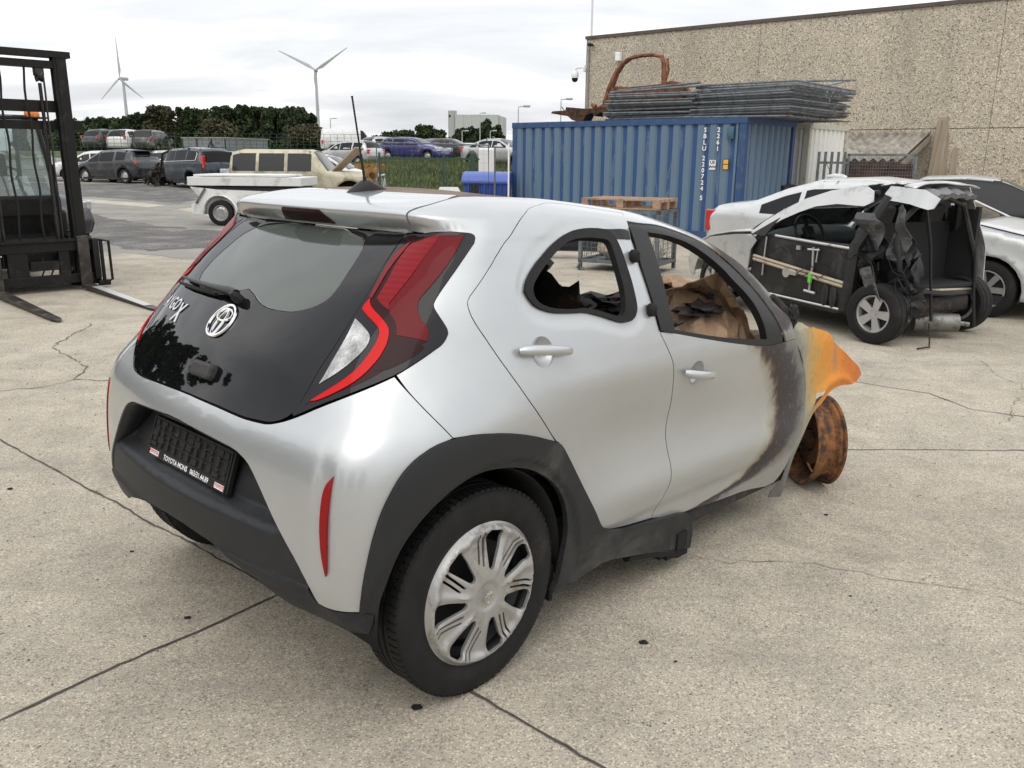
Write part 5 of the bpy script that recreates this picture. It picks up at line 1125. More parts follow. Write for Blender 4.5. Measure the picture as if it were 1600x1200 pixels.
# cabin: pillars, dash, steering wheel, seats
b=MB()
for s in (1,-1):
    yb=lambda x,z,o=0:s*(float(wW(x,z))-.05-o)
    b.tube([(1.05,yb(1.05,.3),.25),(1.0,yb(1.0,.85),.85),(.86,yb(.9,1.3),1.30)],[.07,.06,.045],8)
    b.tube([(2.28,yb(2.2,.8),.82),(2.02,yb(2,1.1),1.08),(1.6,yb(1.6,1.3),1.27),(1.0,yb(1,1.35),1.33)],.028,6)
b.box(.85,2.4,-.66,.66,.22,.28,b=.02); b.build('cabin_frame',INN,wr_root)
b=MB(); lump(b,(2.20,0,.80),.30,seed=6,sq=(.8,2.3,.5),amp=.08); b.box(2.28,2.38,-.68,.68,.25,.86,b=.03); b.build('dashboard',pmat('dash_grey',(.04,.04,.042),.6),wr_root)
b=MB(); 
SWM=TR(1.92,.34,.90,0,math.radians(-62),0); b.add(*[(lambda v,f:(v,f))(*(lambda R,r,n,m:([(((R+r*math.cos(2*math.pi*j/m))*math.cos(2*math.pi*i/n)),((R+r*math.cos(2*math.pi*j/m))*math.sin(2*math.pi*i/n)),r*math.sin(2*math.pi*j/m)) for i in range(n) for j in range(m)],[(i*m+j,((i+1)%n)*m+j,((i+1)%n)*m+(j+1)%m,i*m+(j+1)%m) for i in range(n) for j in range(m)]))(.185,.016,28,7))][0],True,SWM)
b.box(-.17,.17,-.02,.02,-.03,.0,SWM,b=.008); b.box(-.07,.07,-.06,.06,-.04,.02,SWM,b=.02); b.tube([SWM@Vector((0,0,0)),SWM@Vector((0,0,-.2))],.03,8); b.build('steering_wheel',M_BLK,wr_root)
SEATG=pmat('seat_cloth',(.035,.035,.037),.85)
for y in (-.34,.34):
    b=MB(); b.box(1.20,1.70,y-.24,y+.24,.38,.54,b=.06); b.box(-.06,.06,y-.23,y+.23,0,.58,TR(1.22,0,.46,0,-.28),b=.05); b.box(-.04,.04,y-.12,y+.12,.60,.78,TR(1.22,0,.46,0,-.28),b=.04); b.build('front_seat',SEATG,wr_root)
b=MB(); b.box(1.06,1.18,-.56,.56,.42,.88,b=.04); b.build('rear_seat',SEATG,wr_root)
b=MB(); V,F=fill([(1.62,.86),(1.05,.90),(1.05,.93),(1.35,.95)]); b.box(1.05,1.75,.60,.64,.86,.91,TR(ry=.10)); b.build('window_ledge',M_RIMS,wr_root)
# torn rear quarter: crumpled sheets, tailgate frame, straps
TORN=pmat('torn_metal',(.060,.060,.062),.55,metal=.3,dirt=(.20,.20,.20),dscale=6,damt=.25,bmp=.4,bscale=20)
rr_=random.Random(12)
def shard(pts,y0,mat,name,seed,amp=.06,th=.006):
    pts=[(x+.10,z) for x,z in pts]; y0=y0-.09
    import mathutils.noise as mn
    V,F=fill(pts,(),.04,.03); b=MB(); n=len(V)
    v=[(x+.02*mn.noise(Vector((x*9,z*9,seed))),y0+amp*mn.noise(Vector((x*5,z*5,seed+3)))*1.6,z) for x,z in V]; b.add(v,[tuple(int(i) for i in f) for f in F],False)
    o=b.build(name,mat,wr_root); md=o.modifiers.new('s','SOLIDIFY'); md.thickness=th
shard(wx([(-.17,1.25),(-.10,1.22),(-.12,1.05),(-.16,.93),(-.22,.84),(-.27,.92),(-.24,1.08),(-.21,1.2)]),.74,TORN,'torn_pillar_strip',1)
shard(wx([(.30,1.16),(.12,1.16),(.03,1.08),(.04,.84),(.14,.80),(.30,.82),(.26,1.0)]),.72,TORN,'torn_quarter_skin',2,.10)
shard(wx([(.30,.80),(.12,.80),(.02,.60),(-.06,.42),(.05,.50),(.20,.52),(.34,.62)]),.74,INN,'torn_arch_skin',3,.12)
shard(wx([(.16,.66),(.05,.70),(-.06,.50),(-.14,.40),(-.04,.42),(.10,.54)]),.84,TORN,'torn_panel_shred',4,.08)
shard(wx([(-.16,.76),(-.30,.84),(-.34,.64),(-.24,.56),(-.14,.62)]),.66,INN,'torn_panel_shred',5,.12)
shard(wx([(.02,1.02),(-.10,1.06),(-.16,.80),(-.06,.66),(.0,.82)]),.62,INN,'torn_panel_shred',6,.14)
shard(wx([(.35,1.12),(.18,1.14),(.10,.86),(.22,.72),(.34,.84)]),.60,TORN,'torn_panel_shred',7,.10)
b=MB()
for k in range(16):
    x=.45+.5*rr_.random(); z=.45+.5*rr_.random(); y=.50+.18*rr_.random(); p=[(x,y,z)]
    for j in range(4): x+=rr_.uniform(-.09,.09); z+=rr_.uniform(-.12,.06); y+=rr_.uniform(-.05,.05); p.append((x,y,z))
    b.tube(p,rr_.choice((.004,.006,.010)),5)
b.build('torn_wiring',M_BLK,wr_root)
b=MB(); lump(b,(.76,.38,.62),.24,seed=8,sq=(.9,.5,1.2),amp=.5); lump(b,(.62,.40,.42),.16,seed=14,sq=(1,1,.7),amp=.6); b.build('inner_arch',INN,wr_root)
# rear opening seen from behind: ring frame, spoiler, dark boot
b=MB()
fr=[(.49,.50,.50),(.60,.55,.68),(.65,.56,.91),(.67,.50,1.10),(.62,.42,1.22),(.64,0,1.30),(.72,-.35,1.22),(.74,-.48,1.03),(.70,-.58,.74),(.68,-.60,.50),(.66,-.55,.40),(.60,-.1,.42),(.49,.50,.50)]
b.tube(fr,[.026]*len(fr),7); b.build('tailgate_frame',INN,wr_root)
b=MB(); b.box(.64,1.05,-.60,.52,.46,.50,b=.01); b.box(1.01,1.05,-.60,.55,.5,1.05); b.box(.72,1.05,-.62,-.58,.46,1.2); b.build('boot_floor',M_INT,wr_root)
b=MB(); b.tube([(.52,.48,.50),(.62,0,.455),(.68,-.57,.43)],.018,6); b.build('boot_sill',M_STEELB,wr_root)
b=MB(); V=[];F=[]
for i in range(13):
    t=-1+i/6
    for j,(dx,dz) in enumerate(((.30,.0),(.16,.035),(.02,.03),(-.06,-.01),(-.04,-.05),(.10,-.04))): V.append((.60+dx-.07*t,.05+.42*t,1.345+dz-.03*t*t+(.012*math.sin(i*2.3))))
for i in range(12):
    for j in range(5): a=i*6+j; F.append((a,a+6,a+7,a+1))
b.add(V,F,True); o=b.build('roof_spoiler',pmat('spoiler_grey',(.16,.16,.165),.6,dirt=(.05,.05,.05),dscale=9,damt=.4,bmp=.4,bscale=30),wr_root); md=o.modifiers.new('s','SOLIDIFY'); md.thickness=.02
b=MB(); b.tube([(.62,.28,1.20),(.58,.22,.9),(.54,.20,.55),(.50,.18,.20)],[.016,.014,.012,.014],6); b.build('hanging_strap',M_BLK,wr_root)
b=MB(); b.tube([(.70,-.56,.85),(.66,-.56,.60),(.60,-.50,.42),(.52,-.46,.10)],[.012,.014,.012,.016],6); b.build('hanging_seal',M_RUB,wr_root)
b=MB(); b.tube([(.75,.10,.15),(.52,-.22,.15)],.085,16); b.tube([(.52,-.22,.15),(.46,-.30,.14)],.022,8); b.build('silencer',pmat('dull_steel',(.22,.215,.20),.4,metal=.6,dirt=(.06,.05,.04),dscale=8,damt=.35),wr_root)
b=MB(); b.tube([(.70,.56,.27),(.68,0,.24),(.72,-.54,.27)],.05,8); b.box(.62,1.0,-.5,.5,.24,.40,b=.05); b.tube([(.5,.2,.18),(.40,.3,.08),(.30,.42,.02),(.32,.55,.012)],.008,5); b.build('rear_axle',M_CHAR,wr_root)
b=MB(); pass
for x,y,z,r_,s_,yw in ((.70,.655,.275,.275,1,.10),(2.98,.63,.28,.28,1,-.25),(.80,-.62,.28,.28,-1,.1),(2.98,-.62,.28,.28,-1,.0)): small_wheel(wr_root,x,y,z,r_,s_,'alloy',5,.62,.17,yaw=yw)
# door mirror seen through the cabin, far side
b=MB(); lump(b,(2.08,-.86,.98),.10,seed=2,sq=(.6,1,.75),amp=.05); lump(b,(2.16,.90,.95),.10,seed=2,sq=(.6,.8,.75),amp=.05) if 0 else None; b.build('door_mirror',M_BLK,wr_root)
b=MB(); V,F=fill([(2.22,.86),(2.36,.88),(2.10,1.03)]); sheet('mirror_sail',[(2.14,.855),(2.34,.86),(2.02,1.05)],M_BLK,wr_root,off=.004)
# ================= GROUND =================
def sstep(x,a,b): t=np.clip((x-a)/(b-a),0,1); return t*t*(3-2*t)
def gz(x,y):
    x=np.asarray(x,float); y=np.asarray(y,float)
    left=1-sstep(x,-11,-8.5)
    zl=.0008*np.clip(y-22,0,20)**2*left
    platL=.33+(1.85-.33)*sstep(y,51,57)
    zl=np.where(y>42,platL*left,zl)
    zr=(.12*sstep(y,25,28)+1.38*sstep(y,27,53))*(1-left)
    far=sstep(y,90,140)*1.0
    return (zl+zr)*(1-0*far)
xs=np.concatenate([np.linspace(-1500,-60,12)[:-1],np.arange(-60,40.1,.8),np.linspace(60,1500,10)]); ys=np.concatenate([[-60,-20],np.arange(-8,22,2.),np.arange(22,75,.8),np.linspace(80,200,12),np.linspace(300,2800,10)])
XX,YY=np.meshgrid(xs,ys); ZZ=gz(XX,YY)
b=MB(); nx=len(xs); b.add([(float(x),float(y),float(z)) for x,y,z in zip(XX.ravel(),YY.ravel(),ZZ.ravel())],[(j*nx+i,j*nx+i+1,(j+1)*nx+i+1,(j+1)*nx+i) for j in range(len(ys)-1) for i in range(nx-1)],True)
def groundmat():
    m,t,b=newmat('concrete_yard'); b.inputs['Roughness'].default_value=.86; b.inputs['Specular IOR Level'].default_value=.25
    c1=noise(t,95,3,.75).outputs['Fac']; c2=noise(t,230,2,.7).outputs['Fac']; big=noise(t,.45,6,.6,dist=.4).outputs['Fac']; mid=noise(t,2.6,7,.68,dist=.6).outputs['Fac']
    base=ramp(t,big,[(.3,(.355,.317,.255)),(.5,(.412,.370,.302)),(.7,(.455,.412,.343))]).outputs[0]
    base=mixc(t,ramp(t,mid,[(.42,0),(.62,.45)]).outputs[0],base,(.235,.215,.18))
    # exposed aggregate: dark and pale grains
    vo=nd(t,'ShaderNodeTexVoronoi'); vo.inputs['Scale'].default_value=190; tc_=nd(t,'ShaderNodeTexCoord'); t.links.new(tc_.outputs['Object'],vo.inputs['Vector'])
    sp=nd(t,'ShaderNodeSeparateColor'); t.links.new(vo.outputs['Color'],sp.inputs[0])
    g1=ramp(t,sp.outputs[0],[(.0,(.30,.30,.30)),(.14,(.42,.42,.42)),(.22,(.95,.95,.95)),(.84,(1.05,1.04,1.0)),(.90,(1.6,1.57,1.5)),(1,(1.9,1.85,1.75))]).outputs[0]
    g2=ramp(t,c2,[(.32,(.72,.72,.72)),(.5,(1,1,1)),(.68,(1.28,1.27,1.24))]).outputs[0]
    base=mixc(t,.60,base,g1,'MULTIPLY'); base=mixc(t,.6,base,g2,'MULTIPLY')
    tm=noise(t,1.3,5,.65,dist=.3,sc3=(.22,2.4,1)).outputs['Fac']; base=mixc(t,ramp(t,tm,[(.54,0),(.68,.28)]).outputs[0],base,(.17,.155,.135))
    # oil and soot stains
    st=noise(t,.9,5,.7,dist=1.2).outputs['Fac']; base=mixc(t,ramp(t,st,[(.57,0),(.72,.42)]).outputs[0],base,(.13,.12,.11))
    s2=noise(t,14,4,.6).outputs['Fac']; base=mixc(t,ramp(t,s2,[(.70,0),(.76,.35)]).outputs[0],base,(.10,.095,.09))
    # soil and grass on the bank: driven by height above the yard
    geo=nd(t,'ShaderNodeNewGeometry'); se=nd(t,'ShaderNodeSeparateXYZ'); t.links.new(geo.outputs['Position'],se.inputs[0])
    dirt=ramp(t,noise(t,.6,7,.7).outputs['Fac'],[(.35,(.055,.07,.025)),(.55,(.085,.10,.035)),(.7,(.16,.14,.08))]).outputs[0]
    hz=nd(t,'ShaderNodeMapRange'); hz.inputs['From Min'].default_value=.36; hz.inputs['From Max'].default_value=.5; 
    wob=nd(t,'ShaderNodeMath',operation='MULTIPLY_ADD'); wob.inputs[1].default_value=.12; t.links.new(noise(t,.8,4).outputs['Fac'],wob.inputs[0]); t.links.new(se.outputs[2],wob.inputs[2]); t.links.new(wob.outputs[0],hz.inputs[0])
    base=mixc(t,hz.outputs[0],base,dirt)
    t.links.new(base,b.inputs['Base Color'])
    mu=nd(t,'ShaderNodeMath',operation='ADD'); t.links.new(c1,mu.inputs[0]); t.links.new(vo.outputs['Distance'],mu.inputs[1]); bump(t,b,mu.outputs[0],.45,.004); return m
GR=tag(b.build('ground',groundmat(),recalc=False),kind='structure')
def patch(name,poly,mat,z=.004,wob=.35,res=1.0,seed=0,label=None,kind='structure',step=.4,follow=True):
    p=chaikin(np.array(poly,float),2,180); p=resamp(p,step); 
    if area(p)<0: p=p[::-1]
    if wob:
        q=inset_poly(p,1.0)-p; w=np.array([mnz.noise(Vector((a*1.1,b_*1.1,seed)))+.6*mnz.noise(Vector((a*3.4,b_*3.4,seed+5))) for a,b_ in p]); p=p+q*(w*wob)[:,None]
    V,F=cdt_mesh(p,[],res,step); g=MB(); g.add([(float(x),float(y),float(gz(x,y))+z) for x,y in V],[tuple(int(i) for i in f) for f in F],True)
    return tag(g.build(name,mat,recalc=False),kind=kind)
GRAV=pmat('dark_gravel',(.098,.093,.088),.95,var=.28,vscale=1.2,dirt=(.25,.24,.22),dscale=.9,damt=.32,bmp=.9,bscale=16)
_t=GRAV.node_tree; _b=_t.nodes['Principled BSDF']; _l=_b.inputs['Base Color'].links[0].from_socket
_t.links.new(mixc(_t,1,_l,ramp(_t,noise(_t,22,4,.8).outputs['Fac'],[(.36,(.55,.55,.55)),(.5,(1,1,1)),(.64,(1.9,1.85,1.8))]).outputs[0],'MULTIPLY'),_b.inputs['Base Color'])
patch('tarmac',[(-60,60),(-60,12),(-20,15.5),(-9.5,16.2),(-5.5,13.6),(-1.2,13.6),(-.4,20),(-2.8,24.5),(-6.5,30),(-7.5,45),(-9,52)],pmat('grey_tarmac',(.250,.236,.212),.92,var=.16,vscale=.8,dirt=(.17,.16,.15),dscale=.6,damt=.4,bmp=.5,bscale=30),.002,.4,1.5,9)
patch('gravel_strip',[(-15,24.2),(-12.87,25.4),(-11.61,24.12),(-9.81,22.05),(-8.37,20.49),(-7.04,19.6),(-5.51,18.6),(-2,17),(-1.5,14.2),(-4.22,14.84),(-5.45,15.5),(-6.04,15.23),(-6.24,14.89),(-6.85,15.28),(-7.55,15.92),(-8.12,16.76),(-9.5,18.0),(-13,21.6)],GRAV,.004,.30,.8,1)
patch('gravel_yard',[(-60,50),(-40,50.5),(-21,50.5),(-11,50),(-9.5,44),(-8,31),(-9.0,28.5),(-11.4,29.4),(-13.9,31.4),(-16.06,32.9),(-17.5,33.0),(-24,37),(-45,45)],GRAV,.006,.5,1.2,2)
patch('worn_strip',[(-16.5,31.2),(-9.9,26.4),(-7.6,22.6),(-7.1,22.9),(-9.2,27.0),(-15.8,31.9)],pmat('pale_concrete',(.40,.37,.30),.9,var=.12,vscale=1.5,bmp=.3,bscale=60),.004,.10,.6,3)
# joints between slabs and cracks: dark filled grooves
JM=pmat('joint_dark',(.060,.054,.046),.95,var=.4,vscale=25); CRM=pmat('crack_grey',(.105,.095,.080),.95,var=.5,vscale=12)
def crackline(name,pts,w,seed,jit=.012,mat=JM,step=.05,vary=.5):
    w=w*.72
    P=np.array(pts,float); R=[]
    for p,q in zip(P[:-1],P[1:]):
        n=max(1,int(np.hypot(*(q-p))/step)); R+=[p+(q-p)*k/n for k in range(n)]
    R.append(P[-1]); R=np.array(R); d=np.gradient(R,axis=0); n_=np.stack([-d[:,1],d[:,0]],1); n_/=np.linalg.norm(n_,axis=1)[:,None]
    off=np.array([mnz.noise(Vector((a*2.2,b_*2.2,seed)))*jit*1.6+mnz.noise(Vector((a*17,b_*17,seed)))*jit*.8 for a,b_ in R]); R=R+n_*off[:,None]
    ww=np.array([max(.12,1+vary*1.6*mnz.noise(Vector((a*9,b_*9,seed+7)))) for a,b_ in R])*w/2
    ww[0]*=.3; ww[-1]*=.3
    V=[];F=[]
    for r,n,h in zip(R,n_,ww): V+=[(*(r+n*h),.0035),(*(r-n*h),.0035)]
    F=[(2*i,2*i+1,2*i+3,2*i+2) for i in range(len(R)-1)]
    g=MB(); g.add(V,F); return tag(g.build(name,mat,recalc=False),kind='structure')
crackline('slab_joint',[(-6.2,7.42),(-2.978,4.711),(-.87,2.933),(-.112,2.313),(.6,1.70)],.013,1,.010)
crackline('slab_joint',[(-2.9,.45),(-1.499,2.171),(-.87,2.933)],.014,2,.008)
crackline('slab_joint',[(1.5,4.62),(1.96,4.66),(2.95,4.67),(6,4.75)],.010,3,.012)
crackline('slab_joint',[(2.45,6.33),(2.62,6.21),(2.99,5.91),(3.08,5.52),(5,4.3)],.012,4,.01)
for k,(l,w) in enumerate([([(-4.13,8.32),(-4.08,7.84),(-4.06,7.41),(-3.79,6.98),(-3.55,6.75),(-3.32,6.41),(-3.22,6.17),(-2.95,6.14),(-2.72,6.27)],.018),([(-4.3,5.2),(-3.59,5.76),(-3.41,5.93),(-3.21,6.17)],.012),([(.75,3.26),(1.07,3.23),(1.31,3.18),(1.59,3.09),(1.79,2.99),(2.3,2.75)],.005),
    ([(-3.55,6.75),(-3.3,6.95),(-3.0,6.9)],.009),([(-4.08,7.84),(-3.6,8.1),(-3.2,8.9),(-2.6,9.3)],.010),([(-3.3,7.6),(-3.05,7.2),(-3.1,6.8)],.016),([(-.1,12.6),(1.2,10.9),(2.0,9.2)],.010),([(3.2,5.2),(3.7,5.9),(3.9,7.0)],.006),([(1.2,8.0),(1.9,7.0),(2.2,6.4)],.007),([(-5,12.5),(-3.9,11.2),(-2.2,10.8)],.010)]):
    crackline('crack',l,w*.75,20+k,.05,mat=CRM,vary=.9)
# loose bits of burnt plastic lying on the slabs
for k,(x,y,s_,lb) in enumerate(((.46,2.61,.026,'small black square chip on the concrete right of the rear wheel'),(1.48,3.72,.016,'tiny dark crumb on the concrete near the burnt door'),(-1.16,2.75,.020,'dark shard on the slab below the left of the rear bumper'),(-.28,2.24,.030,'black lump beside the slab joint under the rear tyre'),(-1.59,3.28,.014,'tiny dark crumb far left of the rear bumper'),(-2.49,3.96,.022,'black chip near the left edge of the slab'),(1.30,2.95,.010,'tiny chip on the open concrete at right'),(.55,2.50,.010,'splinter just below the square black chip'))):
    b=MB(); lump(b,(0,0,0),s_,seed=60+k,sq=(1.2,.8,.4),amp=.7); o=b.build('debris_chip',M_RUB); o.location=(x,y,s_*.2); o.scale=(.45,.45,.45); tag(o,lb,'debris','burnt chips on the concrete')
# fine grit scattered over the yard
b=MB(); rg=random.Random(8)
for k in range(2600):
    r=2.2+13*rg.random()**1.5; a=rg.uniform(-.62,.62); x=r*math.sin(a); y=r*math.cos(a); s_=rg.uniform(.0015,.0045)*(1+r*.10)
    b.add([(x-s_,y-s_*.6,.001),(x+s_,y-s_*.4,.001),(x+s_*.3,y+s_,.001),(x,y,s_*1.1)],[(0,1,3),(1,2,3),(2,0,3),(2,1,0)])
tag(b.build('grit',pmat('grit_stone',(.20,.18,.155),.9,var=.8,vscale=3)),'loose grit and stone crumbs scattered on the concrete yard','grit',kind='stuff')
# grass on the bank behind the fences
def blades(n,reg,h,seed):
    r=random.Random(seed); V=[];F=[]
    while n>0:
        x,y=reg(r); z=float(gz(x,y)); n-=1; hh=h*r.uniform(.4,1.5); a=r.uniform(0,math.pi); w=.05*r.uniform(.5,1.3); lx=r.uniform(-.5,.5)*hh; ly=r.uniform(-.5,.5)*hh; k=len(V)
        V+=[(x-w*math.cos(a),y-w*math.sin(a),z-.02),(x+w*math.cos(a),y+w*math.sin(a),z-.02),(x+lx,y+ly,z+hh)]; F.append((k,k+1,k+2))
    b=MB(); b.add(V,F); return b
GM=pmat('bank_grass',(.075,.100,.028),.9,var=.45,vscale=.5,dirt=(.20,.19,.08),dscale=.8,damt=.3)
blades(26000,lambda r:(r.uniform(-8.3,6),26.5+r.random()**1.4*29),.17,3).build('g',GM); o=bpy.data.objects['g']; o.name='grass'; tag(o,'rough grass growing on the bank beyond the green fence','grass',kind='stuff')
# ================= BUILDING =================
WA=np.array([2.51,31.5]); WB=np.array([11.96,23.8]); wdv=(WB-WA)/np.linalg.norm(WB-WA); wrz=math.atan2(wdv[1],wdv[0])
bld=empty('warehouse',(WA[0],WA[1],0),wrz,'large warehouse with washed pebble concrete panels behind the containers','building')
def pebble():
    m,t,b=newmat('washed_pebble_concrete'); b.inputs['Roughness'].default_value=.92; b.inputs['Specular IOR Level'].default_value=.2
    tc_=nd(t,'ShaderNodeTexCoord'); vo=nd(t,'ShaderNodeTexVoronoi'); vo.inputs['Scale'].default_value=36; t.links.new(tc_.outputs['Object'],vo.inputs['Vector']); sp=nd(t,'ShaderNodeSeparateColor'); t.links.new(vo.outputs['Color'],sp.inputs[0])
    base=ramp(t,noise(t,.35,6,.65).outputs['Fac'],[(.3,(.41,.365,.29)),(.7,(.49,.44,.355))]).outputs[0]
    g=ramp(t,sp.outputs[0],[(.0,(.16,.15,.14)),(.09,(.38,.36,.33)),(.16,(.9,.9,.9)),(.78,(1.0,1.0,1.0)),(.86,(1.5,1.5,1.5)),(1,(1.65,1.62,1.55))]).outputs[0]
    g2=ramp(t,noise(t,52,3,.8).outputs['Fac'],[(.38,(.48,.47,.46)),(.5,(1,1,1)),(.64,(1.35,1.33,1.3))]).outputs[0]
    c=mixc(t,.75,base,g,'MULTIPLY'); c=mixc(t,.75,c,g2,'MULTIPLY')
    st=noise(t,.8,5,.7,sc3=(1,1,.12)).outputs['Fac']; c=mixc(t,ramp(t,st,[(.48,0),(.75,.40)]).outputs[0],c,(.20,.185,.16))
    t.links.new(c,b.inputs['Base Color']); bump(t,b,vo.outputs['Distance'],.5,.02); return m
PEB=pebble()
b=MB()
pw=6.55; x=0
edges=[0,6.3,12.85,19.4,25.95,32.5]
for x0,x1 in zip(edges[:-1],edges[1:]):
    for z0,z1 in ((0,2.47),(2.49,5.60)): b.box(x0+.008,x1-.008,0,.25,z0,z1)
b.box(0,32.5,.05,.2,0,5.58); b.box(.0,.2,.25,18,0,5.6)
b.build('wall',PEB,bld)
b=MB(); b.box(-.06,32.5,-.05,.35,5.602,5.70); b.box(-.06,.3,.35,18,5.602,5.70); b.build('parapet_cap',pmat('cap_dark',(.085,.065,.05),.6,dirt=(.05,.05,.045),dscale=2,damt=.4),bld)
b=MB()
for x0 in edges[1:-1]: b.box(x0-.02,x0+.02,.012,.06,0,5.6)
b.build('panel_joint',pmat('sealant',(.20,.19,.175),.8),bld)
b=MB(); b.box(.3,32,.4,18,5.4,5.5); b.build('roof',pmat('roof_felt',(.06,.06,.06),.9),bld)
b=MB(); b.box(-.045,.0,.02,.10,0,5.6); b.tube([(.10,-.03,0),(.10,-.03,5.5)],.03,8); b.build('corner_trim',pmat('corner_grey',(.22,.21,.20),.7),bld)
# mast and cameras on the corner
def LW(x,y,z): M=Matrix.Translation((WA[0],WA[1],0))@Matrix.Rotation(wrz,4,'Z'); return M@Vector((x,y,z))
b=MB(); b.tube([(0,0,0),(0,0,1.6)],.035,8); b.tube([(0,0,1.5),(0,0,3.2)],.022,8); b.build('roof_mast',pmat('white_mast',(.62,.62,.62),.5)); o=bpy.data.objects['roof_mast']; o.location=LW(.08,.12,5.7); tag(o,'white mast standing on the corner of the warehouse roof','mast')
ca=empty('security_camera',LW(-.0,-.03,4.66),wrz,'white dome security camera hanging from an arm on the warehouse corner','camera')
b=MB(); b.box(-.06,.0,-.10,.10,-.12,.12,b=.02); b.tube([(-.04,0,0),(-.16,0,.04),(-.42,0,.03),(-.47,0,-.04)],[.035,.032,.032,.05],8); b.build('bracket',M_PRINT,ca)
b=MB(); b.lathe([(0,-.05),(.08,-.06),(.125,-.12),(.13,-.22),(.115,-.30)],20,axis='Z',M=TR(x=-.47)); b.build('housing',M_PRINT,ca)
b=MB(); b.lathe([(.110,-.30),(.105,-.36),(.07,-.42),(0,-.44)],20,axis='Z',M=TR(x=-.47)); b.build('lens_dome',M_GLD,ca)
c2=empty('bullet_camera',LW(.28,-.04,5.38),wrz,'small dark camera fixed high on the warehouse wall','camera')
b=MB(); b.tube([(0,0,0),(0,-.10,0)],.03,8); b.box(-.05,.05,-.30,-.08,-.04,.05,b=.01); b.build('housing',M_BLK,c2)
b=MB(); b.box(-.09,.09,-.16,0,-.14,.14,b=.02); o=b.build('wall_box',M_PRINT); o.location=LW(1.35,-.02,4.95); o.rotation_euler=(0,0,wrz); tag(o,'small white box fixed to the warehouse wall behind the rusty door frame','box')
# ================= CONTAINERS =================
CA=Vector((-.05,21.5,0)); crz=math.radians(-40)
CM=Matrix.Translation(CA)@Matrix.Rotation(crz,4,'Z')
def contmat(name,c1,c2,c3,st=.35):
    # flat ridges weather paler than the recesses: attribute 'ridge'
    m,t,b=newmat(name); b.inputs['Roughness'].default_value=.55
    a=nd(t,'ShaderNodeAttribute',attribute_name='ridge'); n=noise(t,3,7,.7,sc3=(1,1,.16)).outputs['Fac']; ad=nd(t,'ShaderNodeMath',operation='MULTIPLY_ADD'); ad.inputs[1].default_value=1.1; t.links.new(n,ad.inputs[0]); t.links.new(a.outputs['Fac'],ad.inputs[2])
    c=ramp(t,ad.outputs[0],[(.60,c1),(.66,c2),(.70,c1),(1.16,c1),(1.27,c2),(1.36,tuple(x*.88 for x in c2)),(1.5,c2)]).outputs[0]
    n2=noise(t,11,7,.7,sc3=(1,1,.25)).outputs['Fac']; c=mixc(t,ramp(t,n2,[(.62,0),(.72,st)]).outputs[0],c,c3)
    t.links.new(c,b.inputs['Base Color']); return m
def container(name,label,loc,rz,L,Wd,H,mat,fmat,seed=0):
    r=empty(name,loc,rz,label,'container')
    def corr(x0,x1,z0,z1,place,pitch=.285,dep=.045):
        V=[];F=[];A=[]; x=x0; prof=[]
        while x<x1-.05:
            p=min(pitch,x1-x); 
            for f_,d in ((0,0),(.44,0),(.56,1),(.90,1),(1.0,0)): prof.append((x+p*f_,d))
            x+=p
        zs=np.linspace(z0,z1,5)
        for z in zs:
            for x,d in prof: V.append(place(x,dep*d,z)); A.append(1-d)
        n=len(prof)
        for j in range(4):
            for i in range(n-1): F.append((j*n+i,j*n+i+1,(j+1)*n+i+1,(j+1)*n+i))
        return V,F,A
    for nm,args in (('side_panel',(.14,L-.14,.16,H-.12,lambda x,d,z:(x,.02+d,z))),('end_panel',(.12,Wd-.12,.16,H-.12,lambda x,d,z:(L-.02-d,x,z))),('side_panel',(.14,L-.14,.16,H-.12,lambda x,d,z:(x,Wd-.02-d,z))),('end_panel',(.12,Wd-.12,.16,H-.12,lambda x,d,z:(.02+d,x,z)))):
        V,F,A=corr(*args); 
        # split recess / ridge vertices so that the paint break is crisp
        V2=[];F2=[];A2=[]
        for f in F:
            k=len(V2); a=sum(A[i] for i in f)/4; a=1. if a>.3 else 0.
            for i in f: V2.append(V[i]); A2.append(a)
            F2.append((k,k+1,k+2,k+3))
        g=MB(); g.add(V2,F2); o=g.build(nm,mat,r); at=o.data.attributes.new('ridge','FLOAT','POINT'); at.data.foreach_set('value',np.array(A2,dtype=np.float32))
        md=o.modifiers.new('s','SOLIDIFY'); md.thickness=.004
    g=MB()
    for z0,z1 in ((0,.16),(H-.12,H)):
        g.box(.16,L-.16,0,.09,z0,z1-.0); g.box(.16,L-.16,Wd-.09,Wd,z0,z1); g.box(0,.09,.16,Wd-.16,z0,z1); g.box(L-.09,L,.16,Wd-.16,z0,z1)
    for x in (0,L-.16):
        for y in (0,Wd-.16): g.box(x+.01,x+.15,y+.01,y+.15,.12,H-.12)
    g.build('frame',fmat,r)
    g=MB(); g.box(.09,L-.09,.09,Wd-.09,H-.05,H-.03); g.build('roof_panel',fmat,r)
    for x in (0,L-.17):
        for y in (0,Wd-.165):
            for z in (0.001,H-.125):
                g=MB(); g.box(x-.003,x+.175,y-.003,y+.168,z,z+.128,b=.012); g.box(x+.05,x+.12,y-.006,y+.0,z+.03,z+.09); g.build('corner_casting',fmat,r)
    return r
BLF=pmat('container_blue_frame',(.028,.072,.175),.5,dirt=(.11,.13,.16),dscale=5,damt=.28); 
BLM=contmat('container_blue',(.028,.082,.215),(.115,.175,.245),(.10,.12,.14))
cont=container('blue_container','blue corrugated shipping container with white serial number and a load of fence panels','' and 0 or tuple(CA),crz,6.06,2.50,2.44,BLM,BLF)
WHF=pmat('container_white_frame',(.50,.49,.43),.6,dirt=(.30,.22,.12),dscale=4,damt=.25)
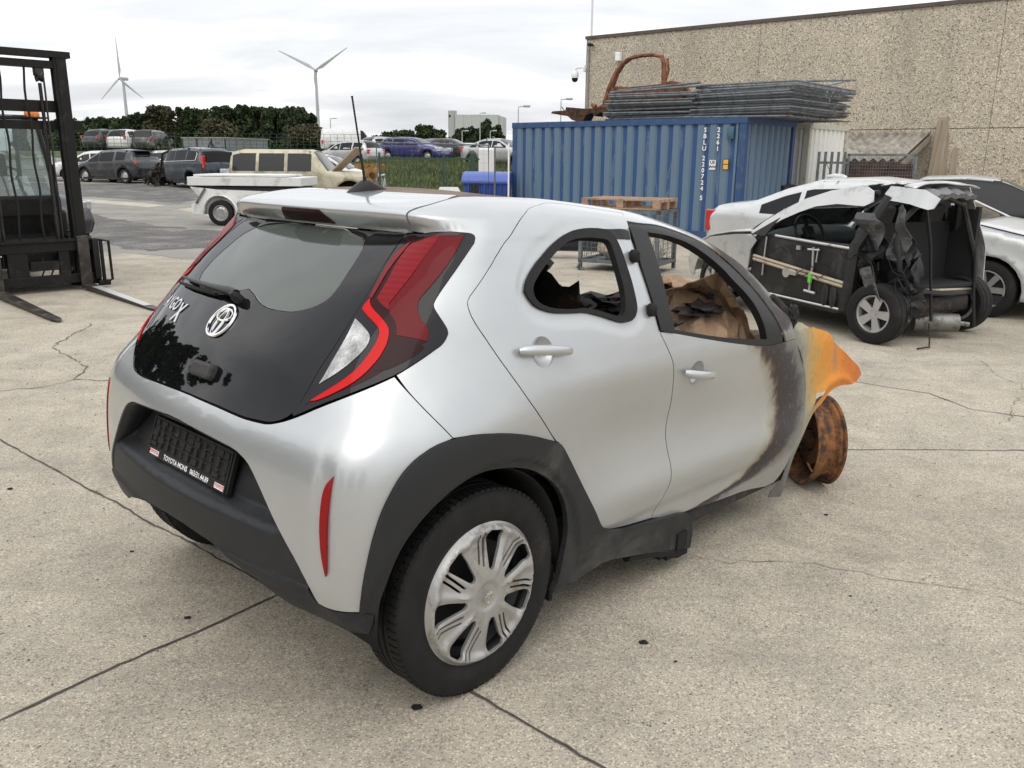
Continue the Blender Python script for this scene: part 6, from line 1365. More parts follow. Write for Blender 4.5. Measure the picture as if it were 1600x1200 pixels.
wc_=CM@Vector((0,3.27,0)); container('white_container','white corrugated shipping container standing behind the blue one','' and 0 or tuple(wc_),crz,6.06,2.50,2.44,contmat('container_white',(.70,.70,.66),(.76,.76,.73),(.36,.33,.27)),WHF)
# serial number painted down the side near the right end
b=MB()
def glyph(ch,x,z,h,B,st=None):
    v,f=text_mesh(ch,h,.0,2,.0035*h/.14); B.add([(a*1.05+x,.012,c+z) for a,c,d in v],f,M=None)
z=2.20
for ch in 'SBLU 220724 5':
    if ch!=' ': glyph(ch,5.16,z,.128,b)
    z-=.122 if ch!=' ' else .07
z=2.20
for ch in '2261': glyph(ch,5.46,z,.128,b); z-=.122
b.build('serial_number',M_PRINT,cont,recalc=False)
b=MB(); b.box(5.30,5.44,.008,.014,1.42,1.61); b.build('code_label',M_PRINT,cont)
b=MB(); v,f=text_mesh('US',.09,0,2,.003); b.add([(a+5.37,.006,c+1.56) for a,c,d in v],f); v,f=text_mesh('WW',.075,0,2,.003); b.add([(a+5.37,.006,c+1.47) for a,c,d in v],f); b.build('code_letters',M_BLK,cont,recalc=False)
b=MB(); b.box(5.60,5.73,.008,.014,1.42,1.63); b.build('warning_label',M_BLK,cont)
b=MB(); b.box(5.612,5.718,.005,.0075,1.43,1.52); b.box(5.612,5.718,.005,.0075,1.535,1.62); b.build('warning_yellow',pmat('label_yellow',(.75,.42,.03),.5),cont)
b=MB(); b.box(5.66,5.80,-.02,.02,2.02,2.26,b=.01); b.box(5.69,5.77,-.035,-.018,2.06,2.20,b=.01); b.tube([(5.73,-.01,2.02),(5.73,-.01,1.94)],.012,6); b.build('vent_box',pmat('vent_teal',(.05,.12,.16),.6),cont)
# stacks of galvanised site-fence panels on the roof
GALV=pmat('galvanised_steel',(.155,.17,.18),.5,metal=.4,var=.3,vscale=5,dirt=(.05,.052,.056),dscale=9,damt=.3)
pa=empty('mesh_barrier'); fm=MB()
fm.tube([(0,0,0),(2.15,0,0),(2.15,3.08,0),(0,3.08,0),(0,0,0)],.021,6); fm.tube([(0,1.15,0),(2,1.15,0)],.016,5); fm.tube([(0,2.3,0),(2,2.3,0)],.016,5); 
f_o=fm.build('panel_frame',GALV,pa)
fm=MB()
for k in range(1,20): fm.tube([(2*k/20,0,0),(2*k/20,3.08,0)],.004,4,caps=False)
for k in range(1,14): fm.tube([(0,3.08*k/14,.004),(2,3.08*k/14,.004)],.004,4,caps=False)
m_o=fm.build('wire_mesh',GALV,pa)
rg=random.Random(21); first=True
for st,(x0,n) in enumerate(((2.66,12),(4.72,14))):
    z=2.465
    for k in range(n):
        o=pa if first else copy_tree(pa); first=False
        o.location=CM@Vector((x0+rg.uniform(-.05,.05)+(.08 if k>n-4 else 0),.05+rg.uniform(-.06,.12),z)); o.rotation_euler=(rg.uniform(-.004,.004),rg.uniform(-.012,.012),crz+rg.uniform(-.025,.025))
        o['label']=('galvanised site fence panel lying in the left stack on the blue container','galvanised site fence panel lying in the right stack, overhanging the container end')[st]
        o['category']='fence panel'; o['group']=('fence panels in the left stack','fence panels in the right stack')[st]; z+=.0445+(.012 if k%4==3 else 0)
for k,(x0,x1,y,z,dz,lb) in enumerate(((2.85,4.85,0.25,3.07,.08,'rusty ended'),(2.75,5.15,0.10,3.03,.05,'plain'))):
    b=MB(); b.tube([(x0,y,z),(x1,y,z+dz)],.024,8); o=b.build('loose_tube',GALV); o.matrix_world=CM; tag(o,lb+' steel tube lying across the top of the left fence panel stack','tube')
b=MB(); b.tube([(6.7,1.0,3.14),(7.3,2.3,3.22)],.02,6); b.tube([(7.28,2.2,3.21),(6.8,1.2,3.0)],.01,5); o=b.build('loose_tube',GALV); o.matrix_world=CM; tag(o,'steel tube sticking out beyond the right fence panel stack','tube')
b=MB(); b.tube([(6.90,1.8,2.9),(6.92,1.9,3.14),(7.0,2.1,3.18),(6.95,2.15,3.1),(6.9,2.0,2.8)],.010,5); o=b.build('tie_rope',pmat('rope_blue',(.35,.55,.55),.8)); o.matrix_world=CM; tag(o,'pale blue rope knotted round the end of the right fence panel stack','rope')
# planks bearing under the right stack
b=MB()
for y in (.1,1.7,3.3): b.box(4.6,6.9,y,y+.10,2.442,2.460)
o=b.build('bearer_board',pmat('bearer_wood',(.22,.15,.09),.85)); o.matrix_world=CM; tag(o,'thin wooden bearer boards beneath the right fence panel stack','boards',kind=None)
# burnt car side frame lying on the container
rf_=empty('burnt_car_frame',CM@Vector((1.47,.40,2.44)),crz,'rusty burnt side frame of a car propped on the left of the blue container','car wreck')
rf_.scale=(.95,.9,.93); R1=rustmat('bright_rust',scale=6); 
for nme in ('bright_rust',):
    for e_ in R1.node_tree.nodes:
        if e_.type=='VALTORGB': 
            for k,c in enumerate(((.05,.025,.018),(.13,.052,.026),(.22,.085,.038),(.28,.11,.05))): e_.color_ramp.elements[k].color=c+(1,)
b=MB(); fr=[(.95,.1,.42),(1.08,.1,.80),(1.22,.1,1.10),(1.40,.1,1.32),(1.62,.1,1.43),(1.9,.1,1.46),(2.22,.1,1.45),(2.42,.1,1.40),(2.48,.1,1.25),(2.52,.1,.78)]
b.tube(fr,[.13,.115,.095,.08,.07,.062,.062,.065,.075,.09],8,flat=.7); b.tube([(2.52,.1,.78),(2.60,.12,1.1),(2.56,.12,1.35)],.03,6); b.build('door_frame',R1,rf_)
b=MB(); b.prism([(.88,.36),(1.02,.66),(1.12,.82),(1.20,.78),(1.6,.76),(2.5,.80),(2.75,.86),(3.05,.78),(3.2,.60),(3.0,.45),(2.2,.30),(1.6,.18),(1.0,.22),(.8,.28)],.02,.16,'y'); b.build('body_side',R1,rf_)
b=MB(); lump(b,(1.30,.08,.55),.30,seed=71,sq=(1.1,.35,.8),amp=.6); lump(b,(1.0,.05,.28),.22,seed=72,sq=(1.6,.5,.5),amp=.6); b.tube([(.72,.0,.36),(.62,.0,.40),(.70,.1,.30)],.05,7); b.build('burnt_hinge',R1,rf_)
b=MB(); b.prism([(-.55,.22),(-.5,.27),(-.1,.28),(-.08,.36),(.55,.30),(1.4,.34),(1.75,.28),(1.8,.05),(1.35,.02),(1.1,.10),(.95,.22),(.78,.12),(.70,.20),(.52,.16),(.44,.02),(.28,.0),(.1,.05),(-.02,.14)],-.12,.25,'y'); b.tube([(-.2,0,.27),(-.3,0,.38)],.012,5); b.build('chassis_rail',M_RUSTD,rf_)
# ================= SHED, PLANKS =================
sh_=empty('lean_to_shed',(11.43,24.35,0),wrz,'lean-to shed with weathered corrugated fibre cement roof against the warehouse wall','shed')
CORR=pmat('fibre_cement',(.30,.275,.235),.9,var=.3,vscale=4,dirt=(.13,.12,.10),dscale=3,damt=.42,bmp=.6,bscale=20)
b=MB(); V=[];F=[]; n=170
for i in range(n+1):
    x=-4.2+4.2*i/n; dz=.038*math.cos(2*math.pi*x/.235)
    for (y,z) in ((.30,2.50),(-1.0,2.10),(-2.5,1.64)): V.append((x,y,z+dz))
for i in range(n):
    for j in range(2): a=i*3+j; F.append((a,a+1,a+4,a+3))
b.add(V,F,True); o=b.build('roof',CORR,sh_); md=o.modifiers.new('s','SOLIDIFY'); md.thickness=.012
b=MB(); b.add([(-.02,.3,2.43),(-.02,-2.46,1.60),(-.02,-2.46,1.46),(-.02,.3,2.29),(.03,.3,2.43),(.03,-2.46,1.60),(.03,-2.46,1.46),(.03,.3,2.29)],[(0,1,2,3),(7,6,5,4),(0,4,5,1),(1,5,6,2),(2,6,7,3),(3,7,4,0)]); b.build('verge_board',pmat('weathered_board',(.24,.21,.165),.85,var=.2,vscale=6),sh_)
b=MB(); b.box(-.12,.04,-2.46,-2.30,0,1.47); b.build('post',pmat('post_concrete',(.30,.28,.23),.9,var=.2,vscale=5),sh_)
b=MB(); b.box(-4.1,-.0,.18,.22,0,2.3); b.box(-4.1,-4.05,-2.4,.2,0,1.5); b.build('back_wall',M_INT,sh_)
b=MB(); b.box(-4.05,-.15,-2.40,-2.36,0,1.2); b.build('front_board',pmat('dark_board',(.05,.042,.035),.9),sh_)
for k,(x,a) in enumerate(((.25,.05),(.05,-.10))):
    b=MB(); b.box(-.03,.03,-.02,.02,0,1.5,TR(.2-x*1.2,-1.6,0,0,a*3,0)); o=b.build('timber_prop',pmat('timber_grey',(.19,.16,.13),.85)); o.matrix_world=sh_.matrix_basis@Matrix.Identity(4) if 0 else (Matrix.Translation((11.43,24.35,0))@Matrix.Rotation(wrz,4,'Z')); tag(o,('left','right')[k]+' thin timber leaning in the dark mouth of the shed','timber')
WD=pmat('weathered_plank',(.31,.255,.19),.85,var=.25,vscale=5,dirt=(.16,.13,.10),dscale=4,damt=.4,sc3=(1,1,.12))
for k,(x,w,h,t_,lb) in enumerate(((.12,.10,2.74,.03,'leftmost tall weathered plank leaning on the warehouse wall'),(.30,.26,2.80,.0,'widest tall weathered plank leaning on the warehouse wall'),(.50,.12,2.62,-.035,'tilted tall weathered plank right of the widest one'),(.68,.15,2.66,.0,'rightmost tall weathered plank leaning on the warehouse wall'))):
    b=MB(); b.box(-w/2,w/2,-.03,.03,0,h,b=.006); o=b.build('plank',WD); o.matrix_world=Matrix.Translation((11.43,24.35,0))@Matrix.Rotation(wrz,4,'Z')@TR(x,-.45+.05*k,0,-.12,t_,0); tag(o,lb,'plank','planks leaning on the wall')
# ================= STILLAGES =================
sr=empty('post_rack',(6.50,18.9,0),-.42,'grey steel rack of upright posts beside the rusty mesh stillage','rack')
for k in range(5):
    b=MB(); b.box(.13*k,.13*k+.055,-.03,.03,.0,1.80,b=.006); b.build('post',GALV,sr)
b=MB(); b.box(0,.6,-.02,.02,1.55,1.60); b.box(0,.6,-.03,.03,.1,.16); b.build('crossbar',GALV,sr)
st_=empty('mesh_stillage',(7.10,18.8,0),-.36,'tall wire mesh stillage full of rusty scrap in front of the shed','stillage')
b=MB()
for x in (0,1.32):
    for y in (0,.85): b.box(x,x+.05,y,y+.05,0,1.76)
for z in (.10,.9,1.72): b.box(0,1.37,0,.05,z,z+.045); b.box(0,1.37,.85,.90,z,z+.045)
b.build('frame',GALV,st_)
b=MB()
for k in range(1,26): b.tube([(1.37*k/26,.02,.1),(1.37*k/26,.02,1.74)],.004,4,caps=False)
for k in range(1,24): b.tube([(0,.02,.1+1.64*k/24),(1.37,.02,.1+1.64*k/24)],.004,4,caps=False)
b.build('wire_mesh',GALV,st_)
b=MB(); rg=random.Random(5)
for k in range(60):
    x=.08+1.1*rg.random(); z=.15+1.35*rg.random(); b.box(0,.05+.3*rg.random(),0,.2+.5*rg.random(),0,.03+.16*rg.random(),TR(x,.06+.1*rg.random(),z,0,rg.uniform(-.1,.1),0))
b.box(.06,1.30,.12,.8,.12,1.56)
o=b.build('scrap_heap',pmat('rusty_scrap',(.075,.038,.026),.85,var=.5,vscale=7,bmp=.8,bscale=30)); o.matrix_world=Matrix.Translation((7.10,18.8,0))@Matrix.Rotation(-.36,4,'Z'); tag(o,'brown rusty scrap packed inside the tall mesh stillage','scrap')
b=MB(); b.box(.98,1.08,-.05,-.01,.92,.97); b.box(1.12,1.30,-.05,-.01,.91,.96); b.build('latch',M_PRINT,st_)
b=MB(); 
for k in range(6): lump(b,(0,0,.16+.17*k),.26,seed=80+k,sq=(1,.8,.35),amp=.3)
o=b.build('scrap_pile',M_CHAR); o.location=(6.05,19.3,0); tag(o,'dark pile of scrap parts between the white container and the post rack','scrap')
# wire cage with a pallet on top, seen above and through the silver hatchback
cg=empty('wire_cage',(1.72,12.9,0),-.50,'galvanised wire cage on feet with sacks inside, behind the silver hatchback','cage')
b=MB()
for x in (-.62,.57):
    for y in (-.42,.37): b.box(x,x+.05,y,y+.05,.02,.93)
for z in (.12,.86): 
    b.box(-.62,.62,-.42,-.38,z,z+.05); b.box(-.62,.62,.38,.42,z,z+.05); b.box(-.62,-.58,-.38,.38,z,z+.05); b.box(.58,.62,-.38,.38,z,z+.05)
b.box(-.58,.58,-.38,.38,.12,.14); b.build('frame',GALV,cg)
b=MB()
for k in range(1,18):
    x=-.62+1.24*k/18; b.tube([(x,-.41,.15),(x,-.41,.88)],.0035,4,caps=False); b.tube([(x,.41,.15),(x,.41,.88)],.0035,4,caps=False)
for k in range(1,11):
    z=.15+.73*k/11; b.tube([(-.62,-.41,z),(.62,-.41,z)],.0035,4,caps=False); b.tube([(-.61,-.4,z),(-.61,.4,z)],.0035,4,caps=False); b.tube([(.61,-.4,z),(.61,.4,z)],.0035,4,caps=False)
for k in range(1,12):
    y=-.42+.84*k/12; b.tube([(-.61,y,.15),(-.61,y,.88)],.0035,4,caps=False); b.tube([(.61,y,.15),(.61,y,.88)],.0035,4,caps=False)
b.build('wire_mesh',GALV,cg)
for s in (-1,1):
    b=MB(); b.tube([(s*.60,-.40,.12),(s*.61,-.47,.05),(s*.60,-.42,.02),(s*.52,-.40,.02)],.018,6); b.build('foot',GALV,cg)
CGM=Matrix.Translation((1.72,12.9,0))@Matrix.Rotation(-.50,4,'Z')
def put(b,name,mat,M,label,cat,group=None): o=b.build(name,mat); o.matrix_world=M; return tag(o,label,cat,group)
b=MB(); lump(b,(-.18,0,.34),.24,seed=91,sq=(1.2,1,.9),amp=.25); put(b,'sack',pmat('sack_cream',(.45,.38,.30),.85,bmp=.4,bscale=9),CGM,'cream sack slumped in the left of the wire cage','sack')
b=MB(); lump(b,(.32,0,.28),.2,seed=92,sq=(1.2,1,.7),amp=.25); put(b,'sack',pmat('sack_pale',(.50,.46,.40),.85,bmp=.4,bscale=9),CGM,'pale sack slumped in the right of the wire cage','sack')
b=MB(); b.box(-.3,.6,-.25,-.15,.52,.58,b=.01); put(b,'batten',pmat('yellow_batten',(.50,.33,.07),.7),CGM,'yellow painted batten lying in the wire cage','batten')
PW=pmat('pallet_wood',(.36,.235,.155),.85,var=.25,vscale=5,dirt=(.16,.11,.08),dscale=4,damt=.35)
pl=empty('pallet',(1.72,12.9,.915),-.50,'wooden pallet lying on top of the wire cage','pallet')
for k in range(5): b=MB(); y=-.40+.18*k; b.box(-.6,.6,y,y+.10,.122,.144); b.build('deck_board',PW,pl)
for k in range(3): b=MB(); y=-.40+.36*k; b.box(-.6,.6,y,y+.08,0,.02); b.build('bottom_board',PW,pl)
for x in (-.6,-.05,.5):
    for y in (-.4,-.04,.32): b=MB(); b.box(x,x+.10,y,y+.08,.022,.10); b.build('block',PW,pl)
for x in (-.6,-.05,.5): b=MB(); b.box(x,x+.10,-.4,.42,.101,.121); b.build('stringer',PW,pl)
b=MB(); V=[];F=[]
for i in range(13):
    x=-.9+1.8*i/12
    for j in range(6): a=math.pi*j/5; V.append((x,-.15-.25*math.sin(a)*(1-.3*(x/.9)**4),.10+.24*(1-math.cos(a))/2*1.3))
for i in range(12):
    for j in range(5): F.append((i*6+j,(i+1)*6+j,(i+1)*6+j+1,i*6+j+1))
b.add(V,F,True); o=b.build('bumper_cover',pmat('bumper_navy',(.012,.016,.028),.35)); o.location=(.55,14.7,0); o.rotation_euler=(0,0,-.1); md=o.modifiers.new('s','SOLIDIFY'); md.thickness=.01; tag(o,'dark loose bumper cover lying on the yard before the blue container','bumper')
# ================= FENCES, BINS =================
hf_=empty('site_fence',(-3.2,20.6,0),math.atan2(-.15,2.62),'galvanised tubular site fence standing before the blue bin','fence')
b=MB(); b.tube([(0,0,.08),(0,0,1.95),(2.62,0,1.90),(2.62,0,.08),(0,0,.08)],.021,8); b.build('frame',GALV,hf_)
b=MB()
for k in range(1,22): b.tube([(2.62*k/22,0,.1),(2.62*k/22,0,1.9)],.0018,3,caps=False)
for k in range(1,9): b.tube([(0,0,.1+1.8*k/9),(2.62,0,.1+1.8*k/9)],.0018,3,caps=False)
b.build('wire_mesh',GALV,hf_)
for x in (0,2.62): b=MB(); b.box(x-.3,x+.3,-.11,.11,0,.13,b=.03); b.build('concrete_foot',CORR,hf_)
for k,(x,h,lb) in enumerate(((-.44,1.88,'short'),(-.12,1.95,'white'))):
    b=MB(); b.tube([(0,0,0),(0,0,h)],.022,8); b.box(-.05,.05,-.05,.05,0,.02); o=b.build('fence_post',GALV if k==0 else M_PRINT); o.location=(x,20.5+.2*k,0); tag(o,('thin grey post between the blue bin and the site fence','thin white post at the left end of the blue container')[k],'post')
gf_=empty('bar_fence',(-3.62,23.6,0),0,'dark green vertical bar fence before the grass bank','fence')
GRN=pmat('fence_green',(.022,.060,.035),.5)
b=MB()
for k in range(25): b.tube([(.08+2.45*k/24,0,.1),(.08+2.45*k/24,0,1.58)],.0085,5)
b.build('bars',GRN,gf_)
b=MB(); b.box(0,2.7,-.02,.02,1.56,1.61); b.box(0,2.7,-.02,.02,.14,.19); b.build('rail',GRN,gf_)
for x,w in ((0,.05),(1.72,.05),(2.45,.16)): b=MB(); b.box(x,x+w,-.04,.04,0,1.74,b=.006); b.build('post',GRN,gf_)
mf=empty('mesh_fence',(-30,52.3,0),0,'long green mesh fence in front of the dark evergreen hedge','fence')
b=MB()
for k in range(11): 
    for i in range(5): b.tube([(-0+k*2.0+i*.4,0,1.2),(k*2.0+i*.4,0,2.9)],.012,4)
for z in np.linspace(1.3,2.9,9): b.tube([(0,0,z),(21,0,z)],.010,4)
b.build('wire_mesh',GRN,mf)
b=MB(); 
bn=empty('waste_container',(-.62,21.4,0),-.12,'blue four wheeled waste bin with rounded lid left of the blue container','bin')
bn.scale=(.86,.86,1.03); BL=pmat('bin_blue',(.028,.070,.30),.42,dirt=(.05,.06,.10),dscale=3,damt=.25); BLL=pmat('bin_lid_blue',(.070,.12,.42),.4,dirt=(.12,.15,.3),dscale=3,damt=.2)
b=MB(); b.add([(-.52,-.45,.18),(.52,-.45,.18),(.52,.45,.18),(-.52,.45,.18),(-.62,-.55,1.02),(.62,-.55,1.02),(.62,.55,1.02),(-.62,.55,1.02)],[(0,3,2,1),(0,1,5,4),(1,2,6,5),(2,3,7,6),(3,0,4,7),(4,5,6,7)]); b.build('body',BL,bn)
b=MB()
for k in range(7): b.box(-.48+.15*k,-.45+.15*k,-.585,-.54,.3,.98)
b.box(-.66,.66,-.60,.60,.98,1.04,b=.02); b.build('rim',BL,bn)
b=MB(); V=[];F=[]
for i in range(9):
    x=-.66+1.32*i/8
    for j in range(11): a=math.pi*j/10; V.append((x,-.60*math.cos(a),1.04+.22*math.sin(a)**.9))
for i in range(8):
    for j in range(10): F.append((i*11+j,i*11+j+1,(i+1)*11+j+1,(i+1)*11+j))
F.append(tuple(range(11))); F.append(tuple(range(88,99))[::-1]); b.add(V,F,True); b.build('lid',BLL,bn)
b=MB(); b.add([(-.40,-.60,1.0),(-.16,-.60,1.0),(-.20,-.60,.72),(-.30,-.60,.60),(-.38,-.60,.74)],[(0,1,2,3,4)]); o=b.build('broken_hole',M_INT,bn); md=o.modifiers.new('s','SOLIDIFY'); md.thickness=.01
for x in (-.42,.42):
    for y in (-.35,.35): b=MB(); b.lathe([(.03,-.02),(.09,-.02),(.09,.02),(.03,.02)],16,close=True,M=TR(x,y,.09)); b.box(x-.03,x+.03,y-.03,y+.03,.12,.2); b.build('wheel',M_RUB,bn)
cb=empty('utility_cabinet',(-.80,26.3,.0),0,'white utility cabinet standing behind the blue bin','cabinet')
b=MB(); b.box(-.24,.24,-.2,.2,0,1.9,b=.02); b.build('body',M_PRINT,cb); b=MB(); b.box(-.22,.22,-.215,-.2,.9,1.85,b=.01); b.build('door',pmat('cabinet_door',(.66,.66,.65),.5),cb)
b=MB(); b.prism([(-.28,.52),(-.25,.88),(-.20,.98),(.20,.98),(.26,.88),(.30,.50)],-.03,.03,'y'); 
wb=b.build('white_board',M_PRINT); wb.location=(-1.45,19.6,0); tag(wb,'rounded white plastic board leaning on the site fence','board')
b=MB(); b.prism([(-.30,0),(-.28,.53),(.30,.53),(.30,0)],-.028,.028,'y'); b.build('board_lower',M_PRINT,wb) 
# flatbed trailer
WT_=pmat('trailer_white',(.68,.68,.66),.45,dirt=(.30,.28,.22),dscale=2,damt=.22)
tr=empty('trailer',(-7.72,21.6,0),-.045,'white low trailer carrying folded white panels, behind the hatchback roof','trailer')
b=MB(); b.box(-.02,2.72,-.75,.75,.93,1.13,b=.01); b.box(.12,2.35,-.70,.70,1.142,1.19,b=.008); b.build('panel_load',WT_,tr)
b=MB(); b.box(.35,2.6,-.68,.68,.84,.90); b.build('dark_frame',M_TRIMK,tr)  # dark frame between the panel load and the chassis
b=MB(); b.prism([(.05,.90),(.30,.62),(.05,.50),(.05,.26),(.72,.26),(.80,.50),(2.3,.50),(2.3,.80),(.7,.84)],-.78,-.74,'y'); b.prism([(.05,.90),(.30,.62),(.05,.50),(.05,.26),(.72,.26),(.80,.50),(2.3,.50),(2.3,.80),(.7,.84)],.74,.78,'y'); b.box(.3,2.3,-.74,.74,.5,.56); b.box(1.25,1.8,-.80,-.74,.34,.50); b.build('chassis',WT_,tr)
b=MB(); V=[];F=[]
for k in range(13):
    a=math.radians(190-200*k/12)
    for y in (-.98,-.76): V.append((.80+.40*math.cos(a),y,.34+.38*math.sin(a)))
for k in range(12): F.append((2*k,2*k+1,2*k+3,2*k+2))
b.add(V,F,True); o=b.build('mudguard',WT_,tr); md=o.modifiers.new('s','SOLIDIFY'); md.thickness=.012
small_wheel(tr,.80,-.86,.30,.30,-1,'steel',5,.62,.17); small_wheel(tr,.80,.86,.30,.30,1,'steel',5,.62,.17)
b=MB(); b.tube([(.42,-.80,.86),(.18,-.80,.52)],.03,6); b.build('brace',GALV,tr); b=MB(); b.box(2.2,2.26,-.81,-.78,.55,.75); b.build('side_light',M_TRIMK,tr)
# ================= FORKLIFT =================
FRZ=math.atan2(-.714,.7)
FK=empty('forklift',(-5.72,10.28,0),FRZ,'black forklift truck with lowered forks at the left edge','forklift')
FB=pmat('forklift_black',(.009,.0085,.008),.5,dirt=(.040,.034,.029),dscale=5,damt=.22,bmp=.2,bscale=40,spec=.25); FG=pmat('forklift_grease',(.012,.011,.010),.35,dirt=(.06,.05,.04),dscale=6,damt=.3)
# +x forward, +y left of the truck (right in the picture)
for s,nm in ((-1,'mast_rail'),(1,'mast_rail')):
    b=MB(); y=s*.55
    b.box(-.16,.0,min(y,y+s*.04),max(y,y+s*.04),.10,2.77); b.box(-.16,-.12,min(y-s*.07,y+s*.04),max(y-s*.07,y+s*.04),.10,2.77); b.box(-.02,.02,min(y-s*.07,y+s*.04),max(y-s*.07,y+s*.04),.10,2.77)
    b.build(nm,FB,FK)
    b=MB(); y=s*.50; b.box(-.13,.0,min(y,y+s*.035),max(y,y+s*.035),.16,2.71); b.box(-.13,-.10,min(y-s*.05,y+s*.03),max(y-s*.05,y+s*.03),.16,2.71); b.box(-.03,.012,min(y-s*.05,y+s*.03),max(y-s*.05,y+s*.03),.16,2.71); b.build(nm,FB,FK)
for q_ in ((-.17,.03,-.60,.64,2.71,2.78),(-.15,.0,-.55,.55,2.59,2.67),(-.20,-.10,-.60,.60,2.10,2.23),(-.20,-.12,-.70,.74,1.90,2.00),(-.18,-.05,-.44,.44,.30,.45)): b=MB(); b.box(*q_); b.build('mast_crossbar',FB,FK)
for y in (-.34,.30):
    b=MB(); b.tube([(-.07,y,.3),(-.07,y,2.42)],.020,8); b.tube([(-.07,y,.3),(-.07,y,1.5)],.034,10); b.build('lift_cylinder',FG,FK)
    b=MB(); b.lathe([(.02,-.03),(.07,-.03),(.055,0),(.07,.03),(.02,.03)],18,close=True,M=TR(-.07,y,2.50)); b.box(-.12,-.02,y-.05,y+.05,2.50,2.60,b=.01); b.build('chain_wheel',FG,FK)
    b=MB(); rg=[(-.01,y+.03,2.52)]+[(-.01,y+.03+.002*math.sin(k),2.5-.1*k) for k in range(1,22)]; b.tube(rg,.012,5); b.build('lift_chain',FG,FK)
b=MB()
for y,ph in ((-.13,0),(.13,1.5)): b.tube([(-.03,y+.012*math.sin(k*.9+ph),2.66-.105*k) for k in range(22)],.013,6)
b.tube([(.03,.18,.30),(.10,.10,.18),(.08,-.05,.14),(.04,-.15,.24)],.012,6); b.tube([(.03,.05,.42),(.09,.06,.30),(.06,.0,.16)],.010,6); b.build('hydraulic_hose',M_RUB,FK)
CARR=MB(); CARR.box(.05,.11,-.72,.60,.48,.60,b=.008); CARR.box(.05,.11,-.72,.60,.09,.20,b=.008)
CARR.box(.02,.10,-.34,-.12,.18,.50,b=.006); CARR.box(.02,.10,.22,.34,.18,.50,b=.006); CARR.box(.03,.09,-.10,.22,.26,.37,b=.006); CARR.box(.115,.15,-.72,.60,.60,.63); CARR.build('carriage',FB,FK)
b=MB(); b.box(.05,.15,.60,.68,.12,.62,b=.02); b.box(.10,.14,.69,.73,.05,.60,b=.01); b.box(.02,.06,.60,.70,.05,.55,b=.01); b.tube([(.12,.68,.60),(.16,.79,.58),(.14,.80,.10),(.10,.70,.06)],.018,6); b.box(.08,.14,.64,.78,.03,.10,b=.01); b.build('side_shifter',FB,FK)
b=MB(); b.box(.112,.125,-.62,-.40,.455,.47); b.build('reflective_strip',M_PRINT,FK)
for y in (-.49,.49):
    b=MB(); b.box(.13,.175,y-.065,y+.065,.03,.66,b=.008)
    b.add([(.13,y-.065,.03),(.13,y+.065,.03),(2.15,y+.05,.016),(2.15,y-.05,.016),(.13,y-.065,.075),(.13,y+.065,.075),(2.15,y+.05,.028),(2.15,y-.05,.028),(2.27,y+.02,.02),(2.27,y-.02,.02)],[(0,3,2,1),(4,5,6,7),(0,1,5,4),(1,2,6,5),(3,0,4,7),(2,8,6),(3,7,9),(7,6,8,9),(3,9,8,2)])
    b.build('fork',pmat('fork_steel',(.036,.033,.029),.42,metal=.5,dirt=(.13,.11,.09),dscale=5,damt=.4),FK)
b=MB(); b.add([(.45,.49-.05,.071),(.45,.49+.05,.071),(2.0,.49+.045,.034),(2.0,.49-.045,.034)],[(0,1,2,3)]); o=b.build('fork_wear_mark',pmat('worn_bright',(.50,.49,.47),.4,metal=.4),FK); md=o.modifiers.new('s','SOLIDIFY'); md.thickness=.002; md.offset=1
b=MB(); b.box(-2.3,-.45,-.55,.55,.35,.95,b=.06); b.box(-2.9,-1.9,-.56,.56,.35,1.15,b=.10); b.box(-.60,-.20,-.42,.42,.30,.62,b=.03); b.box(-.75,-.45,-.50,.50,.62,1.12,b=.04); b.build('body',FB,FK)
for y,s in ((-.52,-1),(.52,1)):
    small_wheel(FK,-.42,s*.60,.34,.34,s,'steel',5,.5,.26); small_wheel(FK,-2.3,s*.5,.27,.27,s,'steel',5,.5,.2)
for s in (-1,1):
    b=MB() # lugs on the front tyre
    for k in range(22):
        M=TR(-.42,s*.60,.34)@Matrix.Rotation(2*math.pi*k/22,4,'Y'); b.box(.325,.352,-.12 if k%2 else -.01,.01 if k%2 else .12,-.022,.022,M)
    b.build('tread_lugs',M_TYRE,FK)
b=MB()
for y in (-.46,.46):
    b.tube([(-.50,y,1.0),(-.70,y,1.55),(-.95,y,2.06)],.028,6); b.tube([(-1.95,y,1.1),(-1.9,y,2.02)],.03,6); b.tube([(-.95,y,2.06),(-1.9,y,2.02)],.03,6)
for k in range(6): b.tube([(-.95-.19*k,-.46,2.05),(-.95-.19*k,.46,2.05)],.014,5)
b.build('cab_frame',FB,FK)
b=MB(); b.add([(-.50,-.44,1.0),(-.50,.44,1.0),(-.95,.44,2.03),(-.95,-.44,2.03)],[(0,1,2,3)]); o=b.build('windscreen',glassmat('cab_glass',(.72,.80,.78),.22,(.42,.48,.47)),FK); md=o.modifiers.new('s','SOLIDIFY'); md.thickness=.006
b=MB(); b.box(-1.9,-.95,-.46,.46,2.07,2.09); b.build('cab_roof',glassmat('roof_glass',(.5,.55,.54),.3,(.3,.33,.32)),FK)
b=MB(); b.box(-1.55,-1.10,-.24,.24,1.0,1.12,b=.04); b.box(-1.65,-1.53,-.22,.22,1.1,1.62,b=.04); b.build('seat',M_BLK,FK)
b=MB(); M=TR(-.92,.0,1.36,0,math.radians(-35),0); n=24
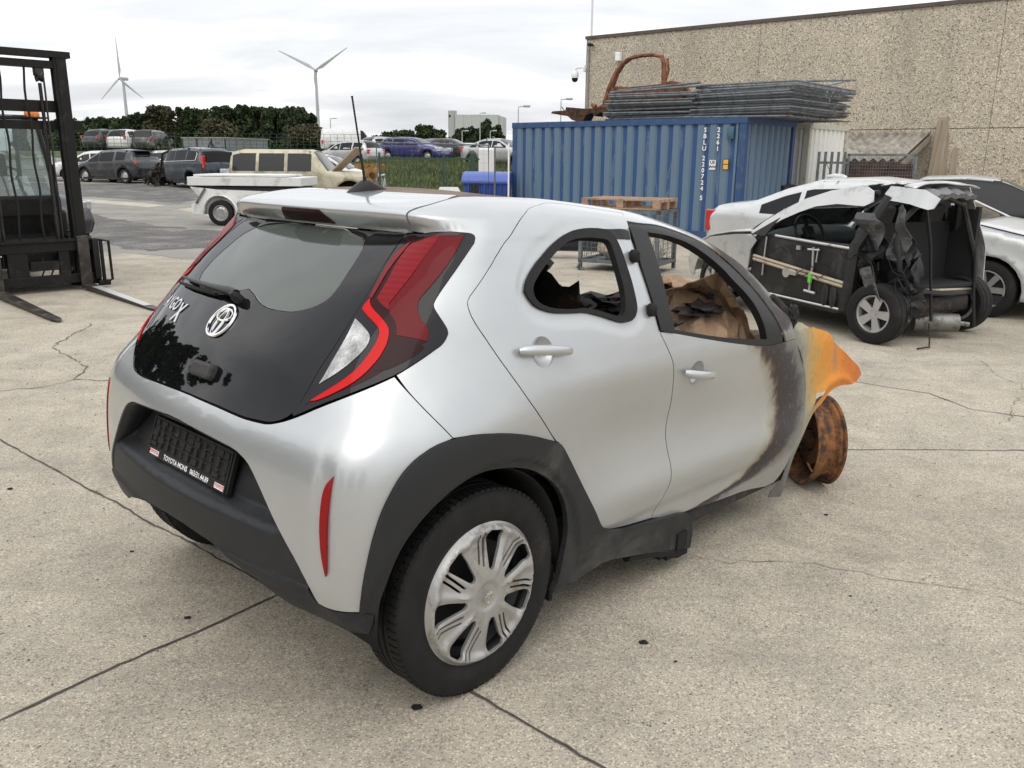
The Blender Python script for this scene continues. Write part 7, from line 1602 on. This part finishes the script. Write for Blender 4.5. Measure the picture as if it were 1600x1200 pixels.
b.add([((.17+.014*math.cos(2*math.pi*j/6))*math.cos(2*math.pi*i/n),(.17+.014*math.cos(2*math.pi*j/6))*math.sin(2*math.pi*i/n),.014*math.sin(2*math.pi*j/6)) for i in range(n) for j in range(6)],[(i*6+j,((i+1)%n)*6+j,((i+1)%n)*6+(j+1)%6,i*6+(j+1)%6) for i in range(n) for j in range(6)],True,M); b.tube([M@Vector((0,0,0)),M@Vector((.0,0,-.4))],.03,8); b.box(-.16,.16,-.02,.02,-.02,.01,M); b.build('steering_wheel',M_BLK,FK)
b=MB(); b.lathe([(0,.13),(.05,.125),(.085,.09),(.09,.03),(.09,0)],18,axis='Z',M=TR(-1.0,.44,2.07)); b.build('beacon',pmat('beacon_orange',(.85,.22,.01),.25,coat=1),FK)
b=MB(); b.box(-1.12,-.88,.30,.58,2.05,2.07); b.build('beacon_base',M_BLK,FK)
b=MB(); b.box(.021,.023,-.445,-.385,1.35,1.80) if 0 else None
v,f=text_mesh('FORK',.085,0,2,.002) if 0 else ([],[])
for k in range(6): b.box(.0215,.0235,-.585,-.545,1.40+.075*k,1.40+.075*k+.05)
b.build('red_marking',M_REDP,FK)
# dark car standing behind the forklift, only its nose shows
vehicle('parked_car','dark car parked behind the forklift with a clear headlight showing','car',sc(HATCH_T,4.2,1.5),.87,(.95,.88),[(.5,1.1),(1.2,2.0),(2.05,2.9)],[(.8,.31,.31),(3.4,.31,.31)],paint('dark_plum_paint',(.010,.009,.016),coat=.2,rough=.5),(-11.86,15.2,0),-.03,head=(4.12,.64,.82,.40,.24),tail=(.05,.8,1.0,.2,.15),ws=(2.35,3.1),rw=(.2,.6),style='steel')
# ================= OTHER VEHICLES =================
def veh(*a,**k): return vehicle(*a,**k)[0]
DKG=paint('dark_grey_paint',(.035,.037,.042),metal=.4,damt=.25,dirt=(.13,.12,.10))
r=veh('crossover_wreck','dark grey crossover with dented doors, left of the open-tailed dark estate','car',sc(HATCH_T,4.36,1.56),.90,(1.06,.93),[(.75,1.35,.03),(1.5,2.4),(2.45,3.1)],[(.86,.34,.34),(3.48,.34,.34)],DKG,(-17.35,42.1,.30),math.radians(156),seams=[[(2.42,1.35),(2.42,.9),(2.5,.42)],[(1.42,1.2),(1.40,.9),(1.30,.65)]],ws=(2.5,3.35),rw=(.3,.68),tail=(.10,.90,1.06,.42,.12),head=(4.1,.72,.90,.3,.4),style='steel',group='wrecks in the far left row',arch=.08)
b=MB(); b.box(.02,.06,-.55,.55,.50,.66,b=.02); b.box(-.02,.10,-.80,.80,.34,.40,b=.02); b.box(.22,.60,-.50,.50,1.50,1.54,TR(z=.0),b=.015); b.build('rear_trim',M_TRIMK,r)
DKB=paint('dark_blue_grey_paint',(.040,.052,.064),metal=.4,damt=.2,dirt=(.14,.13,.11))
r=veh('estate_wreck','dark estate with crushed front and gaping tailgate beside the dark crossover','car',[(.14,.36),(.03,.5),(0,.8),(.05,1.10),(.14,1.16),(.30,1.58),(.46,1.69),(1.4,1.75),(2.4,1.70),(2.62,1.64),(2.86,1.46),(2.92,1.1),(2.95,.6),(2.90,.32)],.95,(1.15,1.12),[(.42,1.12,.0),(1.2,1.95),(2.0,2.6)],[(.92,.36,.36)],DKB,(-12.85,38.6,.20),math.radians(146),seams=[[(1.98,1.5),(1.98,1.0),(2.0,.45)],[(1.16,1.5),(1.1,1.0),(1.0,.7)]],ws=(2.7,3.5),rw=(.0,.32),glass=M_GLD,tail=(.06,.90,1.42,.12,.22),style='bare',group='wrecks in the far left row',rails=True)
b=MB(); b.box(.02,.10,-.68,.68,1.12,1.60,b=.03); b.build('boot_opening',M_INT,r)
b=MB(); b.tube([(.40,.6,1.26),(.9,.72,1.26),(1.6,.75,1.26),(1.9,.74,1.24)],.012,5) if 0 else None
for s in (-1,1): b.tube([(.50,s*.93,1.22),(1.2,s*.97,1.20),(2.7,s*.97,1.16)],.014,5); b.tube([(.50,s*.93,1.22),(.46,s*.82,1.50),(.6,s*.76,1.60)],.014,5)
b.build('window_chrome',M_CHROME,r)
b=MB(); rg=random.Random(17)
for k in range(90):
    x=2.8+2.0*rg.random()**1.3; y=rg.uniform(-.9,.9); z=.2+1.05*rg.random()*(1.2-(x-2.8)/2.4); b.box(-.05,.10+.2*rg.random(),-.02,.06,-.015,.02+.03*rg.random(),TR(x,y,z,rg.uniform(-2,2),rg.uniform(-2,2),rg.uniform(0,3)))
b.tube([(2.6,.7,1.62),(3.0,.78,1.5),(3.3,.7,.95),(3.6,.6,.7)],.05,6); b.tube([(2.6,-.7,1.62),(2.9,-.85,1.2),(3.1,-.8,.6)],.06,6)
for k in range(6): lump(b,(3.0+.30*k,rg.uniform(-.3,.5),.62-.05*k+.2*rg.random()),.46-.03*k,seed=100+k,amp=.8)
b.build('crushed_front',M_CHAR,r)
WHC=paint('chalky_white_paint',(.60,.60,.59),damt=.22); BLKP=paint('black_paint',(.018,.018,.02),damt=.25,dirt=(.10,.10,.09))
row2=[('hatchback','white hatchback whose roof shows between the dark crossover and the hedge bank',WHC,(-22.0,46.0),200,HATCH_T),('estate_car','silver estate with long roof behind the dark crossover wreck',SILP,(-18.9,46.2),176,sc(SUV_T,4.6,1.52)),('hatchback','light grey hatchback behind the crushed front of the dark estate',paint('light_grey_paint',(.36,.365,.37),metal=.4),(-15.3,45.6),168,HATCH_T),('hatchback','white hatchback partly hidden behind the tail of the dark estate wreck',WHC,(-11.0,42.6),150,HATCH_T),('saloon_car','pale saloon parked left of the beige off-roader',paint('pale_blue_paint',(.50,.52,.55),metal=.3),(-10.6,38.8),172,sc(SEDAN_T,4.3,1.42)),('saloon_car','black topped saloon at the foot of the bank behind the pale saloon',BLKP,(-12.4,47.5),185,sc(SEDAN_T,4.3,1.42))]
for nm,lb,pm_,(x,y),a,T_ in row2:
    L_=max(p[0] for p in T_); c_,s_=math.cos(math.radians(a)),math.sin(math.radians(a)); z=float(gz(x,min(y,50)))
    veh(nm,lb,'car',T_,.86,(.95,.9),[(.5,1.1),(1.2,2.0),(2.05,2.9)],[(.8,.3,.3),(L_-.85,.3,.3)],pm_,(x-c_*L_/2,y-s_*L_/2,z),math.radians(a),ws=(2.35,3.15),rw=(.2,.62),tail=(.06,.75,1.0,.2,.15),head=(L_-.04,.62,.82,.3,.3),res=.16,group='cars parked at the foot of the left bank')
top_=[('hatchback','dark hatchback with open black tail, leftmost car on the left bank',BLKP,(-28.85,60.2),68,'b'),('hatchback','white hatchback with missing rear window on the left bank',WHC,(-27.1,60.2),78,'w'),('hatchback','dark hatchback with no tailgate, rightmost car on the left bank',paint('dark_green_paint',(.03,.035,.033),damt=.4),(-25.5,60.6),88,'d')]
for nm,lb,pm_,(x,y),a,k in top_:
    o=veh(nm,lb,'car',sc(HATCH_T,3.9,1.52),.86,(.98,.9),[(.45,1.1),(1.2,2.0),(2.05,2.9)],[(.8,.3,.3),(3.1,.3,.3)],pm_,(x,y,1.80),math.radians(a),ws=(2.35,3.15),rw=(.12,.62),tail=(.03,.90,1.10,.12,.12),res=.16,style='steel',group='wrecks on the left bank')
    b=MB(); b.add([(.10,-.62,.86),(.10,.62,.86),(.40,.52,1.38),(.40,-.52,1.38)],[(0,1,2,3)]) ; oo=b.build('open_tail',M_INT,o); oo.location=(-.05,0,.02); md=oo.modifiers.new('s','SOLIDIFY'); md.thickness=.02
# beige off-roader with raised bonnet
BEI=paint('chalky_beige_paint',(.50,.46,.34),dirt=(.16,.14,.09),damt=.45,rough=.6,coat=.1,dscale=1.6)
r=veh('offroad_car','weathered beige off-roader with raised bonnet, behind the white trailer','car',sc(BOXY_T,4.9,1.80),.88,(1.12,1.12),[(.14,.93,.0),(1.03,1.87),(1.98,2.76)],[(1.0,.38,.38),(4.0,.38,.38)],BEI,(-9.35,29.6,.0),-.02,seams=[[(1.83,1.72),(1.83,1.1),(1.83,.5)],[(.93,1.72),(.93,1.1),(.93,.8)],[(2.74,1.6),(2.78,1.1),(2.8,.5)]],ws=(2.80,3.36),tail=(.02,.85,1.05,.15,.15),head=(4.75,.74,.92,.3,.12),style='bare',arch=.11)
b=MB(); b.add([(3.42,-.74,1.16),(3.42,.74,1.16),(4.22,.74,1.90),(4.22,-.74,1.90)],[(0,1,2,3)]); o=b.build('raised_bonnet',pmat('bonnet_primer',(.42,.33,.24),.8,var=.25,vscale=5),r); md=o.modifiers.new('s','SOLIDIFY'); md.thickness=.04
b=MB(); b.box(3.5,4.7,-.7,.7,.95,1.09,b=.05); b.build('engine_bay',M_INT,r)
b=MB(); b.box(4.84,4.96,-.86,.86,.50,.66,b=.03); b.box(4.86,4.90,-.60,.60,.72,1.0,b=.02); b.build('front_bumper',M_TRIMK,r)
veh('van','white van with black grille behind the beige off-roader','van',sc(HATCH_T,4.3,1.62),.88,(1.02,.95),[(.5,1.1),(1.2,2.0),(2.05,2.9)],[(.8,.31,.31),(3.5,.31,.31)],WHC,(-9.2,33.2,.08),-.08,ws=(2.35,3.25),rw=(.2,.6),head=(4.2,.72,.92,.35,.4),tail=(.05,.8,1.0,.2,.15),res=.14)
mc=empty('rusty_machine',(-4.25,26.3,0),.2,'rusty yellow machine part standing between the beige off-roader and the green fence','machine')
YR=pmat('rusty_yellow',(.30,.17,.045),.8,var=.4,vscale=6,dirt=(.06,.035,.02),dscale=5,damt=.55)
b=MB(); b.prism([(-.5,1.42),(.35,1.42),(.42,1.28),(.2,1.2),(.1,.95),(.35,.75),(.48,.4),(.3,.1),(-.1,.1),(-.05,.55),(-.25,.9),(-.2,1.22),(-.5,1.30)],-.25,.25,'y'); b.build('arm',YR,mc); b=MB(); b.tube([(.2,-.28,.6),(.2,.28,.6)],.18,14); b.tube([(.0,-.28,1.1),(.0,.28,1.1)],.09,12); b.build('pivot',M_RUSTD,mc); b=MB(); b.box(-.3,.5,-.3,.3,0,.16,b=.03); b.build('base',M_RUSTD,mc)
# cars on the grass bank
PUR=paint('violet_blue_paint',(.045,.045,.17),metal=.35,damt=.15)
Z1=lambda x,y:float(gz(x,y))-.14
def vb(nm,lb,cat,T_,W_,pm_,x,y,a,wins=None,**k):
    L_=max(p[0] for p in T_); c_,s_=math.cos(math.radians(a)),math.sin(math.radians(a))
    kw=dict(ws=(2.35,3.2),rw=(.2,.62),tail=(.06,.78,1.02,.2,.16),head=(L_-.04,.62,.84,.3,.34),res=.15); kw.update(k)
    return veh(nm,lb,cat,T_,W_,(.98,.92),wins or [(.5,1.1),(1.2,2.0),(2.05,2.9)],[(.8,.32,.32),(L_-.85,.32,.32)],pm_,(x-c_*L_/2,y-s_*L_/2,Z1(x,y)),math.radians(a),**kw)
vb('crossover','violet blue crossover parked on the grass bank','car',sc(HATCH_T,4.4,1.42),.90,PUR,-6.0,53.5,-24)
vb('compact_car','silver compact with red tail lamp at the left end of the grass bank','car',sc(HATCH_T,3.85,1.48),.85,SILP,-9.35,50.5,152)
vb('van','white van with blue rear corner behind the silver compact','van',sc(BOXY_T,4.8,1.75),.92,WHC,-10.6,60,12,wins=[(2.6,3.0)])
vb('hatchback','pale hatchback between the silver compact and the violet crossover','car',HATCH_T,.85,SILP,-7.9,56.5,40)
vb('saloon_car','dark saloon right of the violet crossover','car',sc(SEDAN_T,4.4,1.40),.87,DKG,-3.9,55.0,-14)
vb('hatchback','grey hatchback behind the dark saloon on the bank','car',HATCH_T,.85,paint('mid_grey_paint',(.16,.17,.18),metal=.4),-4.6,60.5,10)
vb('saloon_car','silver saloon with dark roof at the right end of the bank, left of the container','car',sc(SEDAN_T,4.4,1.42),.87,SILP,-.6,47.0,-30)
b=MB(); b.box(-.7,.7,-.5,.5,0,1.25,b=.03); o=b.build('white_crate',M_PRINT); o.location=(-3.1,61.0,Z1(-3,61)); tag(o,'white square box behind the dark saloon on the bank','box')
b=MB(); b.box(-.9,.9,-.5,.5,0,1.1,b=.03); o=b.build('white_crate',M_PRINT); o.location=(-1.1,58.0,Z1(-1,58)); tag(o,'white low box left of the silver saloon with dark roof','box')
# grey box trailer with a flat wooden roof at the hedge
gb=empty('metal_crate',(-20.6,55.0,0),-.35,'long grey sheet metal crate with boarded roof before the hedge','crate')
b=MB(); b.box(0,3.3,0,4.2,.9,2.66); b.build('body',pmat('sheet_grey',(.20,.22,.23),.5,metal=.3,dirt=(.1,.1,.1),dscale=2,damt=.3),gb)
b=MB(); b.box(-.05,3.35,-.05,4.25,2.66,2.72); b.build('roof',pmat('crate_roof',(.33,.29,.23),.85,var=.3,vscale=3),gb)
b=MB()
for x in (0,1.1,2.2,3.2): b.box(x,x+.07,-.03,0,.9,2.66)
b.tube([(1.2,-.04,1.0),(2.2,-.04,2.5),(3.2,-.04,1.0)],.03,4); b.build('frame',M_TRIMK,gb)
# ================= TREES =================
def leafmat(name,c1,c2,c3):
    m,t,b=newmat(name); b.inputs['Roughness'].default_value=.7; b.inputs['Specular IOR Level'].default_value=.25
    n=noise(t,1.6,4,.6).outputs['Fac']; a=nd(t,'ShaderNodeAttribute',attribute_name='tone'); ad=nd(t,'ShaderNodeMath',operation='MULTIPLY_ADD'); ad.inputs[1].default_value=.5; t.links.new(n,ad.inputs[0]); t.links.new(a.outputs['Fac'],ad.inputs[2])
    t.links.new(ramp(t,ad.outputs[0],[(.30,c1),(.55,c2),(.85,c3)]).outputs[0],b.inputs['Base Color']); return m
LF_D=leafmat('evergreen_leaf',(.020,.032,.013),(.044,.066,.025),(.080,.108,.040)); LF_M=leafmat('broad_leaf',(.022,.034,.010),(.05,.072,.02),(.10,.12,.035)); LF_B=leafmat('olive_leaf',(.04,.038,.02),(.075,.07,.035),(.12,.11,.055))
BARK=pmat('bark',(.07,.055,.042),.9,bmp=.5,bscale=20)
_tm={}
def crown_mesh(key,h,r,n,seed,conifer,leaf):
    if key in _tm: return _tm[key]
    rg=np.random.RandomState(seed); V=[];F=[];A=[]
    blobs=[]
    for k in range(34):
        f=rg.rand()**(1.25 if conifer else 1); 
        if conifer: z=h*(.06+.84*f); rr=r*(1-.55*max(0,(z/h-.35)/.65)**1.4); a=rg.rand()*6.283; q=rr*(.25+.65*rg.rand()); s=r*(.36-.17*z/h)*(.8+.5*rg.rand())
        else: z=h*(.30+.62*f); rr=r*math.sqrt(max(.05,1-((z/h-.60)/.42)**2)); a=rg.rand()*6.283; q=rr*(.3+.55*rg.rand()); s=r*(.30+.18*rg.rand())
        blobs.append((q*math.cos(a),q*math.sin(a),z,s,rg.rand()))
    for k in range(7 if conifer else 2): blobs.append((rg.uniform(-.5,.5)*r,rg.uniform(-.4,.4)*r,h*(.84+.14*rg.rand()),r*.11,rg.rand()))
    for i in range(n):
        bx,by,bz,s,tn=blobs[rg.randint(len(blobs))]; d=rg.normal(size=3); d/=np.linalg.norm(d); q=s*(rg.rand()**.35)*(1.15 if rg.rand()<.12 else 1)
        p=np.array([bx,by,bz])+d*q*np.array([1,1,1.25 if conifer else .85]); 
        if p[2]<.05: continue
        u=rg.normal(size=3)+(np.array([0,0,1.3]) if conifer else 0); u/=np.linalg.norm(u); w=np.cross(u,rg.normal(size=3)); w/=np.linalg.norm(w)+1e-9; ls=leaf*(.6+.9*rg.rand())
        k=len(V); V+=[tuple(p-w*ls*.45),tuple(p+u*ls*.5-w*ls*.1),tuple(p+w*ls*.45+u*ls*.2),tuple(p-u*ls*.35)]; F.append((k,k+1,k+2,k+3)); A+=[.25*tn+.15*rg.rand()+.0*(d[2]>0)]*4
    me=bpy.data.meshes.new('crown'); me.from_pydata(V,[],F); at=me.attributes.new('tone','FLOAT','POINT'); at.data.foreach_set('value',np.array(A,dtype=np.float32)); _tm[key]=me; return me
def tree(name,label,loc,h,r,n,seed,conifer,mat,leaf,group,rz=0,base=1.0):
    t=empty(name,loc,rz,label,'tree',group)
    key=(round(h,1),round(r,1),n,seed,conifer,mat.name,leaf); me=crown_mesh(key,h,r,n,seed,conifer,leaf)
    if not me.materials: me.materials.append(mat)
    c=bpy.data.objects.new('crown',me); COL.objects.link(c); c.parent=t
    b=MB(); b.tube([(0,0,-.3),(.03,.02,h*.3),(.0,.05,h*.6),(0,0,h*.92)],[.14*h/5,.10*h/5,.06*h/5,.015],7)
    for k in range(5): a=k*2.4+seed; z=h*(.25+.12*k); b.tube([(0,0,z),(r*.35*math.cos(a),r*.35*math.sin(a),z+h*.10),(r*.6*math.cos(a),r*.6*math.sin(a),z+h*.16)],[.04*h/5,.02*h/5,.008],5)
    b.build('trunk',BARK,t); return t
# evergreen hedge of separate trees along the top of the left bank
rg=random.Random(31); hp=[(-38.2,3.6),(-36.9,3.7),(-35.6,3.8),(-34.3,3.7),(-33.0,4.0),(-31.8,4.1),(-30.5,4.3),(-29.2,4.4),(-28.0,4.9),(-26.8,4.9),(-25.5,4.7),(-24.4,4.4),(-23.0,4.9),(-21.7,5.1),(-20.4,5.0),(-19.0,4.7),(-17.8,5.0),(-16.7,4.4),(-15.6,3.0)]
for k,(x,zt) in enumerate(hp):
    h=(zt-1.75)*1.06+.25; v=k%4; m=LF_B if k==8 else LF_D
    tree('evergreen_tree',['evergreen tree in the dark hedge on the left bank','olive brown tinged tree in the hedge on the left bank'][m is LF_B] if 1 else '',(x,72+rg.uniform(-1.2,1.2),1.75),round(h,1),1.75,7500,40+v,True,m,.24,'trees of the dark hedge' if m is LF_D else 'olive trees in the hedge',rg.uniform(0,6))
for k,(x,y,h,lb) in enumerate(((-33.5,69,2.0,'low dark shrub at the foot of the hedge, leftmost'),(-22.6,67.8,2.3,'low olive shrub before the hedge beside the metal crate'),(-16.2,68.5,2.2,'low olive shrub below the right end of the hedge'))):
    tree('shrub',lb,(x,y,1.8),h,1.5,3000,50+k,False,LF_B if k else LF_D,.2,'shrubs before the hedge'); bpy.context.view_layer.objects
# distant trees on the right
def far(px,Y): return (px-800)/1379*Y
D_T=[(592,70,1.6,.55),(606,75,1.5,.6),(620,110,2.1,.7),(633,110,2.4,.8),(646,115,2.3,.8),(657,110,3.0,.9)]
names=['leftmost','second','third','fourth','fifth','sixth']
for k,(px,Y,zt,w) in enumerate(D_T):
    r_=Y*14/1379; h=Y*(246-(217,211,208,208,206,199)[k])/1427*1.1+.5; 
    tree('bushy_tree','small tree above the cars on the grass bank, %s of the low row'%('first','second','third','fourth','fifth','sixth')[k],(far(px,Y),Y,1.2),h,r_*.9,2600,60+k,False,LF_M,.22*Y/75,'low trees beyond the grass bank')
for k,(px,Y,yt,w,lb) in enumerate(((666,120,199,16,'rounded tree left of the grey factory, nearer the middle'),(683,125,206,15,'low tree touching the foot of the grey factory'),(716,140,204,12,'dark conifer group before the factory, leftmost crown'),(730,140,201,12,'dark tree before the factory, second crown'),(744,145,203,11,'dark tree before the factory, third crown'),(757,140,190,13,'tallest dark tree at the right end of the factory'),(772,140,196,11,'dark tree beyond the right corner of the factory'),(698,135,218,10,'yellowish bush before the factory stair tower'),(788,90,232,8,'small russet bush just left of the blue container'))):
    h=Y*(248-yt)/1427*1.06+.4; tree('distant_tree',lb,(far(px,Y),Y,1.2),h,Y*w/1379,3600,70+k,False,LF_D if k in (0,2,3,4,5,6) else LF_M,.30*Y/120,'distant trees by the factory')
# ================= FACTORY =================
fa=empty('factory_building',(far(697,300),300,0),-.10,'pale grey windowless factory block with round stair tower in the distance','building')
FGY=pmat('factory_sheet',(.42,.43,.42),.7,var=.06,vscale=.3)
b=MB(); b.box(2.6,17.2,0,12,0,15.7); b.box(17.2,18.6,1,12,0,15.2); b.build('main_block',FGY,fa)
b=MB()
for x in (5.4,8.2,11.0,13.8): b.box(x,x+.08,-.05,.0,0,15.6)
b.build('panel_joint',pmat('factory_joint',(.33,.34,.33),.7),fa)
b=MB(); b.lathe([(1.4,0),(1.4,17.0),(0,17.1)],28,axis='Z',M=TR(1.45,1.2,0)); b.box(1.2,2.7,.5,3,0,17.0); b.build('stair_tower',pmat('tower_grey',(.34,.35,.34),.7),fa)
b=MB(); b.box(-1.8,1.5,-3.5,.0,0,7.4); b.build('annex',FGY,fa)
b=MB(); b.lathe([(.6,0),(.6,.3),(0,.35)],14,axis='Z',M=TR(-.2,-2,7.4)); b.build('roof_tank',M_TRIMK,fa)
b=MB(); b.box(.5,1.1,-.26,-.18,14.9,15.6); b.build('stair_window',M_TRIMK,fa)
# ================= TURBINES =================
TW=pmat('turbine_white',(.40,.41,.42),.6)
def turbine(label,loc,hub,R,yaw,rot,base):
    t=empty('wind_turbine',loc,yaw,label,'wind turbine','wind turbines on the horizon')
    b=MB(); b.tube([(0,0,0),(0,0,hub*.5),(0,0,hub)],[2.3,1.9,1.35],20); b.build('tower',TW,t)
    b=MB(); b.box(-1.7,1.7,-3.2,6.5,-1.7,1.9,TR(z=hub),b=1.0); b.build('nacelle',TW,t)
    b=MB(); b.lathe([(0,-6.2),(1.1,-5.6),(1.7,-4.4),(1.7,-3.2)],18,M=TR(z=hub)); hb_=b.build('hub',TW,t)
    for k in range(3):
        a=rot+2*math.pi*k/3; M=TR(z=hub)@Matrix.Rotation(a,4,'Y'); b=MB(); V=[];F=[]
        st=[(1.2,1.3,1.0,0),(4,1.7,.9,.1),(9,2.9,.6,.25),(16,2.4,.45,.2),(26,1.8,.32,.12),(36,1.2,.2,.06),(R-1.5,.7,.1,.0),(R,.2,.03,0)]
        for (rr,ch,th,tw) in st:
            for (cx,cy) in ((-.35,0),(-.1,.5),(.4,.35),(1.0,0),(.4,-.35),(-.1,-.5)): V.append(tuple(M@Vector((cx*ch*math.cos(tw),-4.4+cy*th+cx*ch*math.sin(tw),rr))))
        for i in range(len(st)-1):
            for j in range(6): F.append((i*6+j,i*6+(j+1)%6,(i+1)*6+(j+1)%6,(i+1)*6+j))
        F.append(tuple(range(6))); F.append(tuple(range(len(V)-6,len(V)))[::-1]); b.add(V,F,True); b.build('blade',TW,t)
turbine('left wind turbine with one blade pointing straight up above the hedge',(-460,1060,0),88.7,46,-.55,0,0)
turbine('right wind turbine with one blade pointing down behind the roof antenna',(-233,1060,0),99.7,46,.05,math.pi-.06,0)
# ================= LAMP POSTS =================
LPM=pmat('lamp_post_grey',(.40,.41,.41),.6)
for k,(x,Y,zt,lb,arm) in enumerate(((-22.67,110,6.2,'thin lamp post between the hedge end and the right wind turbine',.5),(.21,45,4.12,'street lamp rising above the left end of the blue container',.3),(-3.06,80,5.5,'tallest lamp post in front of the factory',.25),(-4.67,80,3.95,'short lamp post left of the tallest one by the factory',.3),(-2.14,80,3.97,'short lamp post right of the tallest one by the factory',.3),(2.4,46,4.55,'street lamp seen behind the rusty car frame',.3))):
    p=empty('lamp_post',(x,Y,0),0,lb,'lamp post','lamp posts in the distance'); r_=.035*max(1,Y/55)
    b=MB(); b.tube([(0,0,0),(0,0,zt-.15)],[r_*1.3,r_*.8],8); b.tube([(0,0,zt-.15),(0,0,zt),(arm,0,zt+.03)],r_*.8,6); b.build('post',LPM,p)
    b=MB(); b.box(arm-.05,arm+.30,-.09,.09,zt-.02,zt+.09,b=.03); b.build('lamp_head',LPM,p)

# trees and a hall on the side of the yard behind the camera (mirrored in the black tailgate)
for k,(x,y,h) in enumerate(((-16,-7,6.4),(-15.5,-4.2,7.2),(-15,-1.4,6.6),(-16,1.6,7.0),(-18,4.6,6.8),(-19,8,7.2),(-20.5,12,7.6),(-22,15.5,6.8),(-23,19,7.6),(-24,23,6.6),(-14,-14,6.5),(-8,-17,6.5),(-2,-19,6))):
    tree('evergreen_tree','tall evergreen beyond the left edge of the yard, out of the picture',(x,y,0),h,2.4,5000,44,True,LF_D,.34,'evergreens outside the picture',k)
turbine('wind turbine far to the left of the yard, mirrored in the black tailgate',(-900,300,0),95,46,1.2,.4,0)
